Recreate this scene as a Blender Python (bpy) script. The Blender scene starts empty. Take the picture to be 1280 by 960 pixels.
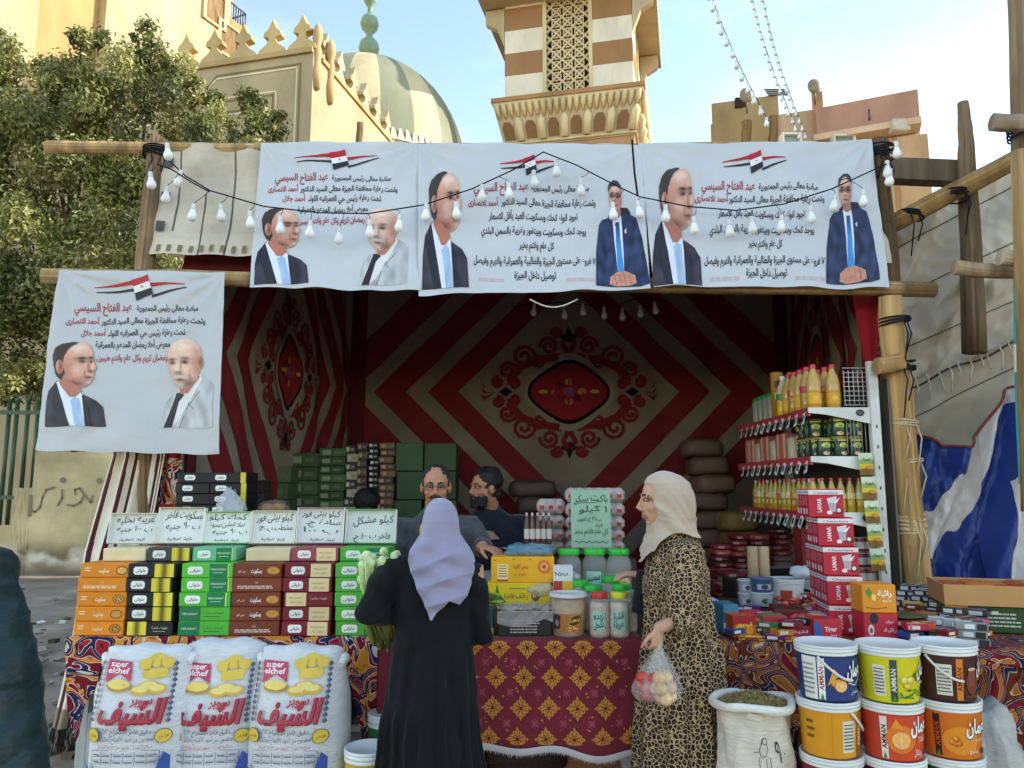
import bpy, bmesh, math, random, unicodedata
from mathutils import Vector, Matrix, noise
from math import sin, cos, pi, radians
R = random.Random(7)
SC = bpy.context.scene
COL = SC.collection
# ---------- camera, sky, sun, exposure
F = 949.0; PITCH = radians(7.8); CAMZ = 1.6
cd = bpy.data.cameras.new('camera'); cam = bpy.data.objects.new('camera', cd); COL.objects.link(cam)
cd.sensor_width = 36; cd.lens = 36*F/1280; cd.clip_start = 0.05; cd.clip_end = 2000
cam.location = (0, 0, CAMZ); cam.rotation_euler = (pi/2+PITCH, 0, 0); SC.camera = cam
SUN_EL = radians(30); SUN_AZ = radians(5)      # azimuth measured from +x towards +y
wd = bpy.data.worlds.new('World'); SC.world = wd; wd.use_nodes = True
nt = wd.node_tree; nt.nodes.clear()
def N(nt, t, **kw):
    n = nt.nodes.new(t)
    for k, v in kw.items():
        if hasattr(n, k) and k not in ('inputs',): setattr(n, k, v)
    return n
def L(nt, a, b): nt.links.new(a, b)
sky = N(nt, 'ShaderNodeTexSky', sky_type='NISHITA', sun_disc=False, sun_elevation=SUN_EL, sun_rotation=pi/2-SUN_AZ, air_density=1.0, dust_density=.05, ozone_density=1.0)
bg = N(nt, 'ShaderNodeBackground'); wo = N(nt, 'ShaderNodeOutputWorld')
tc = N(nt, 'ShaderNodeTexCoord'); mp = N(nt, 'ShaderNodeMapping'); mp.inputs['Scale'].default_value = (1.6, 1.6, 3.6)
cn = N(nt, 'ShaderNodeTexNoise'); cn.inputs['Scale'].default_value = 2.1; cn.inputs['Detail'].default_value = 7; cn.inputs['Roughness'].default_value = .58
cr = N(nt, 'ShaderNodeValToRGB'); cr.color_ramp.elements[0].position = .47; cr.color_ramp.elements[1].position = .74
cr.color_ramp.elements[0].color = (0, 0, 0, 1); cr.color_ramp.elements[1].color = (.5, .5, .5, 1)
mx = N(nt, 'ShaderNodeMixRGB'); mx.inputs[2].default_value = (2.7, 2.95, 3.2, 1)
L(nt, tc.outputs['Generated'], mp.inputs[0]); L(nt, mp.outputs[0], cn.inputs[0]); L(nt, cn.outputs[0], cr.inputs[0])
wb = N(nt, 'ShaderNodeMixRGB', blend_type='MULTIPLY'); wb.inputs[0].default_value = 1; wb.inputs[2].default_value = (1.1, 1.0, .86, 1); L(nt, sky.outputs[0], wb.inputs[1])
L(nt, cr.outputs[0], mx.inputs[0]); L(nt, wb.outputs[0], mx.inputs[1]); L(nt, mx.outputs[0], bg.inputs[0]); L(nt, bg.outputs[0], wo.inputs[0])
bg.inputs[1].default_value = 0.13
sl = bpy.data.lights.new('sun', 'SUN'); sl.energy = 2.0; sl.angle = radians(.5); sl.color = (1, .92, .8)
so = bpy.data.objects.new('sun', sl); COL.objects.link(so)
sd = Vector((cos(SUN_EL)*cos(SUN_AZ), cos(SUN_EL)*sin(SUN_AZ), sin(SUN_EL)))
so.rotation_euler = sd.to_track_quat('Z', 'Y').to_euler(); so.location = (20, 5, 30)
vs = SC.view_settings; vs.view_transform = 'Standard'; vs.look = 'None'; vs.gamma = 1; vs.exposure = 1.92; vs.use_curve_mapping = False
SC.render.engine = 'CYCLES'; SC.cycles.max_bounces = 8; SC.cycles.transparent_max_bounces = 12
# ---------- helpers
CP, SP = cos(PITCH), sin(PITCH)
def A(px, py, Y):
    """point at depth Y that the pixel (1280x960) looks at"""
    dx = (px-640)/F; dy = (480-py)/F
    yc = CP-SP*dy; zc = SP+CP*dy
    t = Y/yc
    return Vector((dx*t, Y, CAMZ+zc*t))
def AZ(px, py, z):
    """point at height z"""
    dx = (px-640)/F; dy = (480-py)/F
    yc = CP-SP*dy; zc = SP+CP*dy
    t = (z-CAMZ)/zc
    return Vector((dx*t, yc*t, z))
def lin(v): return v/12.92 if v <= .04045 else ((v+.055)/1.055)**2.4
def C(h, k=1.0):
    if not isinstance(h, str): return tuple(h)[:3]+(1,)
    h = h.lstrip('#'); h = ''.join(c*2 for c in h) if len(h) == 3 else h
    return tuple(min(.9, lin(int(h[i:i+2], 16)/255)*k) for i in (0, 2, 4))+(1,)
def tag(o, label, cat, group=None, kind=None):
    if label: o['label'] = label
    if cat: o['category'] = cat
    if group: o['group'] = group
    if kind: o['kind'] = kind
    return o
def empty(name, loc=(0, 0, 0), rz=0, label=None, cat=None, group=None, rot=None):
    o = bpy.data.objects.new(name, None); COL.objects.link(o); o.location = loc
    o.rotation_euler = rot or (0, 0, rz); o.empty_display_size = .1
    return tag(o, label, cat, group)
def dup(o, loc=None, rz=None, label=None, parent=None, group=None, rot=None):
    c = o.copy(); COL.objects.link(c)
    if parent: c.parent = parent
    for ch in [x for x in KIDS.get(o.name, [])]:
        dup(ch, parent=c)
    if loc is not None: c.location = loc
    if rz is not None: c.rotation_euler = (0, 0, rz)
    if rot is not None: c.rotation_euler = rot
    if label: c['label'] = label
    if group: c['group'] = group
    if parent: KIDS.setdefault(parent.name, []).append(c)
    return c
KIDS = {}
def par(o, p):
    o.parent = p; KIDS.setdefault(p.name, []).append(o); return o
MATS = {}
def mat(name, rough=.6, bump=0, bscale=40, spec=.4, var=.12, vscale=3, metal=0, trans=0, sheen=0, stretch=None, dirt=0, alpha=1, emis=0, leafy=False, coat=0, coord='Object', sss=0, detail=6):
    """one procedural material: the mesh's own colour attribute, varied by noise, with a noise bump"""
    if name in MATS: return MATS[name]
    m = bpy.data.materials.new(name); m.use_nodes = True; t = m.node_tree; b = t.nodes['Principled BSDF']
    at = N(t, 'ShaderNodeAttribute', attribute_name='Col')
    co = N(t, 'ShaderNodeTexCoord'); mpn = N(t, 'ShaderNodeMapping')
    mpn.inputs['Scale'].default_value = stretch or (1, 1, 1)
    L(t, co.outputs[coord], mpn.inputs[0])
    n1 = N(t, 'ShaderNodeTexNoise'); n1.inputs['Scale'].default_value = vscale; n1.inputs['Detail'].default_value = detail
    L(t, mpn.outputs[0], n1.inputs[0])
    mr = N(t, 'ShaderNodeMapRange'); mr.inputs[1].default_value = .3; mr.inputs[2].default_value = .7; mr.inputs[3].default_value = 1-var; mr.inputs[4].default_value = 1+var
    L(t, n1.outputs[0], mr.inputs[0])
    mu = N(t, 'ShaderNodeMixRGB', blend_type='MULTIPLY'); mu.inputs[0].default_value = 1
    L(t, at.outputs['Color'], mu.inputs[1]); L(t, mr.outputs[0], mu.inputs[2])
    oi = N(t, 'ShaderNodeObjectInfo'); ra = N(t, 'ShaderNodeMapRange'); ra.inputs[3].default_value = .9; ra.inputs[4].default_value = 1.08; L(t, oi.outputs['Random'], ra.inputs[0])
    mq_ = N(t, 'ShaderNodeMixRGB', blend_type='MULTIPLY'); mq_.inputs[0].default_value = 1; L(t, mu.outputs[0], mq_.inputs[1]); L(t, ra.outputs[0], mq_.inputs[2])
    out = mq_.outputs[0]
    if dirt:
        n3 = N(t, 'ShaderNodeTexNoise'); n3.inputs['Scale'].default_value = vscale*.37+.4; n3.inputs['Detail'].default_value = 9; n3.inputs['Roughness'].default_value = .7
        L(t, mpn.outputs[0], n3.inputs[0])
        r3 = N(t, 'ShaderNodeValToRGB'); r3.color_ramp.elements[0].position = .48; r3.color_ramp.elements[1].position = .72
        d = N(t, 'ShaderNodeMixRGB'); d.inputs[2].default_value = (.1, .075, .05, 1)
        s = N(t, 'ShaderNodeMath', operation='MULTIPLY'); s.inputs[1].default_value = dirt
        L(t, n3.outputs[0], r3.inputs[0]); L(t, r3.outputs[0], s.inputs[0]); L(t, s.outputs[0], d.inputs[0]); L(t, out, d.inputs[1]); out = d.outputs[0]
    L(t, out, b.inputs['Base Color'])
    b.inputs['Roughness'].default_value = rough; b.inputs['Specular IOR Level'].default_value = spec; b.inputs['Metallic'].default_value = metal
    b.inputs['Transmission Weight'].default_value = trans; b.inputs['Alpha'].default_value = alpha
    if coat: b.inputs['Coat Weight'].default_value = coat; b.inputs['Coat Roughness'].default_value = .15
    if sheen: b.inputs['Sheen Weight'].default_value = sheen
    if sss: b.inputs['Subsurface Weight'].default_value = sss; b.inputs['Subsurface Radius'].default_value = (.012, .004, .002); b.inputs['Subsurface Scale'].default_value = 1
    if bump:
        n2 = N(t, 'ShaderNodeTexNoise'); n2.inputs['Scale'].default_value = bscale; n2.inputs['Detail'].default_value = 5
        L(t, mpn.outputs[0], n2.inputs[0])
        bp = N(t, 'ShaderNodeBump'); bp.inputs['Strength'].default_value = bump; bp.inputs['Distance'].default_value = .02
        L(t, n2.outputs[0], bp.inputs['Height']); L(t, bp.outputs[0], b.inputs['Normal'])
    if leafy:
        tr = N(t, 'ShaderNodeBsdfTranslucent'); L(t, out, tr.inputs[0]); ms = N(t, 'ShaderNodeMixShader'); ms.inputs[0].default_value = leafy if leafy is not True else .35
        L(t, b.outputs[0], ms.inputs[1]); L(t, tr.outputs[0], ms.inputs[2]); L(t, ms.outputs[0], t.nodes['Material Output'].inputs[0])
    MATS[name] = m
    return m
class MB:
    """collects coloured faces; build() links them as one mesh object"""
    def __init__(s): s.v = []; s.f = []; s.c = []; s.sm = []
    def face(s, pts, col, smooth=False):
        i = len(s.v); s.v += [tuple(p) for p in pts]; s.f.append(tuple(range(i, i+len(pts)))); s.c.append(col); s.sm.append(smooth)
    def add(s, vs, fs, col, smooth=False, cols=None):
        i = len(s.v); s.v += [tuple(p) for p in vs]
        for k, f in enumerate(fs):
            s.f.append(tuple(i+j for j in f)); s.c.append(cols[k] if cols else col); s.sm.append(smooth)
    def box(s, c, d, col, M=None, ch=0, top=None):
        """box centred at c with size d; ch = chamfer"""
        x, y, z = d[0]/2, d[1]/2, d[2]/2; c = Vector(c)
        if ch:
            ch = min(ch, x*.9, y*.9, z*.9)
            bm = bmesh.new(); bmesh.ops.create_cube(bm, size=1)
            for v in bm.verts: v.co = Vector((v.co.x*d[0], v.co.y*d[1], v.co.z*d[2]))
            bmesh.ops.bevel(bm, geom=bm.edges[:], offset=ch, segments=1, affect='EDGES')
            vs = [(M @ v.co if M else v.co)+c for v in bm.verts]; bm.verts.index_update(); fs = [[v.index for v in f.verts] for f in bm.faces]; bm.free()
            s.add(vs, fs, col); return
        vs = [Vector((a*x, b*y, e*z)) for e in (-1, 1) for b in (-1, 1) for a in (-1, 1)]
        vs = [(M @ v if M else v)+c for v in vs]
        fs = [(0, 2, 3, 1), (4, 5, 7, 6), (0, 1, 5, 4), (1, 3, 7, 5), (3, 2, 6, 7), (2, 0, 4, 6)]
        s.add(vs, fs, col, cols=[col, top or col, col, col, col, col])
    def prism(s, pts, a, b, col):
        """polygon (list of Vector) extruded by vector b"""
        n = len(pts); b = Vector(b); a = Vector(a)
        vs = [Vector(p)+a for p in pts]+[Vector(p)+a+b for p in pts]
        s.add(vs, [tuple(range(n))[::-1], tuple(range(n, 2*n))]+[(i, (i+1) % n, n+(i+1) % n, n+i) for i in range(n)], col)
    def tube(s, pts, r, col, n=10, cap=True, flat=1.0, wide=None, cols=None, smooth=True, jit=0):
        """tube through pts; r number or list (or list of (rx, ry) with wide as the rx axis)"""
        pts = [Vector(p) for p in pts]; m = len(pts); i0 = len(s.v); ref = None
        for k, p in enumerate(pts):
            t = (pts[min(k+1, m-1)]-pts[max(k-1, 0)]).normalized()
            if wide is not None:
                u = Vector(wide); u = (u-t*u.dot(t)).normalized()
            else:
                if ref is None: ref = Vector((0, 0, 1)) if abs(t.z) < .9 else Vector((1, 0, 0))
                u = (ref-t*ref.dot(t)).normalized(); ref = u
            w = t.cross(u)
            rr = r[k] if isinstance(r, (list, tuple)) else r
            ru, rw = rr if isinstance(rr, (list, tuple)) else (rr, rr*flat)
            for q in range(n):
                a = 2*pi*q/n; j = 1+jit*R.uniform(-1, 1)
                s.v.append(tuple(p+u*cos(a)*ru*j+w*sin(a)*rw*j))
        for k in range(m-1):
            cc = cols[k] if cols else col
            for q in range(n):
                s.f.append((i0+k*n+q, i0+k*n+(q+1) % n, i0+(k+1)*n+(q+1) % n, i0+(k+1)*n+q)); s.c.append(cc); s.sm.append(smooth)
        if cap:
            s.f.append(tuple(i0+q for q in range(n))[::-1]); s.c.append(cols[0] if cols else col); s.sm.append(False)
            s.f.append(tuple(i0+(m-1)*n+q for q in range(n))); s.c.append(cols[-1] if cols else col); s.sm.append(False)
    def lathe(s, c, prof, col, n=24, cols=None, smooth=True, cap=True, sx=1, sy=1):
        """profile [(r, z)] turned about the vertical through c"""
        i0 = len(s.v); c = Vector(c)
        for r, z in prof:
            for q in range(n):
                a = 2*pi*q/n; s.v.append((c.x+r*cos(a)*sx, c.y+r*sin(a)*sy, c.z+z))
        for k in range(len(prof)-1):
            cc = cols[k] if cols else col
            for q in range(n):
                s.f.append((i0+k*n+q, i0+k*n+(q+1) % n, i0+(k+1)*n+(q+1) % n, i0+(k+1)*n+q)); s.c.append(cc); s.sm.append(smooth)
        if cap:
            if prof[0][0] > 1e-4: s.f.append(tuple(i0+q for q in range(n))[::-1]); s.c.append(cols[0] if cols else col); s.sm.append(False)
            k = len(prof)-1
            if prof[k][0] > 1e-4: s.f.append(tuple(i0+k*n+q for q in range(n))); s.c.append(cols[-1] if cols else col); s.sm.append(False)
    def ell(s, c, r, col, n=12, m=8, M=None):
        c = Vector(c); i0 = len(s.v); r = r if isinstance(r, (tuple, list)) else (r, r, r)
        for k in range(m+1):
            th = pi*k/m
            for q in range(n):
                a = 2*pi*q/n; p = Vector((r[0]*sin(th)*cos(a), r[1]*sin(th)*sin(a), -r[2]*cos(th)))
                s.v.append(tuple((M @ p if M else p)+c))
        for k in range(m):
            for q in range(n):
                s.f.append((i0+k*n+q, i0+k*n+(q+1) % n, i0+(k+1)*n+(q+1) % n, i0+(k+1)*n+q)); s.c.append(col); s.sm.append(True)
    def grid(s, fn, nu, nv, col, smooth=True, thick=0):
        """fn(u, v) -> point, u, v in 0..1; col colour or fn(u, v)"""
        i0 = len(s.v)
        P = [[Vector(fn(i/nu, j/nv)) for i in range(nu+1)] for j in range(nv+1)]
        for row in P: s.v += [tuple(p) for p in row]
        w = nu+1
        for j in range(nv):
            for i in range(nu):
                s.f.append((i0+j*w+i, i0+j*w+i+1, i0+(j+1)*w+i+1, i0+(j+1)*w+i)); s.sm.append(smooth)
                s.c.append(col((i+.5)/nu, (j+.5)/nv) if callable(col) else col)
    def build(s, name, m, parent=None, loc=None, merge=False, solid=0, smooth_all=False):
        me = bpy.data.meshes.new(name); me.from_pydata(s.v, [], s.f)
        ca = me.color_attributes.new('Col', 'FLOAT_COLOR', 'CORNER')
        buf = []
        for f, c in zip(s.f, s.c): buf += list(c if len(c) == 4 else tuple(c)+(1,))*len(f)
        ca.data.foreach_set('color', buf)
        me.polygons.foreach_set('use_smooth', [True]*len(s.f) if smooth_all else s.sm)
        me.materials.append(m)
        if merge:
            bm = bmesh.new(); bm.from_mesh(me); bmesh.ops.remove_doubles(bm, verts=bm.verts, dist=1e-5); bmesh.ops.recalc_face_normals(bm, faces=bm.faces); bm.to_mesh(me); bm.free()
        o = bpy.data.objects.new(name, me); COL.objects.link(o)
        if solid:
            md = o.modifiers.new('solid', 'SOLIDIFY'); md.thickness = solid; md.offset = 0
        if loc is not None: o.location = loc
        if parent: par(o, parent)
        return o
# ---------- Arabic shaping
FORMS = {}
for cp in list(range(0xFE70, 0xFEFD)):
    d = unicodedata.decomposition(chr(cp))
    if d and d[0] == '<':
        k, *b = d[1:].split('> ')[0], d.split('> ')[1]
        bs = ''.join(chr(int(x, 16)) for x in b[0].split())
        FORMS[(bs, k)] = chr(cp)
def joins_next(ch): return (ch, 'initial') in FORMS
def shape(t):
    if not any('\u0600' <= c <= '\u06ff' for c in t): return t
    s = []; i = 0
    while i < len(t):
        if t[i] == 'ل' and i+1 < len(t) and t[i+1] in 'اأإآ': s.append(t[i:i+2]); i += 2
        else: s.append(t[i]); i += 1
    out = []
    for k, c in enumerate(s):
        if (c, 'isolated') not in FORMS: out.append(c); continue
        pv = k > 0 and joins_next(s[k-1]) and (c, 'final') in FORMS
        nx = k+1 < len(s) and joins_next(c) and (s[k+1], 'final') in FORMS
        f = 'medial' if pv and nx else 'final' if pv else 'initial' if nx else 'isolated'
        out.append(FORMS.get((c, f)) or FORMS[(c, 'isolated')])
    r = []; num = []
    for c in reversed(out):
        if c.isdigit(): num.insert(0, c)
        else: r += num; num = []; r.append(c)
    return ''.join(r+num)
TX = {}
def glyphs(t, bold=0):
    if (t, bold) in TX: return TX[(t, bold)]
    cu = bpy.data.curves.new('t', 'FONT'); cu.body = shape(t); cu.size = 1; cu.resolution_u = 2; cu.offset = bold; cu.fill_mode = 'FRONT'
    o = bpy.data.objects.new('t', cu); COL.objects.link(o); bpy.context.view_layer.update()
    me = bpy.data.meshes.new_from_object(o.evaluated_get(bpy.context.evaluated_depsgraph_get()))
    vs = [(v.co.x, v.co.y) for v in me.vertices]; fs = [tuple(p.vertices) for p in me.polygons]
    bpy.data.objects.remove(o); bpy.data.curves.remove(cu); bpy.data.meshes.remove(me)
    x0 = min([v[0] for v in vs] or [0]); x1 = max([v[0] for v in vs] or [1])
    TX[(t, bold)] = (vs, fs, x0, x1); return TX[(t, bold)]
class Decal:
    """flat print laid on a surface S(u, v, h) -> point"""
    def __init__(s, S, h=.0012, res=.05, inc=.3): s.S = S; s.h = h; s.k = 0; s.inc = inc; s.m = MB(); s.res = res
    def up(s): s.k += 1; return s.h*(1+s.inc*s.k)
    def poly(s, pts, col, lift=True, grad=None, res=None):
        h = s.up() if lift else s.h*(1+s.inc*s.k)
        bm = bmesh.new()
        try: f = bm.faces.new([bm.verts.new((p[0], p[1], 0)) for p in pts])
        except ValueError: bm.free(); return
        f.normal_update()
        if f.normal.z < 0: f.normal_flip()
        bmesh.ops.triangulate(bm, faces=bm.faces[:])
        for _ in range(10):
            e = [e for e in bm.edges if e.calc_length() > (res or s.res)*1.5]
            if not e: break
            bmesh.ops.subdivide_edges(bm, edges=e, cuts=1); bmesh.ops.triangulate(bm, faces=bm.faces[:])
        bm.verts.index_update()
        cols = None
        if grad: cols = [C(grad(*f.calc_center_median()[:2])) for f in bm.faces]
        s.m.add([s.S(v.co.x, v.co.y, h) for v in bm.verts], [[v.index for v in f.verts] for f in bm.faces], col, True, cols)
        bm.free()
    def rect(s, x, y, w, h, col, **k): s.poly([(x, y), (x+w, y), (x+w, y+h), (x, y+h)], col, **k)
    def disc(s, x, y, rx, ry, col, n=20, a=0, **k): s.poly([(x+rx*cos(2*pi*i/n)*cos(a)-ry*sin(2*pi*i/n)*sin(a), y+rx*cos(2*pi*i/n)*sin(a)+ry*sin(2*pi*i/n)*cos(a)) for i in range(n)], col, **k)
    def line(s, pts, w, col, lift=True):
        if lift: s.up()
        for a, b in zip(pts, pts[1:]):
            d = Vector((b[0]-a[0], b[1]-a[1])); l = d.length
            if l < 1e-6: continue
            n = Vector((-d.y, d.x))/l*w/2; e = d/l*w*.3
            s.h0 = s.h*(1+s.inc*s.k)
            q = [(a[0]+n.x-e.x, a[1]+n.y-e.y), (b[0]+n.x+e.x, b[1]+n.y+e.y), (b[0]-n.x+e.x, b[1]-n.y+e.y), (a[0]-n.x-e.x, a[1]-n.y-e.y)]
            s.m.face([s.S(x, y, s.h0) for x, y in q], col)
    def text(s, t, x, y, size, col, align='c', width=None, bold=0, rot=0, hand=0, slant=0):
        vs, fs, x0, x1 = glyphs(t, bold); h = s.up()
        sx = size
        if width: sx = width/max(1e-6, x1-x0)
        if size is None: size = sx
        off = {'c': (x0+x1)/2, 'l': x0, 'r': x1}[align]
        ca, sa = cos(rot), sin(rot)
        P = []
        for a, b in vs:
            u = (a-off)*sx+b*size*slant; v = b*size
            if hand: v += hand*size*(sin(u/size*2.1+x*9)+.5*sin(u/size*5.3))
            P.append(s.S(x+u*ca-v*sa, y+u*sa+v*ca, h))
        s.m.add(P, fs, col, True)
    def build(s, name, m, parent=None): return s.m.build(name, m, parent)
def flat(o, ux, uy):
    o = Vector(o); ux = Vector(ux).normalized(); uy = Vector(uy).normalized(); n = ux.cross(uy)
    return lambda u, v, h=0: o+ux*u+uy*v+n*h
def cyl(c, r, a0=-pi/2, r2=None, H=1):
    """surface of an upright cylinder (or cone to r2 at height H); u is arc length from angle a0, v the height"""
    c = Vector(c)
    def S(u, v, h=0):
        rr = (r if r2 is None else r+(r2-r)*v/H)+h; a = a0+u/r
        return c+Vector((rr*cos(a), rr*sin(a), v))
    return S
def fb(*p, o=4): return noise.fractal(Vector(p), 1.0, 2.0, o)
def ns(*p): return noise.noise(Vector(p))
def remesh(name, mb, voxel, m, smooth=4, col=None, deform=None, parent=None, fac=.5):
    """grow one continuous surface from overlapping closed shapes"""
    me = bpy.data.meshes.new('t'); me.from_pydata(mb.v, [], mb.f)
    o = bpy.data.objects.new('t', me); COL.objects.link(o)
    r = o.modifiers.new('r', 'REMESH'); r.mode = 'VOXEL'; r.voxel_size = voxel
    if smooth:
        sm = o.modifiers.new('s', 'SMOOTH'); sm.iterations = smooth; sm.factor = fac
    bpy.context.view_layer.update()
    nm = bpy.data.meshes.new_from_object(o.evaluated_get(bpy.context.evaluated_depsgraph_get()))
    bpy.data.objects.remove(o); bpy.data.meshes.remove(me)
    nm.name = name
    if deform:
        nor = [v.normal.copy() for v in nm.vertices]
        for v, n in zip(nm.vertices, nor): v.co = deform(v.co, n)
    while nm.color_attributes: nm.color_attributes.remove(nm.color_attributes[0])
    ca = nm.color_attributes.new('Col', 'FLOAT_COLOR', 'POINT')
    buf = []
    for v in nm.vertices: buf += list(col(v.co, v.normal) if callable(col) else col)
    ca.data.foreach_set('color', buf)
    nm.polygons.foreach_set('use_smooth', [True]*len(nm.polygons))
    nm.materials.clear(); nm.materials.append(m)
    ob = bpy.data.objects.new(name, nm); COL.objects.link(ob)
    if parent: par(ob, parent)
    return ob
# shared materials
m_card = mat('printed_card', .5, .05, 25, .35, .07, 9)
m_ink = mat('print_ink', .42, 0, 40, .35, .06, 14)
m_inkd = mat('cloth_dye', .9, .1, 120, .1, .12, 8)
m_cloth = mat('woven_cloth', .9, .25, 160, .15, .12, 4, sheen=.2)
m_cloth2 = mat('tent_canvas', .92, .35, 14, .1, .13, 2.2, dirt=.35)
m_vinyl = mat('banner_vinyl', .32, .45, 5.5, .35, .04, 3)
m_wood = mat('rough_wood', .85, .8, 22, .2, .45, 9, stretch=(1, 1, .12), dirt=.3)
m_plas = mat('moulded_plastic', .32, .03, 30, .5, .05, 6)
m_bag = mat('woven_sack', .55, .4, 24, .35, .07, 8, dirt=.16, stretch=(1, 1, 5))
m_metal = mat('painted_metal', .4, .05, 30, .5, .1, 7, dirt=.3)
m_skin = mat('skin', .5, .12, 90, .4, .1, 14, sss=.12)
m_hair = mat('hair', .55, .5, 150, .4, .3, 60)
m_wall = mat('old_plaster', .92, .5, 9, .15, .14, 1.3, dirt=.35, detail=10)
m_stone = mat('facade_plaster', .92, .35, 5, .15, .13, .8, dirt=.3, detail=10, stretch=(1, 1, .45))
m_leaf = mat('tree_leaf', .45, 0, 30, .45, .25, 1.2, leafy=.3)
m_bark = mat('bark', .95, .8, 18, .1, .3, 6)
m_gnd = mat('dusty_ground', .97, .8, 7, .1, .3, 1.1, dirt=.5, detail=12)
m_rope = mat('rope', .9, .4, 120, .1, .2, 30)
m_bulb = mat('bulb_glass', .18, 0, 30, .6, .03, 6)
m_food = mat('food', .7, .3, 60, .3, .25, 40)
# ---------- ground
def gz(x, y):
    z = .03*fb(x*.5, y*.5, 1)+.012*fb(x*3, y*3, 5)
    if y > 7: z += .18*min(1, (y-7)/5)
    z += .14*max(0, 1-((x+3.6)**2/3+(y-7.5)**2/6))*abs(fb(x*2.2, y*2.2, 3))*1.6
    return z
g = MB()
g.grid(lambda u, v: (-14+28*u, -4+22*v, gz(-14+28*u, -4+22*v)), 150, 120, lambda u, v: C('#a09280', .8+.35*ns(u*60, v*50, 2)))
for x0, x1, y0, y1 in ((-300, -14, -300, 600), (14, 300, -300, 600), (-14, 14, -300, -4), (-14, 14, 18, 600)):
    g.face([(x0, y0, -.02), (x1, y0, -.02), (x1, y1, -.02), (x0, y1, -.02)], C('#8f8272', .8))
ob = g.build('ground', m_gnd); tag(ob, None, None, kind='structure')
rb = MB()
for i in range(520):
    x = R.gauss(-3.6, 1.1); y = R.uniform(4.2, 11.5)
    if x > -2.3 and y < 8: continue
    s = R.uniform(.02, .09); c = R.choice(['#6b5e50', '#8d8474', '#4a4038', '#b9b2a6', '#d9d6d0', '#574b3f', '#7d6a50'])
    M = Matrix.Rotation(R.uniform(0, 6), 3, 'Z') @ Matrix.Rotation(R.uniform(-.5, .5), 3, 'X')
    rb.box((x, y, gz(x, y)+s*.12), (s*R.uniform(.6, 1.6), s, s*R.uniform(.1, .6)), C(c), M)
tag(rb.build('rubble', m_gnd), 'litter and broken rubble strewn over the ground before the old wall', 'rubble', kind='stuff')
# ---------- old garden wall with railings
wl = empty('boundary_wall', A(95, 720, 13), label='low stained plaster wall with scrawled writing and a stepped top, under the tree', cat='wall')
wl.location.z = 0
bpy.context.view_layer.update(); W0 = wl.location.copy()
def wx(px): return A(px, 640, 13).x-W0.x
wz = lambda py: A(100, py, 13).z
def lerpc_(a, b, t): return tuple(x+(y-x)*t for x, y in zip(a, b))
def wallgrid(x0, x1, z1, nm, th=.35, col='#cdb98d'):
    m = MB(); dz = z1-.05
    def wc(u, v):
        z = v*z1
        k = .86+.3*fb((x0+(x1-x0)*u)*.9, z*1.3, 9)
        c = C(col, k)
        if z < .75: 
            t = fb((x0+(x1-x0)*u)*1.5, z*2, 4); w_ = max(0, min(1, (t+.3)*2.2))*max(0, min(1, (z-.2)/.2)); c = lerpc_(C('#8b7a5e', .8), C('#d9cfb8', .95), w_); c = lerpc_(c, C(col, k), max(0, min(1, (z-.5)/.25)))
        return c
    m.grid(lambda u, v: (x0+(x1-x0)*u, .012*fb(u*9, v*6, 2), v*z1+(.03*fb(u*5, 1, 1) if v == 1 else 0)), 130, 90, wc)
    m.box(((x0+x1)/2, th/2+.02, z1/2-.01), (x1-x0-.01, th, z1-.02), C(col, .85))
    return m.build(nm, m_wall, wl)
wallgrid(wx(38), wx(330), wz(565), 'wall_panel')
wallgrid(wx(16), wx(38), wz(610), 'wall_step')
wallgrid(wx(-160), wx(16), wz(657), 'wall_base')
gr = Decal(flat((W0[0]-W0[0], -.012, 0), (1, 0, 0), (0, 0, 1)), h=.004)
def sc(pts, w=.03): gr.line([(wx(x), wz(y)) for x, y in pts], w, C('#7d705a'))
sc([(66, 609), (56, 612), (52, 622), (50, 634), (44, 640), (38, 636), (37, 645)]); sc([(37, 620), (38, 644)], .05); sc([(76, 612), (77, 622), (72, 632)])
sc([(93, 618), (92, 612), (98, 610), (104, 618), (100, 628), (92, 632), (84, 631)]); sc([(104, 618), (113, 628), (115, 620)]); gr.disc(wx(76), wz(600), .05, .05, C('#7d705a'), n=8); gr.disc(wx(122), wz(601), .05, .05, C('#7d705a'), n=8)
gr.build('graffiti', m_ink, wl)
rl = empty('iron_railing', (A(16, 657, 13).x, 13.12, wz(657)), label='dark green iron railing standing on the low wall at the left edge', cat='railing')
m = MB(); GRN = C('#2c4a35')
for x in [-160, -140, -120, -100, -80, -60, -40, -20, -2, 8, 22, 35]:
    xx = A(x, 600, 13).x-rl.location.x; zb = (wz(610)-wz(657)) if x > 16 else 0
    m.tube([(xx, 0, zb-.02), (xx, 0, wz(500)-wz(657))], .035, GRN, n=8)
    m.ell((xx, 0, wz(498)-wz(657)), (.05, .05, .07), GRN, n=8, m=5)
m.build('bar', m_metal, rl)
m = MB()
for py in (622, 515): m.box((A(-60, 600, 13).x-rl.location.x, -.03, wz(py)-wz(657)), (3.4, .02, .07), GRN)
m.build('rail', m_metal, rl)
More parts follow.
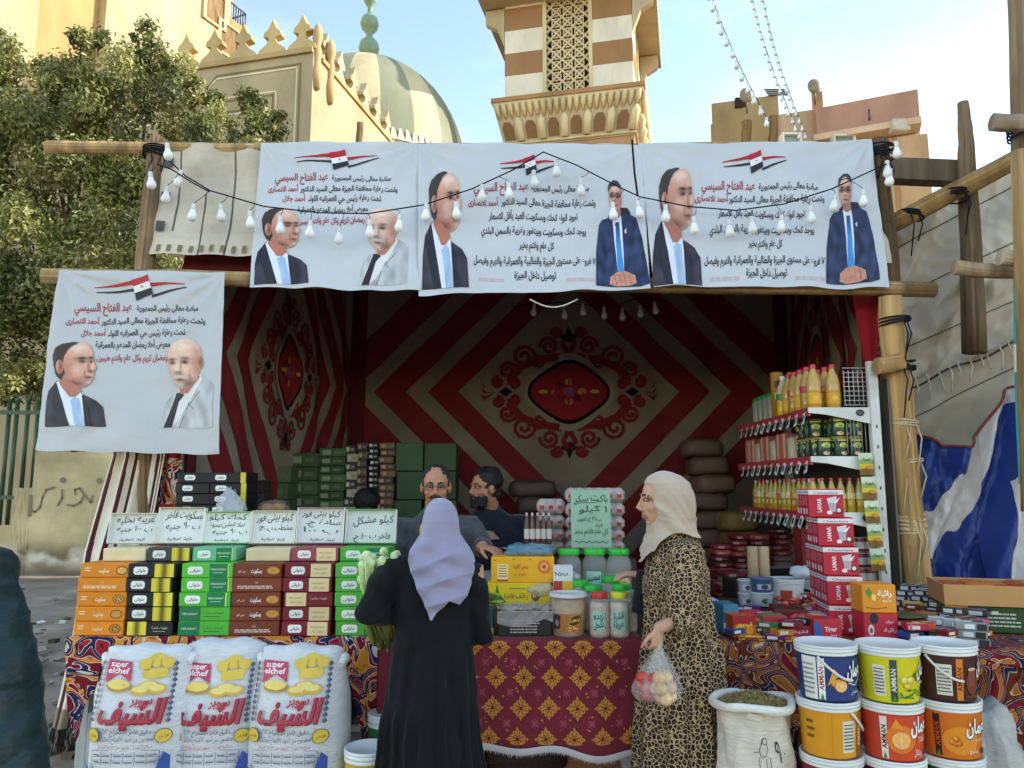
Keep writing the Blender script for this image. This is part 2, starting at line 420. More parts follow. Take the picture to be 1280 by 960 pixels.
# ---------- tree
tr = empty('ficus_tree', (A(110, 500, 15).x, 15, .1), label='big leafy evergreen tree rising behind the low wall on the left', cat='tree')
bl = [(20, 110, 62), (85, 108, 58), (145, 92, 58), (190, 95, 55), (228, 160, 60), (296, 165, 44), (332, 160, 27), (262, 190, 50), (100, 190, 85), (30, 215, 85), (170, 240, 75), (60, 320, 85), (140, 330, 75), (15, 420, 75), (80, 430, 65), (25, 490, 45), (235, 240, 55), (-60, 200, 110), (-50, 380, 90), (150, 440, 60), (190, 345, 50), (110, 505, 34), (-20, 70, 50), (60, 150, 60), (10, 60, 40), (120, 60, 36), (180, 62, 34), (250, 130, 40), (320, 135, 26), (345, 150, 14), (140, 150, 60), (60, 380, 60)]
lb = tr.location
LC = ['#8a8c4c', '#767a42', '#98985a', '#686e3c', '#a4a066', '#5e6236']
lf = MB(); BP = []
for px, py, r in bl:
    Y = 14.6+R.uniform(-.9, .7)-(1.2 if py > 300 else 0)
    c = A(px, py, Y); rad = r/F*Y; BP.append((c, rad))
    subs = []
    for q in range(max(7, int(r/5))):
        d = Vector((R.gauss(0, 1), R.gauss(0, 1), R.gauss(0, 1))).normalized()
        subs.append((c+d*rad*R.uniform(.35, .95), rad*R.uniform(.22, .42), R.choice(LC), R.uniform(.75, 1.15)))
    for sc_, sr, lc, kk in subs:
        n = int(430*(sr/.4)**2)+70
        for q in range(n):
            d = Vector((R.gauss(0, 1), R.gauss(0, 1), R.gauss(0, 1))).normalized()
            p = sc_+d*sr*(R.random()**.4)*R.uniform(.6, 1.6)
            if p.y < 13.45 and p.z < 2.6: p.y = 13.5+R.random()*.3
            s = R.uniform(.036, .072); a = (d+Vector((R.gauss(0, .7), R.gauss(0, .7), R.gauss(.5, .7)))).normalized()
            t = a.cross(Vector((R.gauss(0, 1), R.gauss(0, 1), R.gauss(-.3, .6)))).normalized(); b = a.cross(t)
            col = C(lc, kk*R.uniform(.8, 1.25))
            q0 = p-t*s; q2 = p+t*s
            lf.add([q0-lb, p+b*s*.45+a*s*.12-lb, q2-lb, p-b*s*.45+a*s*.12-lb], [(0, 1, 2), (0, 2, 3)], col)
lf.build('crown', m_leaf, tr)
tk = MB(); BK = C('#6b5a45')
tk.tube([(0, 0, -.2), (.05, 0, .8), (-.05, 0, 1.8), (.1, 0, 2.9), (0, 0, 4.2)], [.34, .27, .24, .23, .2], BK, n=14, jit=.06)
tk.build('trunk', m_bark, tr)
tk = MB()
for c, rad in BP:
    e = c-lb; a = Vector((0, 0, R.uniform(1.8, 4))); md = a.lerp(e, .5)+Vector((R.uniform(-.3, .3), R.uniform(-.3, .3), .3))
    tk.tube([a, md, e], [.1, .06, .02], BK, n=7)
tk.build('limb', m_bark, tr)
# ---------- mosque
SAND = C('#b9a684'); SANDL = C('#e6d3a4'); SANDD = C('#b3976a')
mq = empty('mosque', (A(383, 300, 18).x, 18, 0), label='sand coloured mosque with trefoil crenellations behind the stall', cat='mosque')
K = mq.location
Zt = A(383, 66, 18).z
DF = Vector((-.97, .24, 0)).normalized(); DS = Vector((.22, .975, 0)).normalized()
m = MB()
def wallq(o, d, n, ln, z0, z1, th, col):
    m.prism([Vector((0, 0, z0)), d*ln+Vector((0, 0, z0)), d*ln+Vector((0, 0, z1)), Vector((0, 0, z1))], o, n*th, col)
wallq(Vector((0, 0, 0)), DF, DS, 12, 0, Zt, .4, SAND)
wallq(DS*.4, DS, DF, 9, 0, Zt, .4, SAND)
wallq(DS*9, DF, DS, 12, 0, Zt-1.0, .4, SAND)
m.build('wall', m_stone, mq)
m = MB()
m.prism([Vector((0, 0, Zt)), DF*12+Vector((0, 0, Zt)), DF*12+Vector((0, 0, Zt+.14)), Vector((0, 0, Zt+.14))], -DS*.08, DS*.5, SANDD)
m.prism([Vector((0, 0, Zt)), DS*9+Vector((0, 0, Zt)), DS*9+Vector((0, 0, Zt+.12)), Vector((0, 0, Zt+.12))], DS*.43-DF*.06, DF*.5, SANDD)
m.build('coping', m_stone, mq)
shp = [(-.5, 0), (.5, 0), (.42, .16), (.2, .3), (.11, .42), (.12, .5), (.3, .54), (.27, .66), (.14, .76), (.05, .92), (0, 1.05), (-.05, .92), (-.14, .76), (-.27, .66), (-.3, .54), (-.12, .5), (-.11, .42), (-.2, .3), (-.42, .16)]
def crenel(o, d, n, w, h, col):
    m = MB(); m.prism([d*(x*w)+Vector((0, 0, y*h)) for x, y in shp], o, n*.22, col); return m.build('crenel', m_stone, mq)
pw = .62
for i in range(12):
    crenel(DF*(.35+i*.86)+Vector((0, 0, Zt+.14)), DF, DS, .84, .95, C('#c4aa78'))
for i in range(9):
    crenel(DS*(.9+i*.86)+DF*.3+Vector((0, 0, Zt+.12)), DS, -DF, .8, .95, SAND)
# relief bands of the front wall
S = flat(K*0+Vector((0, 0, 0)), -DF, (0, 0, 1)); 
def Sw(u, v, h=0): return DF*(-u)+Vector((0, 0, v))-DS*h
rel = MB()
def relline(pts, w=.05, col=C('#8f7a52'), h=.012):
    for a, b in zip(pts, pts[1:]):
        d = Vector((b[0]-a[0], b[1]-a[1])); l = d.length; d /= l; n = Vector((-d.y, d.x))*w/2; e = d*w*.4
        q = [(a[0]+n.x-e.x, a[1]+n.y-e.y), (b[0]+n.x+e.x, b[1]+n.y+e.y), (b[0]-n.x+e.x, b[1]-n.y+e.y), (a[0]-n.x-e.x, a[1]-n.y-e.y)]
        rel.face([Sw(x, y, h+.001*(hash(a) % 5)) for x, y in q], col)
def strap(px, w):
    z = lambda py: A(300, py, 18).z
    return
zt = Zt-.25
for o_, t_ in ((0, '#8f7a52'), (.09, '#e6d9b2')):
    ux = -.32-o_; u1 = -12; uk = [-3.0, -5.6, -8.2]
    zz0, zz1 = zt-.75+o_, zt-o_
    # horizontal band with crossings
    pu = ux-.35; 
    seg = []
    x = -.35-o_
    relline([(x, zz1), (x, zz1-2.1)], .045, C(t_)); 
    last = x
    for kx in (-3.1, -5.7, -8.3):
        relline([(last, zz1), (kx+.32, zz1), (kx-.32, zz0), ], .045, C(t_)); relline([(last-.75+o_*2 if last == x else last, zz0), (kx+.32, zz0), (kx-.32, zz1)], .045, C(t_)); last = kx-.32
    xi = x-.75+2*o_
    relline([(xi, zz0), (xi, zz0-1.0)], .045, C(t_))
    relline([(x, zz1-2.1), (xi, zz1-2.6), (xi, zz1-9)], .045, C(t_)); relline([(xi, zz0-1.0), (xi, zz1-2.1), (x, zz1-2.6), (x, zz1-9)], .045, C(t_))
    relline([(-1.6-o_, zt-9), (-1.6-o_, zt-1.05-o_), (-12, zt-1.05-o_)], .05, C(t_))
relp = MB()
rel.build('strapwork', m_stone, mq)
m = MB()   # slim crest posts at the corner
for i in range(2):
    o_ = DS*(.15+i*.75)+Vector((.02, 0, Zt)); m.lathe(o_, [(.1, -.9), (.16, -.5), (.09, -.2), (.13, .1), (.08, .3), (.14, .5), (.11, .75), (0, .95)], C('#bda274'), n=8)
m.build('corner_finial', m_stone, mq)
# dome
dc = A(458, 180, 27); RD = 124/F*27/.96
dz0 = A(458, 182, 27).z; dz1 = A(455, 84, 27).z
dm = MB(); nseg = 40
prof = []
for k in range(15):
    t = k/14; a = t*pi/2; prof.append((RD*1.03*cos(a)**.92 if k < 14 else 0, (dz1-dz0+1.4)*sin(a)**1.0))
for k in range(14):
    for q in range(nseg):
        a0, a1 = 2*pi*q/nseg, 2*pi*(q+1)/nseg
        p = lambda a, kk: (dc.x-K.x+prof[kk][0]*cos(a), dc.y-K.y+prof[kk][0]*sin(a), dz0-1.4+prof[kk][1])
        dm.face([p(a0, k), p(a1, k), p(a1, k+1), p(a0, k+1)], C('#cdbf98') if (q//2) % 2 else C('#90927a'), True)
dm.build('dome', m_stone, mq, merge=True)
dm = MB(); dm.lathe((dc.x-K.x, dc.y-K.y, dz0-5), [(RD*1.06, 0), (RD*1.06, 3.6), (RD*1.0, 3.7)], C('#d8c9a0'), n=40)
for q in range(96):
    a0 = 2*pi*q/96; a1 = a0+2*pi/96; am = (a0+a1)/2
    p = lambda a, r, z: (dc.x-K.x+r*cos(a), dc.y-K.y+r*sin(a), z)
    dm.face([p(a0, RD*1.075, dz0-1.45), p(a1, RD*1.075, dz0-1.45), p(am, RD*1.0, dz0-.75)], C('#ddd2b4'))
    dm.face([p(a0, RD*1.072, dz0-2.4), p(a1, RD*1.072, dz0-2.4), p(am, RD*1.072, dz0-1.5)], C('#efe7cc'))
dm.build('drum', m_stone, mq)
fn = MB(); fz = dz1-.05; fx, fy = dc.x-K.x, dc.y-K.y
GG = C('#7f9a77'); 
fn.lathe((fx, fy, fz), [(.25, 0), (.16, .2), (.14, .35), (.34, .55), (.4, .8), (.34, 1.05), (.14, 1.25), (.12, 1.4), (.3, 1.6), (.36, 1.82), (.3, 2.05), (.1, 2.25), (.09, 2.5), (.22, 2.68), (.27, 2.85), (.2, 3.05), (.06, 3.25), (.05, 5.2)], GG, n=14)
fn.build('finial', m_metal, mq)
fn = MB(); fn.tube([(fx+.4*cos(a), fy, fz+4.1+.5*sin(a)) for a in [pi/2+.5+i*(2*pi-1)/16 for i in range(17)]], [.02]+[.07]*15+[.02], C('#b07a5a'), n=6); fn.build('crescent', m_metal, mq)
# ---------- minaret
YM = 26
BR = C('#9a7552'); WH = C('#dcd4c0'); 
mn = empty('minaret', (A(794, 200, YM).x, YM, 0), label='square minaret with brown and white stripes and a pierced stone screen', cat='minaret')
KM = mn.location; ang = radians(13)
mn.rotation_euler = (0, 0, -ang)   # local -x runs along the front towards the far left corner
w = 166/F*YM/.94
zc0 = A(794, 168, YM).z; zc1 = A(803, 110, YM).z
zs = [A(794, y, YM).z for y in (104, 76, 47, 18, -11, -40, -69)]
m = MB(); m.box((-w/2, w/2, zc0/2), (w, w, zc0), C('#ab8560'), ch=.03); m.build('shaft', m_stone, mn)
pwid = w*.36
m = MB(); b0 = zc1
for i, z in enumerate([zc1]+zs):
    z1 = ([zc1]+zs+[zs[-1]+.6])[i+1]; c = WH if i % 2 else BR
    if i == 0: z1 = zs[0]
    for x0, x1 in ((-w, -w/2-pwid/2), (-w/2+pwid/2, 0)):
        m.box(((x0+x1)/2, .2, (z+z1)/2), (x1-x0, .4, z1-z), c)
        m.box(((x0+x1)/2, w-.2, (z+z1)/2), (x1-x0, .4, z1-z), c)
    for y0, y1 in ((.4, w/2-pwid/2), (w/2+pwid/2, w-.4)):
        m.box((-.2, (y0+y1)/2, (z+z1)/2), (.4, y1-y0, z1-z), c); m.box((-w+.2, (y0+y1)/2, (z+z1)/2), (.4, y1-y0, z1-z), c)
m.build('striped_wall', m_stone, mn)
def lattice(o, d, n, wd_, z0, z1, nm):
    m = MB(); c1 = C('#cdbb92'); s = wd_/4; 
    def bar(a, b, k, wv=.05):
        a = Vector(a); b = Vector(b); dd = (b-a); l = dd.length; dd /= l; q = Vector((-dd.y, dd.x))*wv/2
        P = [a+q, b+q, b-q, a-q]
        m.prism([d*p.x+Vector((0, 0, p.y)) for p in P], o+n*(.08+.004*k), n*(.1+.007*k), c1)
    def clip(p, dv):
        ts = []
        for ax, lo, hi in ((0, 0, wd_), (1, z0, z1)):
            if abs(dv[ax]) < 1e-9:
                if not lo <= p[ax] <= hi: return None
                ts.append((-99, 99))
            else:
                t0, t1 = (lo-p[ax])/dv[ax], (hi-p[ax])/dv[ax]; ts.append((min(t0, t1), max(t0, t1)))
        a, b = max(t[0] for t in ts), min(t[1] for t in ts)
        return None if b-a < .02 else ((p[0]+dv[0]*a, p[1]+dv[1]*a), (p[0]+dv[0]*b, p[1]+dv[1]*b))
    k = 0
    for i in range(-40, 60):
        for dv, p in (((1, 1), (i*s, z0)), ((1, -1), (i*s, z0))):
            q = clip(p, dv)
            if q: bar(q[0], q[1], (0 if dv == (1, 1) else 1 if dv == (1, -1) else 2 if dv == (0, 1) else 3), .075)
    for ix in range(0, 5):
        for iz in range(0, int((z1-z0)/s)+1):
            c = (ix*s, z0+iz*s)
            if c[0] < .1 or c[0] > wd_-.1: continue
            ring = [Vector((c[0]+.17*cos(pi/4*j+pi/8), c[1]+.17*sin(pi/4*j+pi/8))) for j in range(8)]
            for j in range(8): bar(ring[j], ring[(j+1) % 8], 4, .05)
    fr = .07
    for x in (0, wd_): m.prism([d*(x-fr)+Vector((0, 0, z0)), d*(x+fr)+Vector((0, 0, z0)), d*(x+fr)+Vector((0, 0, z1)), d*(x-fr)+Vector((0, 0, z1))], o-n*.03, n*.3, C('#d6c69c'))
    m.build(nm, m_stone, mn)
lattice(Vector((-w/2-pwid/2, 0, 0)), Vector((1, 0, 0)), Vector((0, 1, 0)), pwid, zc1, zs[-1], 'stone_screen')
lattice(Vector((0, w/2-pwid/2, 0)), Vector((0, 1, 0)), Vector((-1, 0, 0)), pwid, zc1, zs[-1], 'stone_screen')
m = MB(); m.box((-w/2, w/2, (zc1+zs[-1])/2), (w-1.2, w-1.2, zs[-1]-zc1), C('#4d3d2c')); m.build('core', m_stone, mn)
# corbelled gallery under the screens
ov = 14/F*YM
m = MB(); q0 = [(-w, 0), (0, 0), (0, w), (-w, w)]; q1 = [(-w-ov, -ov), (ov, -ov), (ov, w+ov), (-w-ov, w+ov)]
zb, zt_ = zc0, zc1-.16
for i in range(4):
    j = (i+1) % 4
    m.face([(*q0[i], zb), (*q0[j], zb), (*q1[j], zt_), (*q1[i], zt_)], C('#bfaa8a'))
m.box((-w/2, w/2, zc1-.08), (w+2*ov+.1, w+2*ov+.1, .16), C('#a57d56'))
m.box((-w/2, w/2, zt_-.05), (w+2*ov-.02, w+2*ov-.02, .06), C('#dcc79a'))
m.build('gallery', m_stone, mn)
m = MB(); H = zt_-zb
def corb(u, v, side, h=.0):
    e = ov*v
    if side == 0: return Vector((-w-e+(w+2*e)*u, -e-h, zb+H*v))
    return Vector((e+h, -e+(w+2*e)*u, zb+H*v))
for side in (0, 1):
    nn = 6
    for i in range(nn):
        u0, u1 = (i+.14)/nn, (i+.62)/nn
        pts = [(u0, .14), (u1, .14), (u1, .42), ((u0+u1)/2+.02, .54), ((u0+u1)/2-.02, .54), (u0, .42)]
        m.face([corb(u, v, side, .02) for u, v in pts], C('#8a6a48'))
        p = (u1+(i+1.14)/nn)/2
        m.tube([corb(p, .1, side, .04), corb(p, .5, side, .07), corb(p, .62, side, .02)], [.13, .15, .05], C('#e2cfa0'), n=8)
    for i in range(22):
        u = (i+.5)/22
        m.tube([corb(u, .6, side, .0), corb(u, .78, side, .06), corb(u, .93, side, .05)], [.02, .09, .085], C('#dcc591'), n=7)
        m.face([corb(u-.012, .63, side, .012), corb(u+.012, .63, side, .012), corb(u+.016, .9, side, .012), corb(u-.016, .9, side, .012)], C('#a5824f'))
    m.tube([corb(0, .06, side, .03), corb(1, .06, side, .03)], .05, C('#e0cea0'), n=6)
m.build('muqarnas', m_stone, mn)
zb2 = A(794, 22, YM).z
m = MB()
for x in (-w-.02, .02):
    sg = -1 if x < -1 else 1
    for y in (.15, w-.15):
        m.prism([Vector((x, y-.14, zb2-.5)), Vector((x+sg*.3, y-.14, zb2+.3)), Vector((x+sg*.75, y-.14, zb2+.55)), Vector((x+sg*.75, y-.14, zb2+1.1)), Vector((x, y-.14, zb2+1.1))], (0, 0, 0), (0, .28, 0), C('#c9b692'))
m.box((-w/2, w/2, zb2+1.4), (w+1.8, w+1.8, .5), C('#c4ae88'))
m.build('bracket', m_stone, mn)
# ---------- far buildings
def block(m, pl, pr, z1, dep, col, z0=0, top=None):
    """wall from (px, Y) to (px, Y) with roof at z1"""
    a = A(pl[0], 150, pl[1]); b = A(pr[0], 150, pr[1]); a.z = b.z = z0; d = (b-a).normalized(); n = Vector((-d.y, d.x, 0))
    m.prism([a, b, b+n*dep, a+n*dep], (0, 0, 0), (0, 0, z1-z0), col)
    return a, d, n, (b-a).length
bR = empty('apartment_building', (0, 0, 0), label='tan flat roofed block with an orange parapet beyond the stall on the right', cat='building')
m = MB(); TAN = C('#c2a586')
zR = A(1148, 107, 32).z
zl = A(1015, 124, 33.5).z
block(m, (888, 36), (1016, 34.5), zl, 8, TAN); block(m, (1016, 34.4), (1030, 34.2), zl+.8, 1, C('#b98f68'))
a, d, n, ln = block(m, (1030, 34.6), (1149, 33), zR-1.75, 8, C('#d8c3a0'))
block(m, (1120, 31.8), (1158, 31.4), A(1150, 168, 31.5).z, 6, C('#c2a078'))
m.build('wall', m_stone, bR)
m = MB(); block(m, (1020, 34.1), (1150, 32.3), zR, 7, C('#b58c78'), zR-1.35); m.build('parapet', m_stone, bR)
m = MB(); block(m, (1016, 33.9), (1152, 32.1), zR-1.4, 7, C('#d0b496'), zR-1.7); m.build('cornice', m_stone, bR)
m = MB(); block(m, (890, 35.8), (974, 34.9), zl+1.0, 4, C('#a99067')); m.build('roof_room', m_stone, bR)
m = MB(); q = A(920, 136, 35.4); m.box((q.x+.35, q.y, q.z+.3), (.75, .2, .5), C('#3a352c')); q = A(940, 112, 35.5)
m.build('roof_window', m_wall, bR)
m = MB()
for i in range(4): q = A(968+i*1.5, 112+i*2.2, 34.9); m.box(q, (1.0, .06, .05), C('#5d503d'))
m.build('roof_slat', m_wood, bR)
for px, py, wpx, hpx in ((975, 172, 22, 12), (1038, 174, 26, 14), (985, 185, 40, 16)):
    f_ = MB(); Yw = 34.3 if px < 1016 else 33.8
    q0, q1 = A(px, py, Yw), A(px+wpx, py+hpx, Yw)
    cx, cz, ww, hh = (q0.x+q1.x)/2, (q0.z+q1.z)/2, q1.x-q0.x, q0.z-q1.z
    for dx in (-ww/2, ww/2): f_.box((cx+dx, Yw-.2, cz), (.09, .5, hh+.12), C('#e3ddcd'))
    for dz in (-hh/2, hh/2): f_.box((cx, Yw-.21, cz+dz), (ww, .5, .09), C('#e3ddcd'))
    o_ = f_.build('window', m_wall, bR); p_ = MB(); p_.box((cx, Yw-.1, cz), (ww-.1, .3, hh-.1), C('#8fa39f')); p_.build('pane', m_plas, o_)
m = MB()
for px, py in ((1018, 108), (933, 119)):
    m = MB(); q = A(px, py, 33.5); m.ell(q, (.33, .12, .38), C('#8d7a62'), n=12, m=6); m.tube([q, q-Vector((0, 0, .9))], .05, C('#6b5c48'), n=6)
    m.build('satellite_dish', m_metal, bR)
m = MB(); q = A(1124, 158, 32.6); m.box(q, (.8, .5, .55), C('#b8b0a0'), ch=.04); m.build('air_conditioner', m_metal, bR); m = MB(); q = A(1087, 150, 32.8); m.tube([q, q+Vector((0, 0, .5))], .06, C('#5a5044'), n=6); m.build('wall_unit', m_metal, bR)
aL = empty('apartment_building', (0, 0, 0), label='tall sunlit plastered block behind the tree at the upper left', cat='building')
m = MB(); LT = C('#c8b48c')
block(m, (-260, 19), (36, 23), 30, 6, LT); block(m, (36, 23.4), (122, 25.6), 30, 6, C('#b99a68')); a, d, n, ln = block(m, (122, 25.2), (283, 30.5), 27.6, 6, C('#c4b08a'))
m.build('wall', m_stone, aL)
m = MB(); zb_ = A(290, 50, 30.5).z
p0 = a+d*(ln-.1)
for z in (zb_, zb_-3.1):
    m.prism([p0, p0+d*.9, p0+d*.9+n*5, p0+n*5], (0, 0, z), (0, 0, 1.0), C('#d08a5e'))
m.build('balcony', m_stone, aL)
m = MB()
for k in range(7):
    q = p0+d*(.05+.14*k)-n*-.02; m.tube([q+Vector((0, 0, zb_+1)), q+Vector((0, 0, zb_+1.7))], .03, C('#3c3a36'), n=6)
m.tube([p0+Vector((0, 0, zb_+1.7)), p0+d*.9+Vector((0, 0, zb_+1.7)), p0+d*.9+n*4+Vector((0, 0, zb_+1.7))], .04, C('#3c3a36'), n=6)
m.build('balcony_rail', m_metal, aL)
for px, z_ in ((256, zb_+.1), (277, zb_-.9), (128, zb_+3.0)):
    q = A(px, 40, 25)
    tpar = (px-122)/161; c = a+d*ln*(tpar**1.1); f_ = MB()
    for s in (-.55, .55): f_.prism([c+d*s, c+d*(s+.14), c+d*(s+.14)-n*.12, c+d*s-n*.12], (0, 0, z_), (0, 0, 1.5), C('#cdb489'))
    for s in (0, 1.4): f_.prism([c-d*.4, c+d*.55, c+d*.55-n*.1, c-d*.4-n*.1], (0, 0, z_+s), (0, 0, .1), C('#cdb489'))
    o_ = f_.build('window', m_stone, aL); p_ = MB(); p_.prism([c-d*.41, c+d*.55, c+d*.55-n*.04, c-d*.41-n*.04], (0, 0, z_+.1), (0, 0, 1.3), C('#8a6d4a')); p_.build('shutter', m_wood, o_)
m = MB(); ob = empty('apartment_building', (0, 0, 0), label='unseen tall plain block added along the right side of the street to shade the stall', cat='building')
m.box((13.5, 7.7, 5.6), (7, 12.6, 11.2), C('#b79b78')); m.box((17, 16.6, 5.7), (7.2, 5.2, 11.4), C('#b79b78')); m.build('wall', m_stone, ob)  # both boxes stand out of view, added and sized for the shade they cast
# ---------- patterned cloth materials
def khayam(name, scale, pal, line=(.66, .56, .46)):
    m = bpy.data.materials.new(name); m.use_nodes = True; t = m.node_tree; b = t.nodes['Principled BSDF']
    co = N(t, 'ShaderNodeTexCoord'); n0 = N(t, 'ShaderNodeTexNoise'); n0.inputs['Scale'].default_value = scale*.55; n0.inputs['Detail'].default_value = .5
    L(t, co.outputs['Object'], n0.inputs[0])
    mx_ = N(t, 'ShaderNodeMixRGB'); mx_.inputs[0].default_value = .2; L(t, co.outputs['Object'], mx_.inputs[1]); L(t, n0.outputs['Color'], mx_.inputs[2])
    n1 = N(t, 'ShaderNodeTexNoise'); n1.inputs['Scale'].default_value = scale*1.1; n1.inputs['Detail'].default_value = 1.2; n1.inputs['Distortion'].default_value = .7
    L(t, mx_.outputs[0], n1.inputs[0])
    r = N(t, 'ShaderNodeValToRGB'); r.color_ramp.interpolation = 'CONSTANT'
    pos = []; x = .28
    for i, c in enumerate(pal):
        pos.append((x, c)); x += .42/len(pal)*.86
        pos.append((x, line)); x += .42/len(pal)*.14
    r.color_ramp.elements[0].position = 0; r.color_ramp.elements[0].color = (*pal[0], 1)
    r.color_ramp.elements[1].position = pos[0][0]; r.color_ramp.elements[1].color = (*pos[0][1], 1)
    for p, c in pos[1:]:
        e = r.color_ramp.elements.new(p); e.color = (*c, 1)
    L(t, n1.outputs[0], r.inputs[0])
    v = N(t, 'ShaderNodeTexVoronoi'); v.inputs['Scale'].default_value = scale*4.5; L(t, mx_.outputs[0], v.inputs[0])
    rv = N(t, 'ShaderNodeMapRange'); rv.inputs[1].default_value = .28; rv.inputs[2].default_value = .3; L(t, v.outputs['Distance'], rv.inputs[0])
    m2 = N(t, 'ShaderNodeMixRGB', blend_type='MULTIPLY'); m2.inputs[2].default_value = (.55, .5, .5, 1)
    iv = N(t, 'ShaderNodeMath', operation='SUBTRACT'); iv.inputs[0].default_value = 1; L(t, rv.outputs[0], iv.inputs[1])
    L(t, iv.outputs[0], m2.inputs[0]); L(t, r.outputs[0], m2.inputs[1]); L(t, m2.outputs[0], b.inputs['Base Color'])
    b.inputs['Roughness'].default_value = .85; b.inputs['Specular IOR Level'].default_value = .15
    nb = N(t, 'ShaderNodeTexNoise'); nb.inputs['Scale'].default_value = 9; bp = N(t, 'ShaderNodeBump'); bp.inputs['Strength'].default_value = .3; bp.inputs['Distance'].default_value = .02
    L(t, co.outputs['Object'], nb.inputs[0]); L(t, nb.outputs[0], bp.inputs['Height']); L(t, bp.outputs[0], b.inputs['Normal'])
    return m
RED, NAVY, ORG, GRN_, MAR, CRM = C('#a8252f')[:3], C('#232a4e')[:3], C('#d98a2b')[:3], C('#2c4a33')[:3], C('#7a1c28')[:3], C('#d8cbb5')[:3]
m_kh = khayam('tent_applique', 10, [RED, NAVY, MAR, ORG, MAR, NAVY])
m_kh2 = khayam('tent_applique_pale', 9, [CRM, NAVY, CRM, RED, CRM, ORG], line=C('#8a2a30')[:3])
m_kh3 = khayam('tent_applique_brown', 9, [MAR, C('#9a5a24')[:3], C('#6a2a1c')[:3], NAVY, MAR, C('#b06a28')[:3]], line=(.5, .38, .25))
# ---------- tent frame
WD = C('#a98a5e'); WDG = C('#8c7f6c'); WDD = C('#6a5842')
def pole(name, pts, r, col, label, cat='pole', n=26, group=None):
    p0 = Vector(pts[0]); o = MB(); m_ = len(pts)
    P = []
    for a, b in zip(pts, pts[1:]):
        for k in range(6): P.append(Vector(a).lerp(Vector(b), k/6)-p0)
    P.append(Vector(pts[-1])-p0)
    rr = [(r if not isinstance(r, (list, tuple)) else r[0]+(r[1]-r[0])*i/(len(P)-1))*(1+.07*ns(i*.7, p0.x, p0.z)) for i in range(len(P))]
    P = [p+Vector((.012*ns(i*.5, 1, p0.x), .012*ns(i*.5, 2, p0.z), .012*ns(i*.5, 3, p0.x))) for i, p in enumerate(P)]
    o.tube(P, rr, col, n=n, jit=.05)
    sd_ = R.uniform(0, 50); o.c = [tuple(x*(.74+.4*(.5+ns(k_ % n*1.3, (k_//n)*.16, sd_))+(-.18 if ns(k_ % n*2.1, (k_//n)*.09, sd_+9) > .42 else 0)) for x in c_[:3])+(1,) for k_, c_ in enumerate(o.c)]
    ob = o.build(name, m_wood); ob.location = p0
    return tag(ob, label, cat, group)
YR, YL = 4.95, 4.58
ZR = A(640, 182, YR).z
lp0, lp1 = A(55, 345, YL), A(1168, 362, YL-.02)
pole('ridge_pole', [A(60, 184, YR), A(200, 186, YR), A(700, 188, YR), A(1108, 186, YR)], .045, WD, 'horizontal wooden pole along the top edge of the stall awning')
pole('lintel_pole', [lp0, lp0.lerp(lp1, .3), lp1], .048, WD, 'horizontal wooden pole across the stall front under the upper banners')
pl = A(196, 176, YR+.03); plb = Vector((-2.1, YL+.1, 0))
pole('post', [pl, A(180, 338, YL+.1), plb], .058, C('#8d7354'), 'weathered wooden post at the left front corner of the stall', 'post')
prb = Vector((A(1146, 722, 4.62).x+.03, 4.62, 0))
pole('post', [A(1098, 178, YR-.02), A(1112, 366, YL+.14), Vector((2.3, 4.72, 0))], .06, C('#6b553b'), 'dark wooden upper post at the right front corner behind the banner edge', 'post')
pole('post', [A(1112, 372, 4.5), A(1128, 545, 4.54), prb], [.068, .08], C('#b8935f'), 'pale split log post lashed with rope right of the white shelf rack', 'post')
pole('stub_pole', [A(1096, 458, 4.42), A(1128, 452, 4.42)], .05, C('#a98455'), 'short cut log end lashed across the right log post')
def lash(pts, r, col, label, turns=5, n=6, w=.006):
    o = MB(); c = Vector(pts)
    for k in range(turns):
        rr = r*(1+.04*R.uniform(0, 1)); zt_ = (k-turns/2)*.014; tl = R.uniform(-.25, .25)
        o.tube([c+Vector((rr*cos(a), rr*sin(a), zt_+tl*rr*cos(a))) for a in [2*pi*i/14 for i in range(15)]], w, col, n=n, cap=False)
    for k in range(2):
        a = R.uniform(-2.4, -.7); o.tube([c+Vector((r*cos(a), r*sin(a), 0)), c+Vector((r*1.15*cos(a)+.02, r*1.15*sin(a), -.1)), c+Vector((r*1.1*cos(a)-.02, r*1.2*sin(a), -.22-.1*k))], w*.8, col, n=n)
    ob = o.build('rope_lashing', m_rope); return tag(ob, label, 'rope')
ROPE = C('#c9b694'); BLK = C('#23262a')
lash(A(1121, 458, 4.52), .1, BLK, 'black cord lashing a log end to the right log post', 4)
lash(A(1136, 653, 4.58), .09, ROPE, 'pale rope wound round the right log post near table height', 8)
lash(A(1128, 528, 4.55), .085, ROPE, 'pale rope wound round the middle of the right log post', 3)
lash(A(1133, 575, 4.56), .085, ROPE, 'loose pale rope round the right log post beside the blue tarp', 2)
lash(A(1118, 400, 4.5), .085, BLK, 'black cord lashing the top of the right log post', 3)
lash(A(196, 190, YR), .085, BLK, 'dark cord lashing the ridge pole to the left post', 5)
lash(A(1100, 190, YR-.04), .09, BLK, 'dark cord lashing the ridge pole to the right post', 6)
lash(A(178, 345, YL+.03), .09, C('#6b6152'), 'old cord lashing the front pole to the left post', 3)
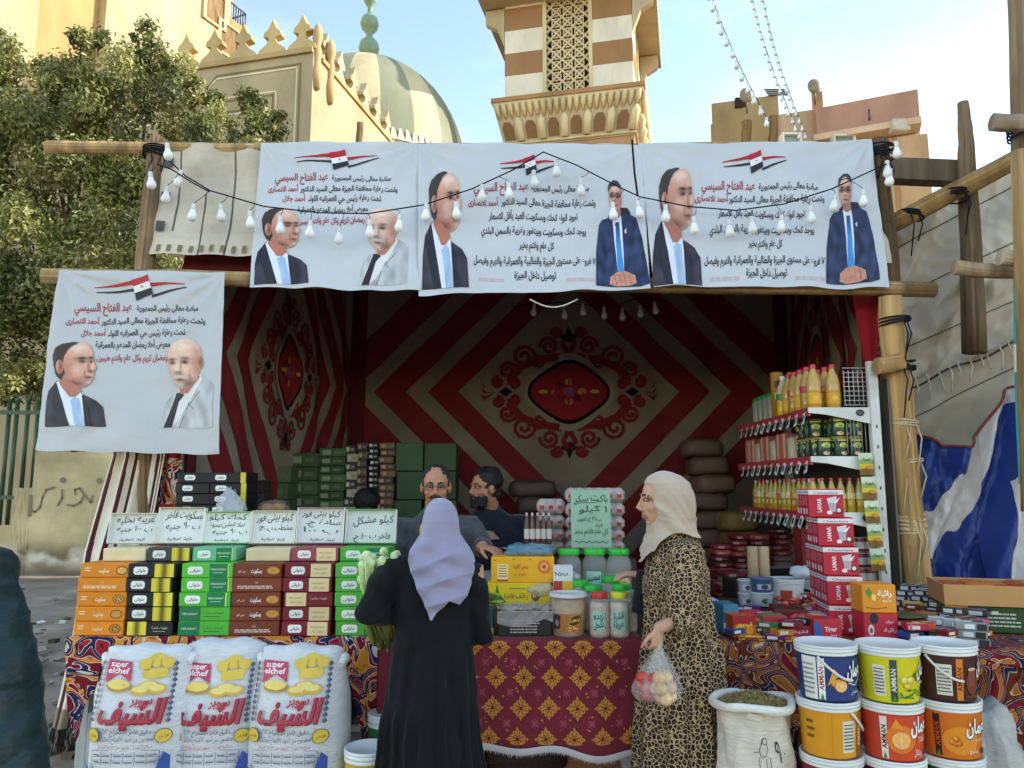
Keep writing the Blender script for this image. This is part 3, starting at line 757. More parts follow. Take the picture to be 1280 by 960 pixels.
# ---------- canvas: awning, roof, walls
def quadS(tl, tr, br, bl, W, H, wr=None):
    def S(u, v, h=0):
        a, b = u/W, v/H
        p = (bl.lerp(br, a)).lerp(tl.lerp(tr, a), b)
        n = (br-bl).cross(tl-bl).normalized()
        return p+n*(h+(wr(a, b) if wr else 0))
    return S
CVS = '#d5c8b2'
def wrA(a, b): return .012*sin(a*90+3*b)+.03*fb(a*9, b*2, 3)-.05*sin(pi*b)
Sa = quadS(A(203, 181, YR-.03), A(1104, 181, YR-.03), A(1114, 330, YL+.08), A(186, 318, YL+.08), 1, 1, wrA)
m = MB()
def awc(u, v):
    k = (u*27+.03*v+.28) % 1
    return C('#6a655f') if k < .06 else C(CVS, .95+.12*fb(u*20, v*3, 1))
m.grid(lambda u, v: Sa(u, v), 360, 14, awc)
aw = m.build('awning', m_cloth2); tag(aw, 'cream canvas awning with dark seams above the stall front, behind the banners', 'awning')
d = Decal(Sa, h=.004)
for i in range(9):
    u = .012+i*.0155*.93; d.poly([(u-.0025, .02), (u+.003, .02), (u+.003, .085), (u-.0025, .085)], C('#8c7a58'))
for z in (.2, .48, .8): d.poly([(.005, z), (.017, z), (.017, z+.09), (.005, z+.09)], C('#5a5a56'))
par(d.m.build('patch', m_inkd), aw)
XL0, XR0 = -2.17, 2.3; YB = 7.65
BLc, BRc = A(442, 480, YB).x, A(985, 480, YB).x
ZB = 3.9
m = MB()
m.grid(lambda u, v: (XL0+(BLc-XL0)*v+((XR0+(BRc-XR0)*v)-(XL0+(BLc-XL0)*v))*u, YR+(YB-YR)*v, ZR-.02+(ZB-ZR)*v-.22*sin(pi*v)*(.6+.4*sin(u*9))), 30, 14, C('#5a2226'))
m.grid(lambda u, v: (XL0+(XR0-XL0)*u, 4.83+.22*v, ZR-.97+.88*v), 30, 4, C('#6a2028'))
rf = m.build('tent_roof', m_cloth2); tag(rf, 'sagging dark red cloth roof inside the stall', 'tent roof')
def pattern(D, cx, cz, sx, sz, top, bot):
    """red chevrons and the scrolled medallion, in metres on a cloth wall"""
    RD_, CR_, BK_ = C('#7c2a2e'), C('#988c7c'), C('#1d1a1f')
    P = lambda x, z: (cx+x*sx, cz+z*sz)
    for w0, w1 in ((1.12, 1.43), (1.65, 1.98), (2.2, 2.6)):
        for s in (-1, 1):
            zu, zd = (top-cz)/sz, (bot-cz)/sz
            for zz in (zu, zd):
                e = abs(zz)*1.0
                pts = [(s*w1, 0), (s*(w1-e), zz), (s*(w0-e), zz), (s*w0, 0)]
                # clip at the centre line
                def cl(a, b):
                    if s*b[0] >= 0: return b
                    t = (0-a[0])/(b[0]-a[0]); return (0, a[1]+(b[1]-a[1])*t)
                q = [pts[0], cl(pts[0], pts[1]), cl(pts[3], pts[2]), pts[3]]
                D.poly([P(*p) for p in q], RD_, lift=False)
    D.up()
    def scroll(x, z, r, a0, dr, w, turns=1.5, col=RD_):
        pts = []
        for i in range(15):
            t = i/14; rr = r*(1-.8*t); a = a0+dr*t*turns*2*pi
            pts.append(P(x+rr*cos(a), z+rr*sin(a)))
        D.line(pts, w*abs(sx), col, lift=False)
    og = lambda a, b, n=12: [P(a*cos(t)*(1 if abs(cos(t)) > 0 else 1), b*(abs(sin(t))**1.0*(1 if sin(t) > 0 else -1)*(.72+.28*abs(sin(t))**6))) for t in [2*pi*i/(4*n) for i in range(4*n)]]
    for s in (-1, 1):
        for q in (-1, 1):
            D.line([P(s*.1, q*.36), P(s*.3, q*.33), P(s*.48, q*.26), P(s*.6, q*.12)], .075*abs(sx), RD_, lift=False)
            for x, z, r, a, dr in ((.2, .47, .1, 0, 1), (.46, .36, .12, pi, -1), (.62, .22, .09, pi, -1), (.3, .3, .08, 0, 1), (.72, .1, .06, pi/2, -1), (.12, .6, .06, 0, 1), (.55, .08, .06, 0, 1)):
                scroll(s*x, q*z, r, a if s > 0 else pi-a, dr*s*q, .036)
            D.line([P(0, q*.38), P(s*.06, q*.5), P(s*.02, q*.56)], .05*abs(sx), RD_, lift=False)
        for k in (-.5, 0, .5): D.poly([P(s*.74, .0), P(s*.84, .09*k+.02-.02), P(s*.84+.0, .1*k+.03)][:2]+[P(s*.9, .14*k+.05), P(s*.86, .14*k-.02)], RD_, lift=False)
        D.disc(*P(s*.64, 0), .07*abs(sx), .05*sz, BK_, n=4, lift=False)
    for q in (-1, 1): D.poly([P(0, q*.5), P(.09, q*.56), P(.03, q*.6), P(0, q*.68), P(-.03, q*.6), P(-.09, q*.56)], BK_, lift=False)
    D.up()
    for k, (a, b, c) in enumerate(((.46, .4, CR_), (.42, .33, BK_), (.385, .29, C('#8f2a30')))): D.poly(og(a, b), c)
    for a in range(8):
        t = a*pi/4; D.disc(*P(.13*cos(t), .1*sin(t)), .045*abs(sx), .035*sz, C('#4a1c22') if a % 2 else C('#b08a40'), n=10, lift=False)
    D.up(); D.disc(*P(0, 0), .06*abs(sx), .05*sz, C('#8a4a8a'), n=10); 
    for s in (-1, 1): D.disc(*P(s*.26, 0), .05*abs(sx), .02*sz, C('#c9a040'), n=8)
def wallcloth(name, p0, p1, zt_, fold, label, cz, sx, col='#8f8374', cx=None):
    p0, p1 = Vector(p0), Vector(p1); W = (p1-p0).length; ux = (p1-p0)/W; n = ux.cross(Vector((0, 0, 1)))
    def S(u, v, h=0): return p0+ux*u+Vector((0, 0, v))+n*(h+fold*(sin(u*11+.5*v)*.5+.6*fb(u*2.5, v*.5, 8)+.35*sin(u*23+v)*(u/W)**2))
    m = MB(); m.grid(lambda u, v: S(u*W, v*zt_), 80, 40, C(col)); o = m.build(name, m_cloth2); tag(o, label, 'cloth wall')
    D = Decal(S, h=.012, res=.09, inc=.2); pattern(D, cx if cx is not None else W/2, cz, sx, 1, zt_-.25, .5)
    for u in (0.02, W-.13): D.rect(u, 0, .11, zt_, C('#5c2426'))
    D.rect(0, zt_-.28, W, .26, C('#8d2730'))
    D.build('applique', m_inkd, o); return o
Zm = A(712, 490, YB).z
wallcloth('back_cloth', (BLc, YB, 0), (BRc, YB, 0), ZB, .03, 'red and cream patterned cloth with a scrolled medallion closing the back of the stall', Zm, 1, cx=A(711, 490, YB).x-BLc)
wallcloth('side_cloth', (XL0, YR+.02, 0), (BLc, YB, 0), ZB, .03, 'red and cream patterned cloth wall on the left side of the stall', Zm, .56)
wallcloth('side_cloth', (BRc, YB, 0), (XR0+.08, YR+.02, 0), ZB, .03, 'red and cream patterned cloth wall behind the shelf rack on the right', Zm, .56)
# front curtain on the left
def curt(u, v):
    yy = 345+v*565
    xs = [(345, 148, 222), (570, 138, 207), (690, 104, 184), (800, 86, 160), (910, 64, 128)]
    for a, b in zip(xs, xs[1:]):
        if yy <= b[0]+1:
            t = (yy-a[0])/(b[0]-a[0]); l = a[1]+(b[1]-a[1])*t; r = a[2]+(b[2]-a[2])*t; break
    p = A(l+(r-l)*u, yy, 4.62); amp = .026*(.35+.65*abs(v-.1))
    return p+Vector((.0, amp*sin(u*10+v*2.4)+.01*sin(u*27+v*5)+.04*ns(u*3, v*3, 1), 0))
def cucol(u, v):
    for a, w_ in ((.05, .05), (.3, .045), (.44, .035), (.86, .03), (.93, .02)):
        if abs(u-a-.05*v) < w_*.8: return C('#57282e')
    return C('#eee4d0') if v < .96 else C('#9c8d74')
m = MB(); m.grid(curt, 130, 90, cucol)
for i in range(70):
    u = (i+.5)/70; p = curt(u, 1); m.tube([p, p+Vector((R.uniform(-.02, .02), R.uniform(-.02, .02), -.05)), p+Vector((R.uniform(-.03, .03), R.uniform(-.03, .0), -.12))], .007, C(R.choice(['#4a4036', '#2f2a26', '#7a6d58'])), n=4)
tag(m.build('curtain', m_cloth), 'cream curtain with maroon stripes gathered at the left end of the stall', 'curtain')
def strip(name, pts, Y, mat_, label, amp=.025, fr=14, Y1=None, cat='cloth'):
    """hanging cloth between a left and right pixel edge; pts rows (py, pxl, pxr)"""
    def f(u, v):
        y0, y1 = pts[0][0], pts[-1][0]; yy = y0+(y1-y0)*v
        for a, b in zip(pts, pts[1:]):
            if yy <= b[0]+.5:
                t = (yy-a[0])/(b[0]-a[0]); l = a[1]+(b[1]-a[1])*t; r = a[2]+(b[2]-a[2])*t; break
        p = A(l+(r-l)*u, yy, Y+((Y1 or Y)-Y)*u)
        return p+Vector((0, amp*(sin(u*fr+v*2)+.5*sin(u*fr*2.3+v*4)), 0))
    m = MB(); m.grid(f, 50, 50, C('#a8252f')); o = m.build(name, mat_); tag(o, label, cat); return o
strip('applique_strip', [(345, 212, 238), (570, 196, 226), (650, 186, 230), (790, 176, 232)], 4.72, m_kh2, 'pale applique cloth strip with blue and red scrolls beside the cream curtain', .012, 7)
strip('red_skirt', [(630, 168, 236), (800, 160, 240), (960, 150, 245)], 4.68, m_cloth, 'plain red cloth hanging behind the left end of the table', .02, 9)
strip('applique_strip', [(400, 1098, 1124), (560, 1100, 1138), (720, 1104, 1150), (900, 1104, 1150)], 4.75, m_kh2, 'pale applique cloth strip with scrolls behind the right log post', .02, 8)
strip('red_skirt', [(340, 1062, 1114), (395, 1070, 1114), (460, 1082, 1114), (540, 1090, 1116), (760, 1096, 1118)], 4.83, m_cloth, 'plain red cloth edge hanging behind the white rack upright', .015, 6)
# ---------- neighbour stall on the right
def nb(u, v):
    px = 1108+(1420-1108)*u
    top = 292-(px-1108)*.62; bot = 485-(px-1140)*.42
    py = top+(bot-top)*v
    return A(px, py, 5.3-.2*u)+Vector((0, .07*sin(v*7+u*3)+.12*fb(u*2.5, v*3, 2, o=2)+.03*sin(u*26+v*8)+.09*abs(ns(u*9+v*4, v*5-u*5, 8))+.05*abs(ns(u*16-v*7, v*4+u*3, 3)), 0))
m_can2 = mat('stall_canvas', .9, .2, 10, .1, .1, 1.6)
m = MB(); m.grid(nb, 120, 90, C('#cdc2ae')); nbk = m.build('side_canvas', m_can2); tag(nbk, 'grey cream canvas sheet with dark seams stretched over the neighbouring stall', 'canvas')
def seams(fn, rows, par_):
    m = MB()
    for a, b in rows: m.tube([Vector(fn(i/60, a+(b-a)*i/60))+Vector((0, -.006, 0)) for i in range(61)], .0045, C('#6a665e'), n=5)
    par(m.build('seam', m_rope), par_)
seams(nb, ((.12, .2), (.42, .5), (.74, .8)), nbk)
def nb2(u, v):
    px = 1112+(1420-1112)*u
    top = 478-(px-1140)*.42; bot = 800
    py = top+(bot-top)*v
    return A(px, py, 5.2-.25*u)+Vector((0, .1*sin(v*6+u*5-1)*(.3+v)+.08*fb(u*3, v*3, 6)+.05*sin((u+v)*16), 0))
m = MB(); m.grid(nb2, 120, 90, C('#b9ad98')); o = m.build('side_canvas', m_can2); tag(o, 'sagging lower canvas sheet tied by cords behind the blue and white tarp', 'canvas')
seams(nb2, ((.14, .05), (.5, .36)), o)
m = MB()
for i in range(13):
    px = 1146+i*12.5+R.uniform(-3, 3); p = A(px, 480-(px-1140)*.42, 5.05)
    m.tube([p+Vector((0, 0, .03)), p+Vector((.01, -.02, -.04)), p+Vector((R.uniform(-.02, .02), -.03, R.uniform(-.16, -.08)))], .006, C('#cfc3a8'), n=5)
m.tube([A(1125+i*12, 483-(1125+i*12-1140)*.42+3*sin(i*.9), 5.06) for i in range(15)], .008, C('#4a453c'), n=5)
tag(m.build('tie_cord', m_rope), 'row of short white ties along the rope hem of the neighbouring canvas', 'cord')
pole('beam', [A(1112, 282, 5.02), A(1272, 198, 4.85)], .062, C('#a3814f'), 'slanting wooden pole carrying the neighbouring canvas', 'beam')
pole('post', [A(1204, 128, 5.05), A(1208, 190, 5.05), A(1218, 442, 5.05)], [.035, .075], C('#7e6a50'), 'pointed grey plank post standing behind the slanting pole', 'post')
m = MB(); a, b = A(1116, 196, 5.15), A(1210, 200, 5.1); m.prism([a, b, b-Vector((0, 0, .16)), a-Vector((0, 0, .16))], (0, 0, 0), (0, .12, 0), C('#6d5e4c'))
tag(m.build('plank', m_wood), 'brown horizontal plank between the stall corner and the pointed post', 'plank')
pole('post', [A(1276, -40, 4.4), A(1284, 250, 4.4), A(1288, 330, 4.4)], .075, C('#8f7a5f'), 'thick grey timber rising at the right edge of the view', 'post')
pole('post', [A(1276, 190, 4.1), A(1290, 640, 4.1)], .05, C('#b08c5c'), 'thin raw wood pole at the extreme right edge', 'post')
pole('stub_pole', [A(1240, 153, 4.2), A(1340, 156, 4.2)], .05, C('#9a8670'), 'upper of the two log ends jutting in from the right edge')
pole('stub_pole', [A(1192, 335, 4.3), A(1345, 345, 4.3)], .042, C('#a08a6c'), 'long log end jutting in from the right edge above the white tarp')
pole('stub_pole', [A(1250, 322, 4.15), A(1340, 325, 4.15)], .045, C('#a8977c'), 'short pale log end at the right edge above the long one')
lash(A(1283, 165, 4.4), .1, BLK, 'black cord round the thick timber at the right edge', 4)
lash(A(1192, 243, 4.95), .09, BLK, 'black cord tying the slanting pole to the pointed post', 4)
lash(A(1138, 268, 5.0), .08, BLK, 'black cord round the lower end of the slanting pole', 3)
def teal(u, v): return A(1268+60*u+6*v, 215+390*v, 4.25)+Vector((0, .03*sin(u*12+v*3), 0))
m = MB(); m.grid(lambda u, v: teal(u, v*.9+.1), 12, 30, lambda u, v: C('#3c9aa0') if int(u*12+v*9) % 5 else C('#d8d4c4')); tag(m.build('hanging_cloth', m_cloth), 'teal patterned cloth hanging at the right edge', 'cloth')
# tarp
def tarp(u, v):
    ts = [(1140, 543), (1170, 557), (1205, 560), (1228, 540), (1252, 500), (1272, 482), (1330, 470)]
    px = 1140+(1330-1140)*u
    for a, b in zip(ts, ts[1:]):
        if px <= b[0]+.1: tp = a[1]+(b[1]-a[1])*(px-a[0])/(b[0]-a[0]); break
    py = tp+(795-tp)*v
    g = 1120+px-1120+max(0, v)*(8 if px < 1230 else -4)
    return A(g, py, 4.95-.35*u+.15*v*0)+Vector((0, -.07*sin(v*5+u*7)-.04*sin(u*24+v*9+3*v*v)-.05*fb(u*4, v*3, 3), 0))
def tarpc(u, v):
    px = 1140+190*u; py = 545+250*v
    BL, WHT = C('#27408c'), C('#dcd6d2')
    ts_ = 543 if px < 1150 else 560; py = ts_+(795-ts_)*v
    wob = 5*sin(px*.11)+3*sin(px*.31)
    if px > 1262: return WHT if py > 640+wob or py < 575 else BL
    if px > 1248: return BL if py > 575 else WHT
    yu = 655-(px-1142)*1.1+wob; yl = 705-(px-1165)*1.22+wob if px > 1165 else 702
    return WHT if yu < py < yl or (px > 1205 and py < yl) else BL
m = MB(); m.grid(tarp, 330, 250, tarpc); m_tarp = mat('tarpaulin', .42, .3, 9, .4, .08, 4); tag(m.build('tarp', m_tarp), 'blue and white plastic tarp draped behind the right table', 'tarp')
m = MB(); m.tube([tarp(i/40, 0)+Vector((0, -.01, 0)) for i in range(41)], .009, C('#8f4a44'), n=6); tag(m.build('hem_cord', m_rope), 'reddish cord running along the top edge of the blue and white tarp', 'cord')
# ---------- string lights
def bulbproto():
    b = MB(); b.lathe((0, 0, 0), [(.004, .012), (.017, .006), (.018, -.03), (.02, -.034), (.0205, -.04)], C('#d8d6cf'), n=12); b.lathe((0, 0, 0), [(.019, -.038), (.022, -.055), (.034, -.085), (.037, -.102), (.033, -.12), (.02, -.134), (0, -.138)], C('#efefea'), n=14)
    o = b.build('bulb', m_bulb); return o
BULB = bulbproto(); USED = [False]
def bulb(p, parent, s=1, tilt=0):
    if not USED[0]: o = BULB; USED[0] = True
    else: o = BULB.copy(); COL.objects.link(o)
    par(o, parent); o.location = Vector(p)-parent.location; o.scale = (s, s, s); o.rotation_euler = (R.uniform(-.12, .12), R.uniform(-.16, .16)+tilt, 0)
def festoon(pix, Y, bulbs, label, drop=12, r=.0044, s=1, Yf=None):
    yf = Yf or (lambda py: Y)
    P = []
    for a, b in zip(pix, pix[1:]):
        for k in range(6):
            t = k/6; px, py = a[0]+(b[0]-a[0])*t, a[1]+(b[1]-a[1])*t; P.append((px, py))
    P.append(pix[-1])
    pts = [A(px, py, yf(py)) for px, py in P]
    root = empty('string_light', pts[0], label=label, cat='string light')
    m = MB(); m.tube([p-pts[0] for p in pts], r, C('#26262a'), n=6)
    for px, py in bulbs:
        q = A(px, py-drop, yf(py)); near = min(pts, key=lambda a: (a-q).length)
        if s == 1:
            m.tube([near-pts[0], (near+q)/2-pts[0]+Vector((.008, 0, .004)), q-pts[0]+Vector((0, 0, .01))], r*.45, C('#26262a'), n=5)
    m.build('cord', m_rope, root)
    for px, py in bulbs: bulb(A(px, py-drop, yf(py)), root, s*.8 if s == 1 else s)
    return root
def yfront(py): return 4.86-(py-183)/185*.40-.12
festoon([(200, 190), (232, 220), (262, 238), (330, 258), (400, 266), (460, 267), (530, 256), (590, 236), (640, 213), (679, 190)], 0,
        [(226, 226), (242, 268), (276, 268), (312, 277), (350, 283), (388, 289), (424, 297), (462, 288), (500, 281), (533, 268), (570, 265), (603, 244), (636, 241), (667, 226)], 'string of white bulbs sagging across the left half of the upper banners', Yf=yfront)
festoon([(679, 190), (720, 206), (770, 232), (800, 246), (860, 258), (920, 263), (980, 255), (1040, 236), (1108, 205)], 0,
        [(695, 214), (726, 236), (766, 266), (797, 264), (832, 269), (867, 284), (911, 287), (939, 284), (977, 282), (1013, 270), (1044, 256), (1079, 250)], 'string of white bulbs sagging across the right hand upper banner', Yf=yfront)
festoon([(196, 205), (215, 212), (240, 228), (262, 240)], 4.62, [(188, 228), (209, 246), (209, 192)], 'short string of bulbs at the left top corner of the awning')
festoon([(1098, 190), (1112, 200), (1118, 215)], 4.7, [(1120, 190), (1113, 224), (1109, 214)], 'cluster of bulbs hanging at the right top corner post')
festoon([(640, 383), (700, 378), (760, 384), (800, 372), (840, 380)], 6.6, [(668, 392), (705, 396), (778, 398), (800, 394), (818, 390), (728, 392), (755, 396)], 'faint string of bulbs hanging inside the stall below the roof')
for k, (a, b, n_) in enumerate((((970, 168), (884, -20), 13), ((1000, 170), (936, -20), 20), ((1008, 170), (950, -20), 20))):
    Pk = [(a[0]+(b[0]-a[0])*t+6*sin(pi*t)*-1, a[1]+(b[1]-a[1])*t) for t in [i/10 for i in range(11)]]
    bl_ = [(a[0]+(b[0]-a[0])*t-6*sin(pi*t), a[1]+(b[1]-a[1])*t+4) for t in [(i+.5)/n_ for i in range(n_)]]
    festoon(Pk, 7.4, bl_, ['string of large bulbs climbing steeply into the sky, leftmost of three', 'string of small bulbs climbing into the sky, middle of three', 'string of small bulbs climbing into the sky, rightmost of three'][k], drop=3, s=.8 if k == 0 else .5)
pole('prop_stick', [A(932, 195, 6.6), A(933, 152, 6.6)], .045, C('#8c6d42'), 'stubby pole end above the awning, left of its twin')
pole('prop_stick', [A(966, 195, 6.6), A(966, 146, 6.6)], .04, C('#8c6d42'), 'stubby pole end above the awning, right of its twin')
pole('prop_stick', [A(448, 195, 6.6), A(450, 154, 6.6)], .03, C('#7a6546'), 'thin pole end above the awning beside the dome')
m = MB()
p = [A(1060+i*12, 395-8*sin(i*.3)-i*1.2, 5.6) for i in range(6)]
P0 = A(628, 375, 4.55); m.tube([A(662+i*6, 374+10*sin(pi*i/10), 4.5) for i in range(11)], .005, C('#d8d3c6'), n=5)
tag(m.build('loose_wire', m_rope), 'white wire loop dangling under the wide middle banner', 'wire')
m = MB(); m.tube([A(790, 175, 4.62), A(793, 215, 4.58), A(797, 245, 4.55)], .007, C('#23262a'), n=5); tag(m.build('loose_wire', m_rope), 'black wire dropping between the two wide banners', 'wire')
# ---------- printed banners
BK, RDT = C('#26242a'), C('#a3343c')
def lerpc(a, b, t):
    t = max(0, min(1, t)); return tuple(x+(y-x)*t for x, y in zip(a, b))
SK1, SK2, SK3 = C('#d8a188'), C('#b87560'), C('#e6bda6')
def banner(name, tl, tr, br, bl, Yt, Yb, label, seed, bow=0):
    """corners in the photograph's pixels; the cloth hangs between depth Yt and Yb"""
    T = [A(*tl, Yt), A(*tr, Yt), A(*br, Yb), A(*bl, Yb)]
    n = (T[2]-T[3]).cross(T[0]-T[3]).normalized()
    W = (T[1]-T[0]).length; H = (T[0]-T[3]).length
    def wr(a, b):
        x, y = a*W, b*H
        f = .016*fb(x*2.1+seed, y*1.3, seed, o=2)+.006*sin(x*9+y*6+seed+2*ns(x*2, y*2, seed))*(1-b*.3)+.006*sin(x*15-y*7+seed*2)*max(0, b-.35)
        f += .03*sin(pi*b)*bow+.008*fb(x*5, y*7, seed+3, o=2)
        for cx in (0, 1):
            dx, dy = abs(x-cx*W), abs(y-H); rr = math.hypot(dx, dy)
            f += .013*sin(math.atan2(dy, dx)*14)*math.exp(-rr*2.6)*min(1, rr*6)
        return f+.036
    def P(a, b, h=0):
        bx = .004*sin(a*23+seed)*(1-b)
        p = (T[3].lerp(T[2], a)).lerp(T[0].lerp(T[1], a), b); p.z += bx
        return p+n*(wr(a, b)+h)
    def S(x, v, h=0):
        y = -v; b = (bl[1]-y)/(bl[1]-tl[1])
        xl, xr = bl[0]+(tl[0]-bl[0])*b, br[0]+(tr[0]-br[0])*b
        a = (x-xl)/(xr-xl)
        yt, yb_ = tl[1]+(tr[1]-tl[1])*a, bl[1]+(br[1]-bl[1])*a; b = (yb_-y)/(yb_-yt)
        return P(a, b, h)
    m = MB(); m.grid(lambda u, v: P(u, v), 110, 90, C('#cacbcc'))
    o = m.build(name, m_vinyl); tag(o, label, 'banner', 'printed banners on the stall')
    return o, Decal(S, h=.0025, res=4, inc=.24)
def flagmark(D, T):
    q = lambda *p: [T(*a) for a in p]
    rd, wt, bk = C('#b3222c'), C('#e8e8e8'), C('#26242a')
    D.poly(q((-2.6, .12), (-1.2, .38), (-.35, .62), (-.35, .28), (-1.3, .16), (-2.6, .06)), rd); D.poly(q((-2.5, -.26), (-1.2, -.12), (-.35, .0), (-.35, -.2), (-1.2, -.3), (-2.5, -.32)), bk)
    D.poly(q((.5, .38), (1.4, .42), (2.4, .36), (2.4, .3), (1.4, .27), (.5, .1)), rd); D.poly(q((.6, -.5), (1.4, -.2), (2.5, .1), (2.5, .03), (1.4, -.38), (.6, -.72)), bk)
    D.poly(q((-.5, .62), (.05, .8), (.42, 1.0), (.5, .5), (.1, .33), (-.42, .12)), rd)
    D.poly(q((-.42, .12), (.1, .33), (.5, .5), (.58, .04), (.15, -.16), (-.34, -.36)), wt); D.poly(q((-.34, -.36), (.15, -.16), (.58, .04), (.66, -.42), (.2, -.66), (-.26, -.96)), bk)
    D.disc(*T(.08, .1), abs(T(.08, 0)[0]-T(0, 0)[0]), abs(T(.08, 0)[0]-T(0, 0)[0])*.9, C('#c9a24a'), n=8)
def tone(feats, c0, T, seed):
    inv = (T(0, 0), T(100, 100)); ax, ay = (inv[1][0]-inv[0][0])/100, (inv[1][1]-inv[0][1])/100
    def g(x, y):
        X, Y = (x-inv[0][0])/ax, (y-inv[0][1])/ay; c = c0
        for fx, fy, sx, sy, col, amt in feats: c = lerpc(c, col, amt*math.exp(-((X-fx)/sx)**2-((Y-fy)/sy)**2))
        k = 1+.1*ns(X*.06, Y*.06, seed)+.05*ns(X*.2, Y*.2, seed+3); return tuple(v*k for v in c[:3])
    return g
DKS, HIS, LIP, BRW = C('#54291d'), C('#f6d6c4'), C('#6a2823'), C('#140c0a')
def manA(D, x0, y0, x1, y1):
    D.k = 0
    """printed portrait: man in a dark suit and pale blue tie turned to the right"""
    T = lambda x, y: (x0+(x1-x0)*(x-78)/282, -(y0+(y1-y0)*(y-415)/382)); q = lambda *p: [T(*a) for a in p]
    sx = (x1-x0)/282; sy = (y1-y0)/382
    D.poly(q((78, 797), (84, 700), (98, 640), (136, 594), (160, 590), (240, 645), (252, 655), (318, 682), (350, 712), (360, 797)), C('#35313a'), grad=lambda x, y: lerpc(C('#46434e'), C('#211f28'), .5+.9*ns(x*.09, y*.05, 3)), res=2)
    D.poly(q((134, 600), (150, 592), (238, 640), (254, 660), (268, 797), (196, 797), (160, 690)), C('#e3e6ee'))
    D.poly(q((196, 683), (218, 668), (240, 676), (246, 700), (268, 797), (222, 797), (208, 720)), C('#a8bfdd'), grad=lambda x, y: lerpc(C('#b9cde6'), C('#8ea9cf'), .5+.5*ns(x*.2, y*.05, 1)))
    D.poly(q((135, 597), (196, 797), (150, 797), (110, 690)), C('#2b2830')); D.poly(q((252, 660), (268, 797), (300, 797), (280, 710)), C('#2b2830'))
    D.poly(q((150, 560), (235, 610), (250, 645), (222, 668), (196, 668), (150, 605)), SK2)
    D.poly(q((122, 520), (120, 480), (135, 445), (165, 425), (210, 416), (235, 418), (205, 432), (182, 456), (170, 490), (170, 560), (160, 590), (140, 576), (130, 556)), C('#43362f'))
    F = [(180, 560, 45, 70, SK2, 0.8), (235, 445, 45, 22, HIS, 0.75), (225, 545, 26, 24, HIS, 0.35), (215, 610, 60, 20, DKS, 0.81), (250, 500, 28, 12, DKS, 0.608), (292, 502, 14, 10, DKS, 0.608), (250, 492, 24.2, 6.2, BRW, 1), (292, 490, 13.2, 6.2, BRW, 1), (251, 509, 13.2, 6.2, BRW, 1), (293, 509, 7.7, 6.2, BRW, 1), (280, 532, 7, 22, DKS, 0.54), (298, 530, 5, 18, HIS, 0.6), (290, 552, 16, 7, DKS, 0.878), (262, 560, 5, 16, DKS, 0.54), (280, 579, 22, 6.2, LIP, 1), (280, 590, 18, 7, DKS, 0.472), (286, 602, 14, 8, HIS, 0.3), (240, 590, 16, 16, SK2, 0.5)]
    D.poly(q((165, 520), (172, 480), (196, 445), (235, 424), (262, 420), (288, 438), (300, 468), (304, 500), (316, 535), (306, 552), (303, 585), (286, 612), (250, 628), (215, 610), (180, 585)), SK1, grad=tone(F, SK1, T, 2), res=1.1)
    D.poly([T(151+18*cos(a), 530+32*sin(a)) for a in [i*.35 for i in range(18)]], SK2, grad=tone([(153, 530, 8, 18, DKS, .8), (142, 520, 6, 20, HIS, .4)], SK2, T, 4), res=1.1)
def manB(D, x0, y0, x1, y1):
    D.k = 0
    """printed portrait: bald man with a grey moustache in a pale grey suit"""
    T = lambda x, y: (x0+(x1-x0)*(x-598)/254, -(y0+(y1-y0)*(y-402)/400)); q = lambda *p: [T(*a) for a in p]
    sx = (x1-x0)/254; sy = (y1-y0)/400
    D.poly(q((598, 802), (628, 690), (660, 655), (690, 640), (796, 566), (832, 590), (852, 612), (846, 802)), C('#b5b6b4'), grad=lambda x, y: lerpc(C('#cfd0ce'), C('#85868a'), .4+.55*ns(x*.11, y*.05, 5)), res=2)
    D.poly(q((670, 660), (700, 640), (795, 560), (800, 585), (740, 690), (690, 770), (650, 802), (630, 802)), C('#dcdcda'))
    D.poly(q((678, 652), (704, 645), (716, 660), (690, 690), (655, 802), (618, 802), (660, 700)), C('#2e2630'))
    D.line([T(740, 690), T(690, 802)], 4*sx, C('#7d7d80')); D.line([T(790, 640), T(740, 700), T(760, 720)], 3*sx, C('#8a8a8c'))
    D.poly(q((690, 600), (780, 560), (790, 575), (735, 650), (700, 655)), SK2)
    F = [(780, 520, 30, 90, SK2, 0.85), (705, 435, 40, 26, HIS, 0.8), (690, 545, 20, 20, HIS, 0.3), (740, 610, 50, 26, DKS, 0.81), (662, 508, 18, 12, DKS, 0.675), (722, 506, 22, 12, DKS, 0.675), (664, 499, 18, 7, DKS, 0.81), (724, 493, 22, 7, DKS, 0.81), (665, 517, 13.2, 6.2, BRW, 1), (722, 513, 15.4, 6.2, BRW, 1), (704, 535, 6, 26, DKS, 0.54), (692, 535, 6, 22, HIS, 0.6), (692, 560, 20, 7, DKS, 0.81), (695, 577, 36, 9, C('#c9c0b9'), .9), (695, 568, 24, 3.5, DKS, .6), (700, 592, 19.8, 6.2, LIP, 1), (745, 575, 8, 22, DKS, 0.472), (700, 612, 18, 8, HIS, 0.35), (655, 555, 10, 30, SK2, 0.5)]
    D.poly(q((643, 500), (650, 455), (678, 420), (720, 402), (762, 410), (790, 440), (800, 480), (795, 530), (778, 585), (742, 622), (704, 632), (672, 604), (654, 556)), SK1, grad=tone(F, SK3, T, 7), res=1.1)
    D.poly([T(795+12*cos(a), 508+27*sin(a)) for a in [i*.35 for i in range(18)]], SK2, grad=tone([(795, 508, 6, 16, DKS, .7)], SK2, T, 4), res=1.1)
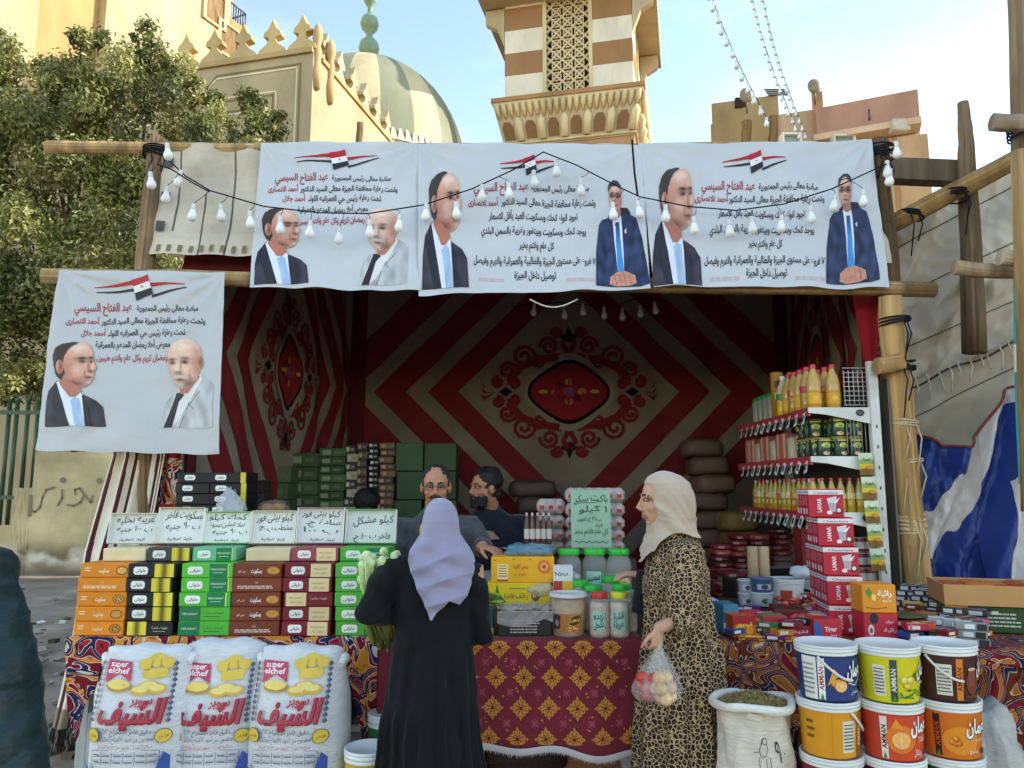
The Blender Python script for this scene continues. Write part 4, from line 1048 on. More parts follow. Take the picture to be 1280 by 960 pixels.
def manC(D, x0, y0, x1, y1):
    D.k = 0
    """printed portrait: man with glasses in a navy suit, hands folded on a desk"""
    T = lambda x, y: (x0+(x1-x0)*(x-905)/250, -(y0+(y1-y0)*(y-208)/504)); q = lambda *p: [T(*a) for a in p]
    sx = (x1-x0)/250; sy = (y1-y0)/504
    D.poly(q((962, 385), (1000, 345), (1050, 350), (1064, 372), (1064, 400), (970, 400)), C('#26262e'))
    D.poly(q((906, 710), (908, 560), (920, 430), (935, 405), (978, 388), (1060, 380), (1090, 400), (1120, 500), (1154, 700), (1110, 712)), C('#2b3350'), grad=lambda x, y: lerpc(C('#3a456c'), C('#1a2036'), .5+.9*ns(x*.12, y*.07, 8)), res=2)
    D.poly(q((980, 388), (1000, 400), (1022, 388), (1030, 500), (1036, 640), (1006, 640), (990, 480)), C('#dfe2ea'))
    D.poly(q((996, 418), (1012, 418), (1026, 560), (1036, 640), (1006, 640), (1000, 520)), C('#3e86c4'), grad=lambda x, y: lerpc(C('#2a3a5c'), C('#3f90d4'), ((-y-y0)/(y1-y0)-.42)*5))
    D.poly(q((984, 350), (1018, 350), (1020, 388), (1001, 402), (982, 388)), SK2)
    D.poly(q((966, 262), (972, 235), (1002, 222), (1018, 240), (1024, 270), (1024, 330), (1014, 362), (996, 376), (980, 362), (970, 330)), SK1, grad=tone([(1018, 310, 14, 60, SK2, 0.9), (992, 250, 18, 14, HIS, 0.6), (980, 290, 11, 8, DKS, 0.81), (1006, 290, 11, 8, DKS, 0.81), (980, 291, 7.7, 6.2, BRW, 1), (1006, 291, 7.7, 6.2, BRW, 1), (994, 318, 9, 7, DKS, 0.675), (991, 305, 3, 14, HIS, 0.5), (996, 338, 13.2, 6.2, LIP, 1), (996, 365, 26, 12, DKS, 0.675), (980, 276, 11, 6.2, BRW, 1), (1006, 276, 11, 6.2, BRW, 1)], SK1, T, 5), res=1)
    D.poly(q((962, 270), (964, 232), (985, 210), (1005, 212), (1020, 232), (1026, 272), (1018, 250), (1000, 238), (976, 244), (968, 262)), C('#3c3a3c'))
    for x in (980, 1006): D.line([T(x+13*cos(a), 291+10*sin(a)) for a in [i*.7 for i in range(10)]], 2.2*sx, C('#3c2b2a'), lift=False)
    D.poly(q((968, 700), (972, 665), (1000, 644), (1040, 640), (1085, 662), (1092, 698), (1060, 708), (1000, 710)), SK1, grad=lambda x, y: lerpc(SK1, SK2, .5+.8*ns(x*.5, y*.4, 3)))
    for i in range(4): D.line([T(990+i*22, 655), T(1000+i*22, 700)], 3*sx, C('#a36a55'))
    D.poly(q((1036, 460), (1044, 450), (1046, 470), (1040, 474)), C('#c9cbd6'))
L1, L1r = 'مبادرة معالى رئيس الجمهورية', 'عبد الفتاح السيسي'
L2, L2r = 'وتحت رعاية محافظة الجيزة معالى السيد الدكتور', 'أحمد الانصارى'
L3, L3r = 'تحت رعاية رئيس حي العمرانيه اللواء', 'أحمد جلال'
L4, L5 = 'معرض أهلا رمضان المدعم بالعمرانية', 'رمضان كريم وكل عام وانتم طيبين'
WL = ['اجود انواع كحك وبسكويت العيد بأقل الاسعار', 'يوجد كحك وبسكويت وبيتفور وغريبة بالسمن البلدي', 'كل عام وانتم بخير', '٧ فروع على مستوى الجيزة والطالبية والعمرانية والهرم وفيصل', 'توصيل داخل الجيزة']
def smallbanner(B, crop, fl, rows, a, b):
    o, D = B; ox, oy, k = crop
    X = lambda x: ox+x/k; Yv = lambda y: -(oy+y/k)
    flagmark(D, lambda x, y: (X(fl[0]+x*fl[2]), Yv(fl[1]-y*fl[3])))
    for t, x0, x1, y, s, c in rows: D.k = 0; D.text(t, X(x1), Yv(y), s/k, c, 'r', width=(x1-x0)/k, bold=.02)
    manA(D, X(a[0]), -Yv(a[1]), X(a[2]), -Yv(a[3]))
    (manB if len(b) == 4 else manC)(D, X(b[0]), -Yv(b[1]), X(b[2]), -Yv(b[3]))
    D.build('printed_artwork', m_ink, o)
def widerows(k, r):
    (y1, a0, a1, b0, b1), (y2, c0, c1, d0, d1) = r[0], r[1]
    out = [(L1, a0, a1, y1, 44*k, BK), (L1r, b0, b1, y1, 66*k, RDT), (L2, c0, c1, y2, 50*k, BK), (L2r, d0, d1, y2, 50*k, RDT)]
    for t, (y, x0, x1) in zip(WL, r[2:]): out.append((t, x0, x1, y, 50*k, BK))
    return out
bh = banner('banner', (78, 340), (284, 343), (277, 569), (49, 564), 4.44, 4.36, 'white printed banner hanging lowest, from the front pole at the left', 3, .3)
smallbanner(bh, (40, 320, 3.692), (520, 165, 84, 62), [(L1, 500, 783, 272, 36, BK), (L1r, 210, 478, 270, 54, RDT), (L2, 330, 812, 330, 38, BK), (L2r, 175, 322, 330, 38, RDT), (L3, 365, 726, 386, 38, BK), (L3r, 242, 355, 386, 38, RDT), (L4, 310, 655, 440, 38, BK), (L5, 318, 640, 500, 40, RDT)], (78, 415, 361, 797), (598, 402, 852, 802))
b1 = banner('banner', (328, 183), (523, 183), (526, 368), (314, 362), 4.9, 4.5, 'squarish white banner at the upper left of the awning, with two portraits and red lettering', 11)
smallbanner(b1, (310, 170, 4.572), (520, 172, 94, 66), [(L1, 487, 822, 297, 40, BK), (L1r, 160, 465, 297, 60, RDT), (L2, 305, 858, 360, 44, BK), (L2r, 122, 295, 360, 44, RDT), (L3, 350, 765, 415, 44, BK), (L3r, 205, 335, 415, 44, RDT), (L4, 290, 690, 478, 44, BK), (L5, 290, 672, 542, 46, RDT)], (43, 458, 357, 867), (630, 455, 920, 875))
b2 = banner('banner', (523, 183), (800, 186), (812, 365), (524, 373), 4.89, 4.48, 'wide white banner whose flag emblem sits at the peak of the bulb cord', 23)
o, D = b2; D_rows = widerows(1, [(335, 615, 920, 310, 600), (415, 455, 955, 280, 440), (490, 390, 860), (565, 350, 905), (640, 550, 735), (715, 310, 955), (785, 525, 745)])
def wide(B, crop, fl, rows, a, c):
    o, D = B; ox, oy, k = crop
    X = lambda x: ox+x/k; Yv = lambda y: -(oy+y/k)
    flagmark(D, lambda x, y: (X(fl[0]+x*fl[2]), Yv(fl[1]-y*fl[3])))
    for t, x0, x1, y, s, cc in rows: D.k = 0; D.text(t, X(x1), Yv(y), s/k, cc, 'r', width=(x1-x0)/k, bold=.02)
    for x0, x1 in fl[4]: 
        for j in range(2): D.text('طريقة حجز الطلبات والاستعلام', X(x1), Yv(fl[5]+j*10), 11/k, C('#c98a8a'), 'r', width=(x1-x0)/k)
    manA(D, X(a[0]), -Yv(a[1]), X(a[2]), -Yv(a[3])); manC(D, X(c[0]), -Yv(c[1]), X(c[2]), -Yv(c[3]))
    D.build('printed_artwork', m_ink, o)
wide(b2, (520, 170, 4.267), (605, 190, 60, 62, ((335, 470), (800, 950)), 792), D_rows, (35, 222, 285, 835), (955, 275, 1245, 822))
b3 = banner('banner', (797, 185), (1086, 180), (1108, 364), (816, 362), 4.9, 4.5, 'wide white banner at the right end of the awning, beside the dark post', 37)
wide(b3, (790, 170, 3.765), (572, 150, 58, 58, ((360, 500), (760, 900)), 690), widerows(.9, [(285, 590, 868, 322, 575), (348, 450, 895, 290, 448), (420, 400, 805), (492, 360, 850), (555, 540, 700), (628, 335, 900), (682, 530, 720)]), (90, 180, 325, 720), (905, 208, 1155, 712))
# ---------- products: helpers
def carton(name, w, d, h, col, label=None, cat='box', group=None, prints=None, m=None, ch=.004, side=None, loc=None, rz=0, top=None):
    """box standing on z = 0; prints(D, w, h) draws on the front, side(D, d, h) on the right side, both left-bottom based"""
    b = MB(); b.box((0, 0, h/2), (w, d, h), C(col) if isinstance(col, str) else col, ch=ch)
    o = b.build(name, m or m_card)
    if prints:
        D = Decal(flat((-w/2, -d/2, 0), (1, 0, 0), (0, 0, 1)), h=.0006, res=1, inc=.3); prints(D, w, h)
        D2 = None
        o2 = D.build('front_print', m_ink, o)
    if side:
        D = Decal(flat((-w/2, d/2, 0), (0, -1, 0), (0, 0, 1)), h=.0006, res=1, inc=.3); side(D, d, h); D.build('side_print', m_ink, o)
    if top:
        D = Decal(flat((-w/2, -d/2, h), (1, 0, 0), (0, 1, 0)), h=.0006, res=1, inc=.3); top(D, w, d); D.build('top_print', m_ink, o)
    if loc is not None: o.location = loc
    o.rotation_euler = (0, 0, rz)
    return tag(o, label, cat, group)
ORD = ['bottom', 'second from the bottom', 'middle', 'second from the top', 'top']
def logo(D, x, y, w, h, txt, col='#f0efe6', tc='#3a3a30'):
    D.poly([(x-w*.5, y-h*.28), (x-w*.38, y-h*.5), (x+w*.38, y-h*.5), (x+w*.5, y-h*.28), (x+w*.5, y+h*.28), (x+w*.38, y+h*.5), (x-w*.38, y+h*.5), (x-w*.5, y+h*.28)], C(col))
    D.text(txt, x, y-h*.15, h*.55, C(tc), width=w*.72, bold=.02)
def lines(D, x, y, w, h, n, col, seed=0):
    r = random.Random(seed)
    for i in range(n):
        yy = y+h-(i+.5)*h/n; x0 = x
        D.up()
        while x0 < x+w*.92:
            l = r.uniform(.05, .16)*w; l = min(l, x+w-x0)
            D.rect(x0, yy-h/n*.22, l, h/n*.42, C(col), lift=False); x0 += l+w*.02
# ---------- left table
TZ = .92
def table(name, x0, x1, y0, y1, z, label):
    t = empty(name, ((x0+x1)/2, (y0+y1)/2, 0), label=label, cat='table'); a = (x1-x0)/2; b = (y1-y0)/2
    m = MB(); m.box((0, 0, z-.028), (2*a, 2*b, .035), C('#8a6a48')); m.build('tabletop', m_wood, t)
    for sx in (-1, 1):
        for sy in (-1, 1):
            m = MB(); m.box((sx*(a-.03), sy*(b-.05), (z-.045)/2), (.045, .045, z-.045), C('#b9bdb9')); m.build('leg', m_metal, t)
    m = MB(); m.box((0, b-.05, .3), (2*a-.1, .03, .03), C('#b9bdb9')); m.build('rail', m_metal, t)
    return t
LX0, LX1 = A(90, 795, 3.62).x, A(484, 795, 3.62).x
table('trestle_table', LX0+.02, LX1-.03, 3.64, 4.42, TZ-.006, 'left table carrying the biscuit boxes, flour sacks in front of it')
def drape(name, x0, x1, yf, yb, z, hang, mat_, label, fold=.02, fr=26, nu=120, col='#a8252f', lside=0, rside=0, cat='tablecloth', skew=None):
    """cloth over a table; hang(u) is the drop at the front"""
    m = MB(); sk = skew or (lambda u: 0)
    m.grid(lambda u, v: (x0+(x1-x0)*u, yf+sk(u)+(yb-yf-sk(u))*v, z+.004*fb(u*9, v*5, 1)*(1 if 0 < v else 0)), nu, 12, C(col))
    def fr_(u, v):
        h = hang(u); q = v*h
        return (x0+(x1-x0)*u, yf+sk(u)-.012*min(1, q/.03)-fold*(sin(u*fr)+.6*sin(u*fr*2.1+2))*min(1, q/.25)*.8-.03*min(1, q/.4), z-q)
    m.grid(fr_, nu, 26, C(col))
    for sd, xx in ((lside, x0), (rside, x1)):
        if sd: m.grid(lambda u, v: (xx+(-1 if xx == x0 else 1)*(.01*min(1, v*9)+fold*.8*sin(u*13)*v), yf+sk(0 if xx == x0 else 1)+(yb-yf)*u, z-v*(sd+(hang(0 if xx == x0 else 1)-sd)*max(0, 1-u*2.5))), 30, 20, C(col))
    o = m.build(name, mat_, solid=.003); return tag(o, label, cat)
def hangL(u):
    px = 90+394*u
    if px < 104: return .05+.3*(px-90)/14
    if px < 130: return .36-.13*abs(px-116)/14+.08*(px < 122)
    if px < 140: return .3-.024*(px-130)
    if px > 432: return .1+.36*min(1, (px-432)/26)-.10*max(0, (px-462)/22)
    return .085+.02*sin(px*.05)+.012*sin(px*.13)
drape('tablecloth', LX0-.012, LX1+.01, 3.612, 4.44, TZ, hangL, m_kh, 'red, orange and navy applique cloth on the left table under the biscuit boxes', lside=.3, rside=.2)
BG = 'biscuit boxes on the left table'
TG = 'سكر', 
def p_orange(alt):
    def f(D, w, h):
        if alt:
            D.text('هنا', w*.5, h*.62, h*.2, C('#f6e2b8')); lines(D, w*.12, h*.22, w*.74, h*.26, 2, '#fbe9c6', 3)
        else:
            lines(D, w*.09, h*.42, w*.12, h*.34, 2, '#fbe9c6', 1); D.text('بسكويت', w*.48, h*.38, h*.36, C('#fdf1d6'), width=w*.2, bold=.03)
            D.disc(w*.84, h*.5, w*.12, h*.32, C('#8a4f1c')); D.disc(w*.84, h*.5, w*.1, h*.25, C('#d99a4a'));
            for a in range(6): D.disc(w*.84+w*.06*cos(a), h*.5+h*.14*sin(a), w*.022, h*.08, C('#e8bd78'), n=8, lift=False)
    return f
def p_black(rev):
    def f(D, w, h):
        x = .05 if rev else .56
        gold = lambda X, Y: lerpc(C('#e8d34a'), C('#5a4212'), (1-abs(X/w-(x+.2))/.2)**2)
        for i in range(12): D.rect(w*(x+.4*i/12), h*.03, w*.4/12, h*.94, lerpc(C('#e3cf3e'), C('#4c3a10'), max(0, 1-abs(i-5.5)/3.2)), lift=False)
        D.up()
        if rev: D.text('حلويات فاخرة', w*.74, h*.48, h*.22, C('#d8d3c0'), width=w*.34); lines(D, w*.6, h*.24, w*.28, h*.12, 1, '#a9a290')
        else: logo(D, w*.27, h*.5, w*.3, h*.56, 'حلوانى')
    return f
def p_green(rev):
    def f(D, w, h):
        if rev:
            D.rect(w*.02, h*.03, w*.4, h*.94, C('#167a4a')); D.text('MEKASARAT', w*.22, h*.42, h*.22, C('#e8f0d8'), width=w*.3); D.text('كحك سادة', w*.68, h*.5, h*.25, C('#2f5a20'), width=w*.4); lines(D, w*.5, h*.26, w*.34, h*.12, 1, '#2f5a20')
        else:
            D.rect(w*.55, h*.03, w*.36, h*.94, C('#0f7a48')); logo(D, w*.27, h*.5, w*.3, h*.56, 'حلوانى', tc='#2f5a30'); D.text('MEKASARAT', w*.73, h*.52, h*.2, C('#e6f0d6'), width=w*.3); lines(D, w*.62, h*.3, w*.22, h*.1, 1, '#cfe2b8')
            D.rect(w*.91, h*.03, w*.02, h*.94, C('#e4e86a'))
    return f
def p_brown(alt):
    def f(D, w, h):
        if alt: D.text('هنا', w*.5, h*.62, h*.2, C('#f6d8c8')); lines(D, w*.12, h*.22, w*.74, h*.26, 2, '#f6e2d8', 5)
        else:
            D.text('بيتى فور', w*.2, h*.38, h*.24, C('#f2ded2'), width=w*.16); D.text('بسكويت', w*.5, h*.34, h*.42, C('#f7ebe4'), width=w*.22, bold=.03)
            D.disc(w*.84, h*.5, w*.13, h*.27, C('#c98a3a')); 
            for a in range(8): D.disc(w*.84+w*.08*cos(a*.8), h*.5+h*.13*sin(a*.8), w*.028, h*.09, C('#e6b765'), n=8, lift=False)
    return f
def p_mar(rev):
    def f(D, w, h):
        x = .05 if rev else .54
        D.rect(w*x, h*.03, w*.41, h*.94, C('#e8cf98')); D.text('MEKASARAT', w*(x+.2), h*.55, h*.17, C('#8a6a3a'), width=w*.28); D.text('بسكويت نشادر', w*(x+.2), h*.26, h*.2, C('#7a5a2a'), width=w*.26)
        if rev: D.text('حلويات فاخرة', w*.72, h*.5, h*.22, C('#e8c8b8'), width=w*.34)
        else: logo(D, w*.28, h*.5, w*.28, h*.56, 'حلوانى', tc='#6a2030')
    return f
cols = [('orange', '#e88a1e', p_orange, (99, 159, 92, 156), {3: 1}), ('black and gold', '#1d1b1c', p_black, (158, 219, 155, 216), {0: 1}), ('bright green', '#56b83a', p_green, (226, 290, 222, 288), {0: 1, 1: 1}), ('reddish brown', '#7d3a22', p_brown, (290, 352, 286, 350), {0: 1, 3: 1}), ('maroon and cream', '#7c1d2a', p_mar, (353, 416, 351, 414), {2: 1}), ('lime green', '#52ae3c', p_green, (418, 484, 417, 484), {})]
HB = .0645
for nm, cl, pf, (t0, t1, b0, b1), alts in cols:
    xc0, xc1 = (A(b0, 790, 3.63).x+A(b1, 790, 3.63).x)/2, (A(t0, 714, 3.63).x+A(t1, 714, 3.63).x)/2
    w = A(b1, 790, 3.63).x-A(b0, 790, 3.63).x-.006
    protos = {}
    for i in range(5):
        alt = alts.get(i, 0); x = xc0+(xc1-xc0)*i/4+R.uniform(-.006, .006)
        lab = f'{nm} biscuit box, {ORD[i]} of its stack of five'
        loc = (x, 3.63+.1+R.uniform(-.006, .006), TZ+.004+i*(HB+.001)); rz = R.uniform(-.035, .035)
        if alt in protos: dup(protos[alt], loc, rz, lab)
        else: protos[alt] = carton('biscuit_box', w, .2, HB, cl, lab, 'box', BG, pf(alt), loc=loc, rz=rz)
ST = TZ+.004+5*(HB+.001)+.001
def upper(px0, px1, cl, pf, label, h=HB, Y=3.72):
    x0, x1 = A(px0, 705, Y).x, A(px1, 705, Y).x
    return carton('biscuit_box', x1-x0-.004, .2, h, cl, label, 'box', BG, pf, loc=((x0+x1)/2, Y+.1, ST), rz=R.uniform(-.02, .02))
upper(127, 181, '#e6d6a8', None, 'plain cream lidded box lying on the orange stack', .06)
upper(183, 238, '#4a4744', p_black(0), 'dark grey and gold box lying across the black stack top')
upper(239, 294, '#6db88a', p_green(0), 'pale green box on top of the bright green stack')
upper(306, 362, '#e3d2a6', None, 'plain cream lidded box lying on the reddish brown stack', .06)
upper(363, 423, '#9a4a52', p_mar(0), 'faded maroon and cream box on top of the maroon stack')
upper(424, 486, '#52ae3c', p_green(0), 'lime green box set back on top of the lime stack')
SG = [((137, 198), 655, 692, ['غريبه نخليه', 'ب ١٠٠ جنيه', 'عيد سعيد'], '#d9d3bb'), ((197, 256), 650, 694, ['بسكويت فاخر', 'ب ٩٠ جنيه', 'عيد سعيد'], '#b9ae86'), ((255, 314), 657, 696, ['كحك كيلو', 'سادة/ملبن/عجوة', 'ب ٩٠ جنيه', 'عيد سعيد'], '#6fae62'), ((314, 371), 653, 693, ['كيلو بيتى فور', 'مشطب ب ١٣٠', 'عيد سعيد'], '#cfc7a8'), ((371, 431), 650, 694, ['كيلو بيتى فور', 'سادة جـ', 'ب ١٠٠', 'عيد سعيد'], '#9c7a7c'), ((432, 496), 652, 694, ['كيلو مشكل', 'فاخر ب ١٠٠ جـ'], '#5aa552')]
SL = ['above the orange stack', 'above the black and gold stack', 'above the bright green stack', 'above the brown stack', 'above the maroon stack', 'above the lime green stack, beside the black robe']
for k, ((a, b), y0, y1, tx, rim) in enumerate(SG):
    Y = 3.9; x0, x1 = A(a, y1, Y).x, A(b, y1, Y).x; w = x1-x0-.004; h = (A(a, y0, Y).z-A(a, y1, Y).z)*1.03
    tilt = Matrix.Rotation(radians(-9), 3, 'X')
    m = MB(); m.box((0, .006, h/2), (w, .008, h), C('#dfe0da'))
    for dx in (-1, 1): m.box((dx*(w/2-.002), -.012, h/2), (.004, .03, h), C('#e8e6dc'))
    m.box((0, -.012, h-.002), (w, .03, .004), C(rim)); m.box((0, -.012, .003), (w, .03, .004), C(rim))
    o = m.build('price_sign', m_card); o.location = ((x0+x1)/2, Y-.02, ST+HB+.005); o.rotation_euler = (radians(-9), 0, R.uniform(-.03, .03))
    tag(o, f'white lid with handwritten price {SL[k]}', 'price sign', 'handwritten price lids')
    D = Decal(flat((-w/2, .0005, 0), (1, 0, 0), (0, 0, 1)), h=.001, res=1, inc=.1)
    n = len(tx)
    for i, t in enumerate(tx):
        big = 1.15 if i == 0 else (.62 if i == n-1 and 'عيد' in t else .95)
        yy = h*(.93-(i+.72)*.9/n); wd = w*(.8 if i == 0 else .55 if 'عيد' in t else .74)
        D.text(t, w*.5+R.uniform(-.008, .008), yy, h*.27*big*(3.2/n if n > 3 else 1), C('#2a2a33') if i < 2 or n == 4 else C('#45455a'), width=wd, rot=R.uniform(-.04, .05), hand=.05, slant=.1)
    D.build('handwriting', m_ink, o)
# rear stacks of black boxes
for k, (px, Y) in enumerate(((249, 4.28), (291, 4.26))):
    x = A(px, 640, Y).x
    carton('storage_carton', .21, .24, .47, '#8b6a44', 'brown carton under the %s black boxes behind the price lids' % ('left' if k == 0 else 'right'), 'carton', None, None, loc=(x, Y, TZ+.005))
    pr = None
    for i in range(5):
        lab = f'black sweet box with white label, {ORD[i]} of the {["left", "right"][k]} rear stack'
        loc = (x+R.uniform(-.005, .005), Y, TZ+.477+i*.0575)
        if pr: dup(pr, loc, R.uniform(-.03, .03), lab)
        else:
            def side(D, d, h): D.rect(0, 0, d*.5, h, C('#c9b032')); D.rect(d*.1, h*.2, d*.06, h*.6, C('#3a3010'))
            pr = carton('sweet_box', .19 if k == 0 else .2, .2, .0565, '#1b191a', lab, 'box', 'black sweet boxes behind the price lids', lambda D, w, h: (logo(D, w*.36 if k == 0 else w*.3, h*.52, w*.3, h*.5, 'حلوانى'), k and D.rect(w*.84, 0, w*.14, h, C('#d6c03a'))), loc=loc)
# bread and plastic
m_clear = mat('clear_plastic', .12, .6, 18, .6, .05, 5, alpha=.3)
m_film = mat('plastic_film', .2, .8, 22, .7, .05, 5, alpha=.42)
m_pet_ = mat('bread_film', .15, .2, 18, .6, .05, 5, alpha=.14)
def lump(name, c, r, col, m, label, cat, seed=0, amp=.25, n=22, fr=4, parent=None):
    b = MB(); b.ell((0, 0, 0), 1, C(col), n=n, m=n//2)
    b.v = [tuple(Vector((x*r[0], y*r[1], z*r[2]))*(1+amp*fb(x*fr*.5+seed, y*fr*.5, z*fr*.5)+amp*.5*abs(ns(x*fr, y*fr+seed, z*fr)))) for x, y, z in b.v]
    o = b.build(name, m, parent)
    if not parent: o.location = c; tag(o, label, cat)
    else: o.location = Vector(c)
    return o
p = A(342, 638, 4.2); carton('storage_carton', .2, .22, p.z-.07-TZ, '#93714a', 'brown carton carrying the bagged bread beside the black boxes', 'carton', loc=(p.x, 4.2, TZ+.004))
br_ = empty('bread_bag', p, label='bag of brown bread rolls behind the fourth price lid', cat='bread')
for dx, dz in ((-.05, -.035), (.0, -.03), (.05, -.037), (-.027, .012), (.025, .014)): lump('bread_roll', (dx, R.uniform(-.02, .02), dz), (.036, .034, .026), '#94602f', m_food, None, None, int(dx*100)+9, .1, 14, parent=br_)
lump('film', (0, 0, -.008), (.092, .065, .062), '#d8c8b0', m_pet_, None, None, 5, parent=br_)
p = A(287, 640, 4.08); lump('plastic_bag', p, (.07, .05, .1), '#d9dde0', m_film, 'crumpled clear plastic bag in front of the black boxes', 'bag', 9, .5, 26, 5)
# ---------- flour sacks
def sack_fn(w, d, H):
    def prof(z):
        t = z/H
        a = w/2*(1-.22*max(0, .1-t)/.1)*(1+.05*sin(pi*t))*(1-.13*max(0, t-.8)/.2); b = d/2*(1-.25*max(0, .1-t)/.1)*(1+.1*sin(pi*min(1, t*1.1)))*(1-.6*max(0, t-.72)/.28)
        return a, b
    return prof
def sack(loc, w, d, H, seed, rz, label, art, col='#e4e3e2'):
    prof = sack_fn(w, d, H)
    def wrk(x, z): return .007*fb(x*6+seed, z*4, seed, o=2)+.0035*sin(z*52+5*ns(x*3, z*2, seed))*max(0, .8-z/H)*(.25+abs(x)/w*1.8)+.014*abs(fb(x*9+z*6+seed, z*5-x*7, seed+4, o=2))*min(1, max(.12, (z/H-.62)*4))
    def surf(x, z, h=0):
        a, b = prof(z); q = min(1, abs(x)/a); n = 2.25
        return Vector((x, -b*(1-q**n)**(1/n)-h-wrk(x, z), z))
    m = MB()
    def ring(u, v):
        z = .0+H*v; a, b = prof(z); t = 2*pi*u; n = 2/2.25
        x = a*abs(cos(t))**n*(1 if cos(t) > 0 else -1); y = b*abs(sin(t))**n*(1 if sin(t) > 0 else -1)
        off = wrk(x, z)*(-1 if y < 0 else 1)
        ear = (.02*max(0, v-.9)/.1*abs(cos(t))**3)
        return (x, y+off*abs(sin(t)), z-ear+.006*sin(x*40+seed)*(v > .93))
    m.grid(ring, 72, 60, C(col)); 
    m.grid(lambda u, v: (ring(u/2+.5, 1)[0], ring(u/2+.5, 1)[1]+(ring(.5-u/2, 1)[1]-ring(u/2+.5, 1)[1])*v, ring(u/2+.5, 1)[2]+.025*sin(pi*v)), 36, 6, C(col))
    o = m.build('flour_sack', m_bag); o.location = loc; o.rotation_euler = (0, 0, rz); tag(o, label, 'sack', 'white flour sacks in front of the left table')
    m = MB()
    for s in (-1, 1):
        c = Vector((s*(w*.42), 0, H*.955)); m.tube([c+Vector((0, -.03, -.015)), c+Vector((s*.012, 0, .012)), c+Vector((0, .03, .0))], [.017, .023, .016], C(col), n=10)
    m.build('folded_corner', m_bag, o)
    D = Decal(lambda x, z, h=0: surf(x*.92+.012*sin(seed*2.2), .48+(z-.27)*.753+.012*sin(seed)+.02*x*sin(seed*1.7), h), h=.006, res=.013, inc=.13); art(D, w, H, seed); D.build('printed_artwork', m_ink, o); return o
def flourart(D, w, H, seed):
    RD_, NV, YL_, BL_ = C('#b8303c'), C('#4a5068'), C('#e2bf4a'), C('#3a55a0')
    k = w/.41; f = lambda x, z: (x*k, z)
    q = lambda *p: [f(*a) for a in p]
    D.poly(q((-.15, .785), (-.03, .775), (-.02, .675), (-.085, .715), (-.145, .665)), C('#c4405a'))
    D.text('super', -.09*k, .748, .042, C('#f4eeee'), width=.085*k, bold=.02); D.text('elchef', -.088*k, .715, .04, C('#f4eeee'), width=.105*k, bold=.02)
    # yellow cook's hat and loaf on a tray, no figure
    D.poly(q((.035, .69), (.135, .695), (.14, .745), (.03, .74)), YL_)
    for x, z, r in ((.035, .765, .03), (.085, .785, .036), (.135, .77, .028)): D.disc(x*k, z, r, r, YL_, lift=False)
    D.line(q((.036, .735), (.138, .74)), .005, C('#8a7838')); D.line(q((.06, .75), (.065, .785)), .003, C('#a08c40')); D.line(q((.105, .75), (.1, .79)), .003, C('#a08c40'))
    D.disc(-.075*k, .655, .06*k, .03, C('#b98a34')); D.disc(-.075*k, .662, .055*k, .024, C('#ecd06a'))
    for x, z in ((.03, .635), (.1, .64), (.065, .655)): D.disc(x*k, z, .045, .026, C('#d9ae3c'), lift=False)
    D.up()
    for x, z in ((.03, .64), (.1, .645), (.065, .662)): D.disc(x*k, z, .034, .016, C('#efd77e'), lift=False)
    D.text('سوبر', .045*k, .567, .06, RD_, width=.1*k, bold=.03); D.text('الشيف', -.0*k, .475, .16, C('#7a2030'), width=.29*k, bold=.045, slant=.15); D.text('الشيف', -.004*k, .479, .16, RD_, width=.286*k, bold=.03, slant=.15)
    for s in (-1, 1):
        for i in range(11):
            z = .47+i*.028; x = s*.172
            D.poly(q((x, z), (x+s*.011, z+.014), (x, z+.03), (x-s*.002, z+.014)), NV, lift=False); D.poly(q((x-.001*s, z), (x-s*.011, z+.014), (x-.001*s, z+.03), (x-s*.003, z+.014)), NV, lift=False)
        D.up(); D.disc(s*.158*k, .408, .034*k, .037, C('#5a4a2a')); D.disc(s*.158*k, .408, .031*k, .034, YL_); D.text('فاخر', s*.158*k, .4, .022, C('#6a5520'), width=.04*k)
    D.text('دقيق فاخر استخراج ٧٢٪', 0, .427, .035, NV, width=.22*k, bold=.01); D.text('مطحون من أجود الأقماح العالمية', 0, .388, .034, NV, width=.24*k); D.text('صالحة لمدة ٦ شهور من تاريخ الانتاج', 0, .352, .026, RD_, width=.24*k)
    for i in range(7): x = -.15+.05*i; D.line(q((x, .27), (x, .335)), .0022, NV, lift=False)
    for z in (.27, .302, .335): D.line(q((-.15, z), (.15, z)), .0022, NV, lift=False)
    for i in range(6):
        for z in (.284, .317): D.up() if i == 0 else 0; D.rect((-.142+.05*i)*k, z-.004, .034*k, .008, C('#7a7f95'), lift=False)
    D.poly(q((.1, .12), (.19, .12), (.19, .3), (.165, .33)), BL_); D.poly(q((-.19, .1), (-.12, .1), (-.17, .24), (-.19, .26)), BL_)
    D.text('الوزن ٢٥ كجم', 0, .2, .05, RD_, width=.2*k)
for px, Y, w, s, rz, lab in ((184, 3.43, .405, 2, .06, 'white flour sack with crumpled red mark, leftmost of three before the table'), (281, 3.5, .395, 5, .03, 'white flour sack squeezed between the two others before the left table'), (377, 3.42, .405, 8, -.05, 'white flour sack with rolled top corner nearest the woman in black')):
    sack((A(px, 880, Y).x, Y, .0), w, .3, .905+.01*(s == 5), s, rz, lab, flourart)
# grey brick of board behind the sacks at the left edge of the table
m = MB(); p = A(112, 905, 3.62); m.box((p.x, 3.66, .29), (.05, .03, .58), C('#b9c0c4'), ch=.004); tag(m.build('leaning_board', m_metal), 'pale grey board standing against the left table leg', 'board')
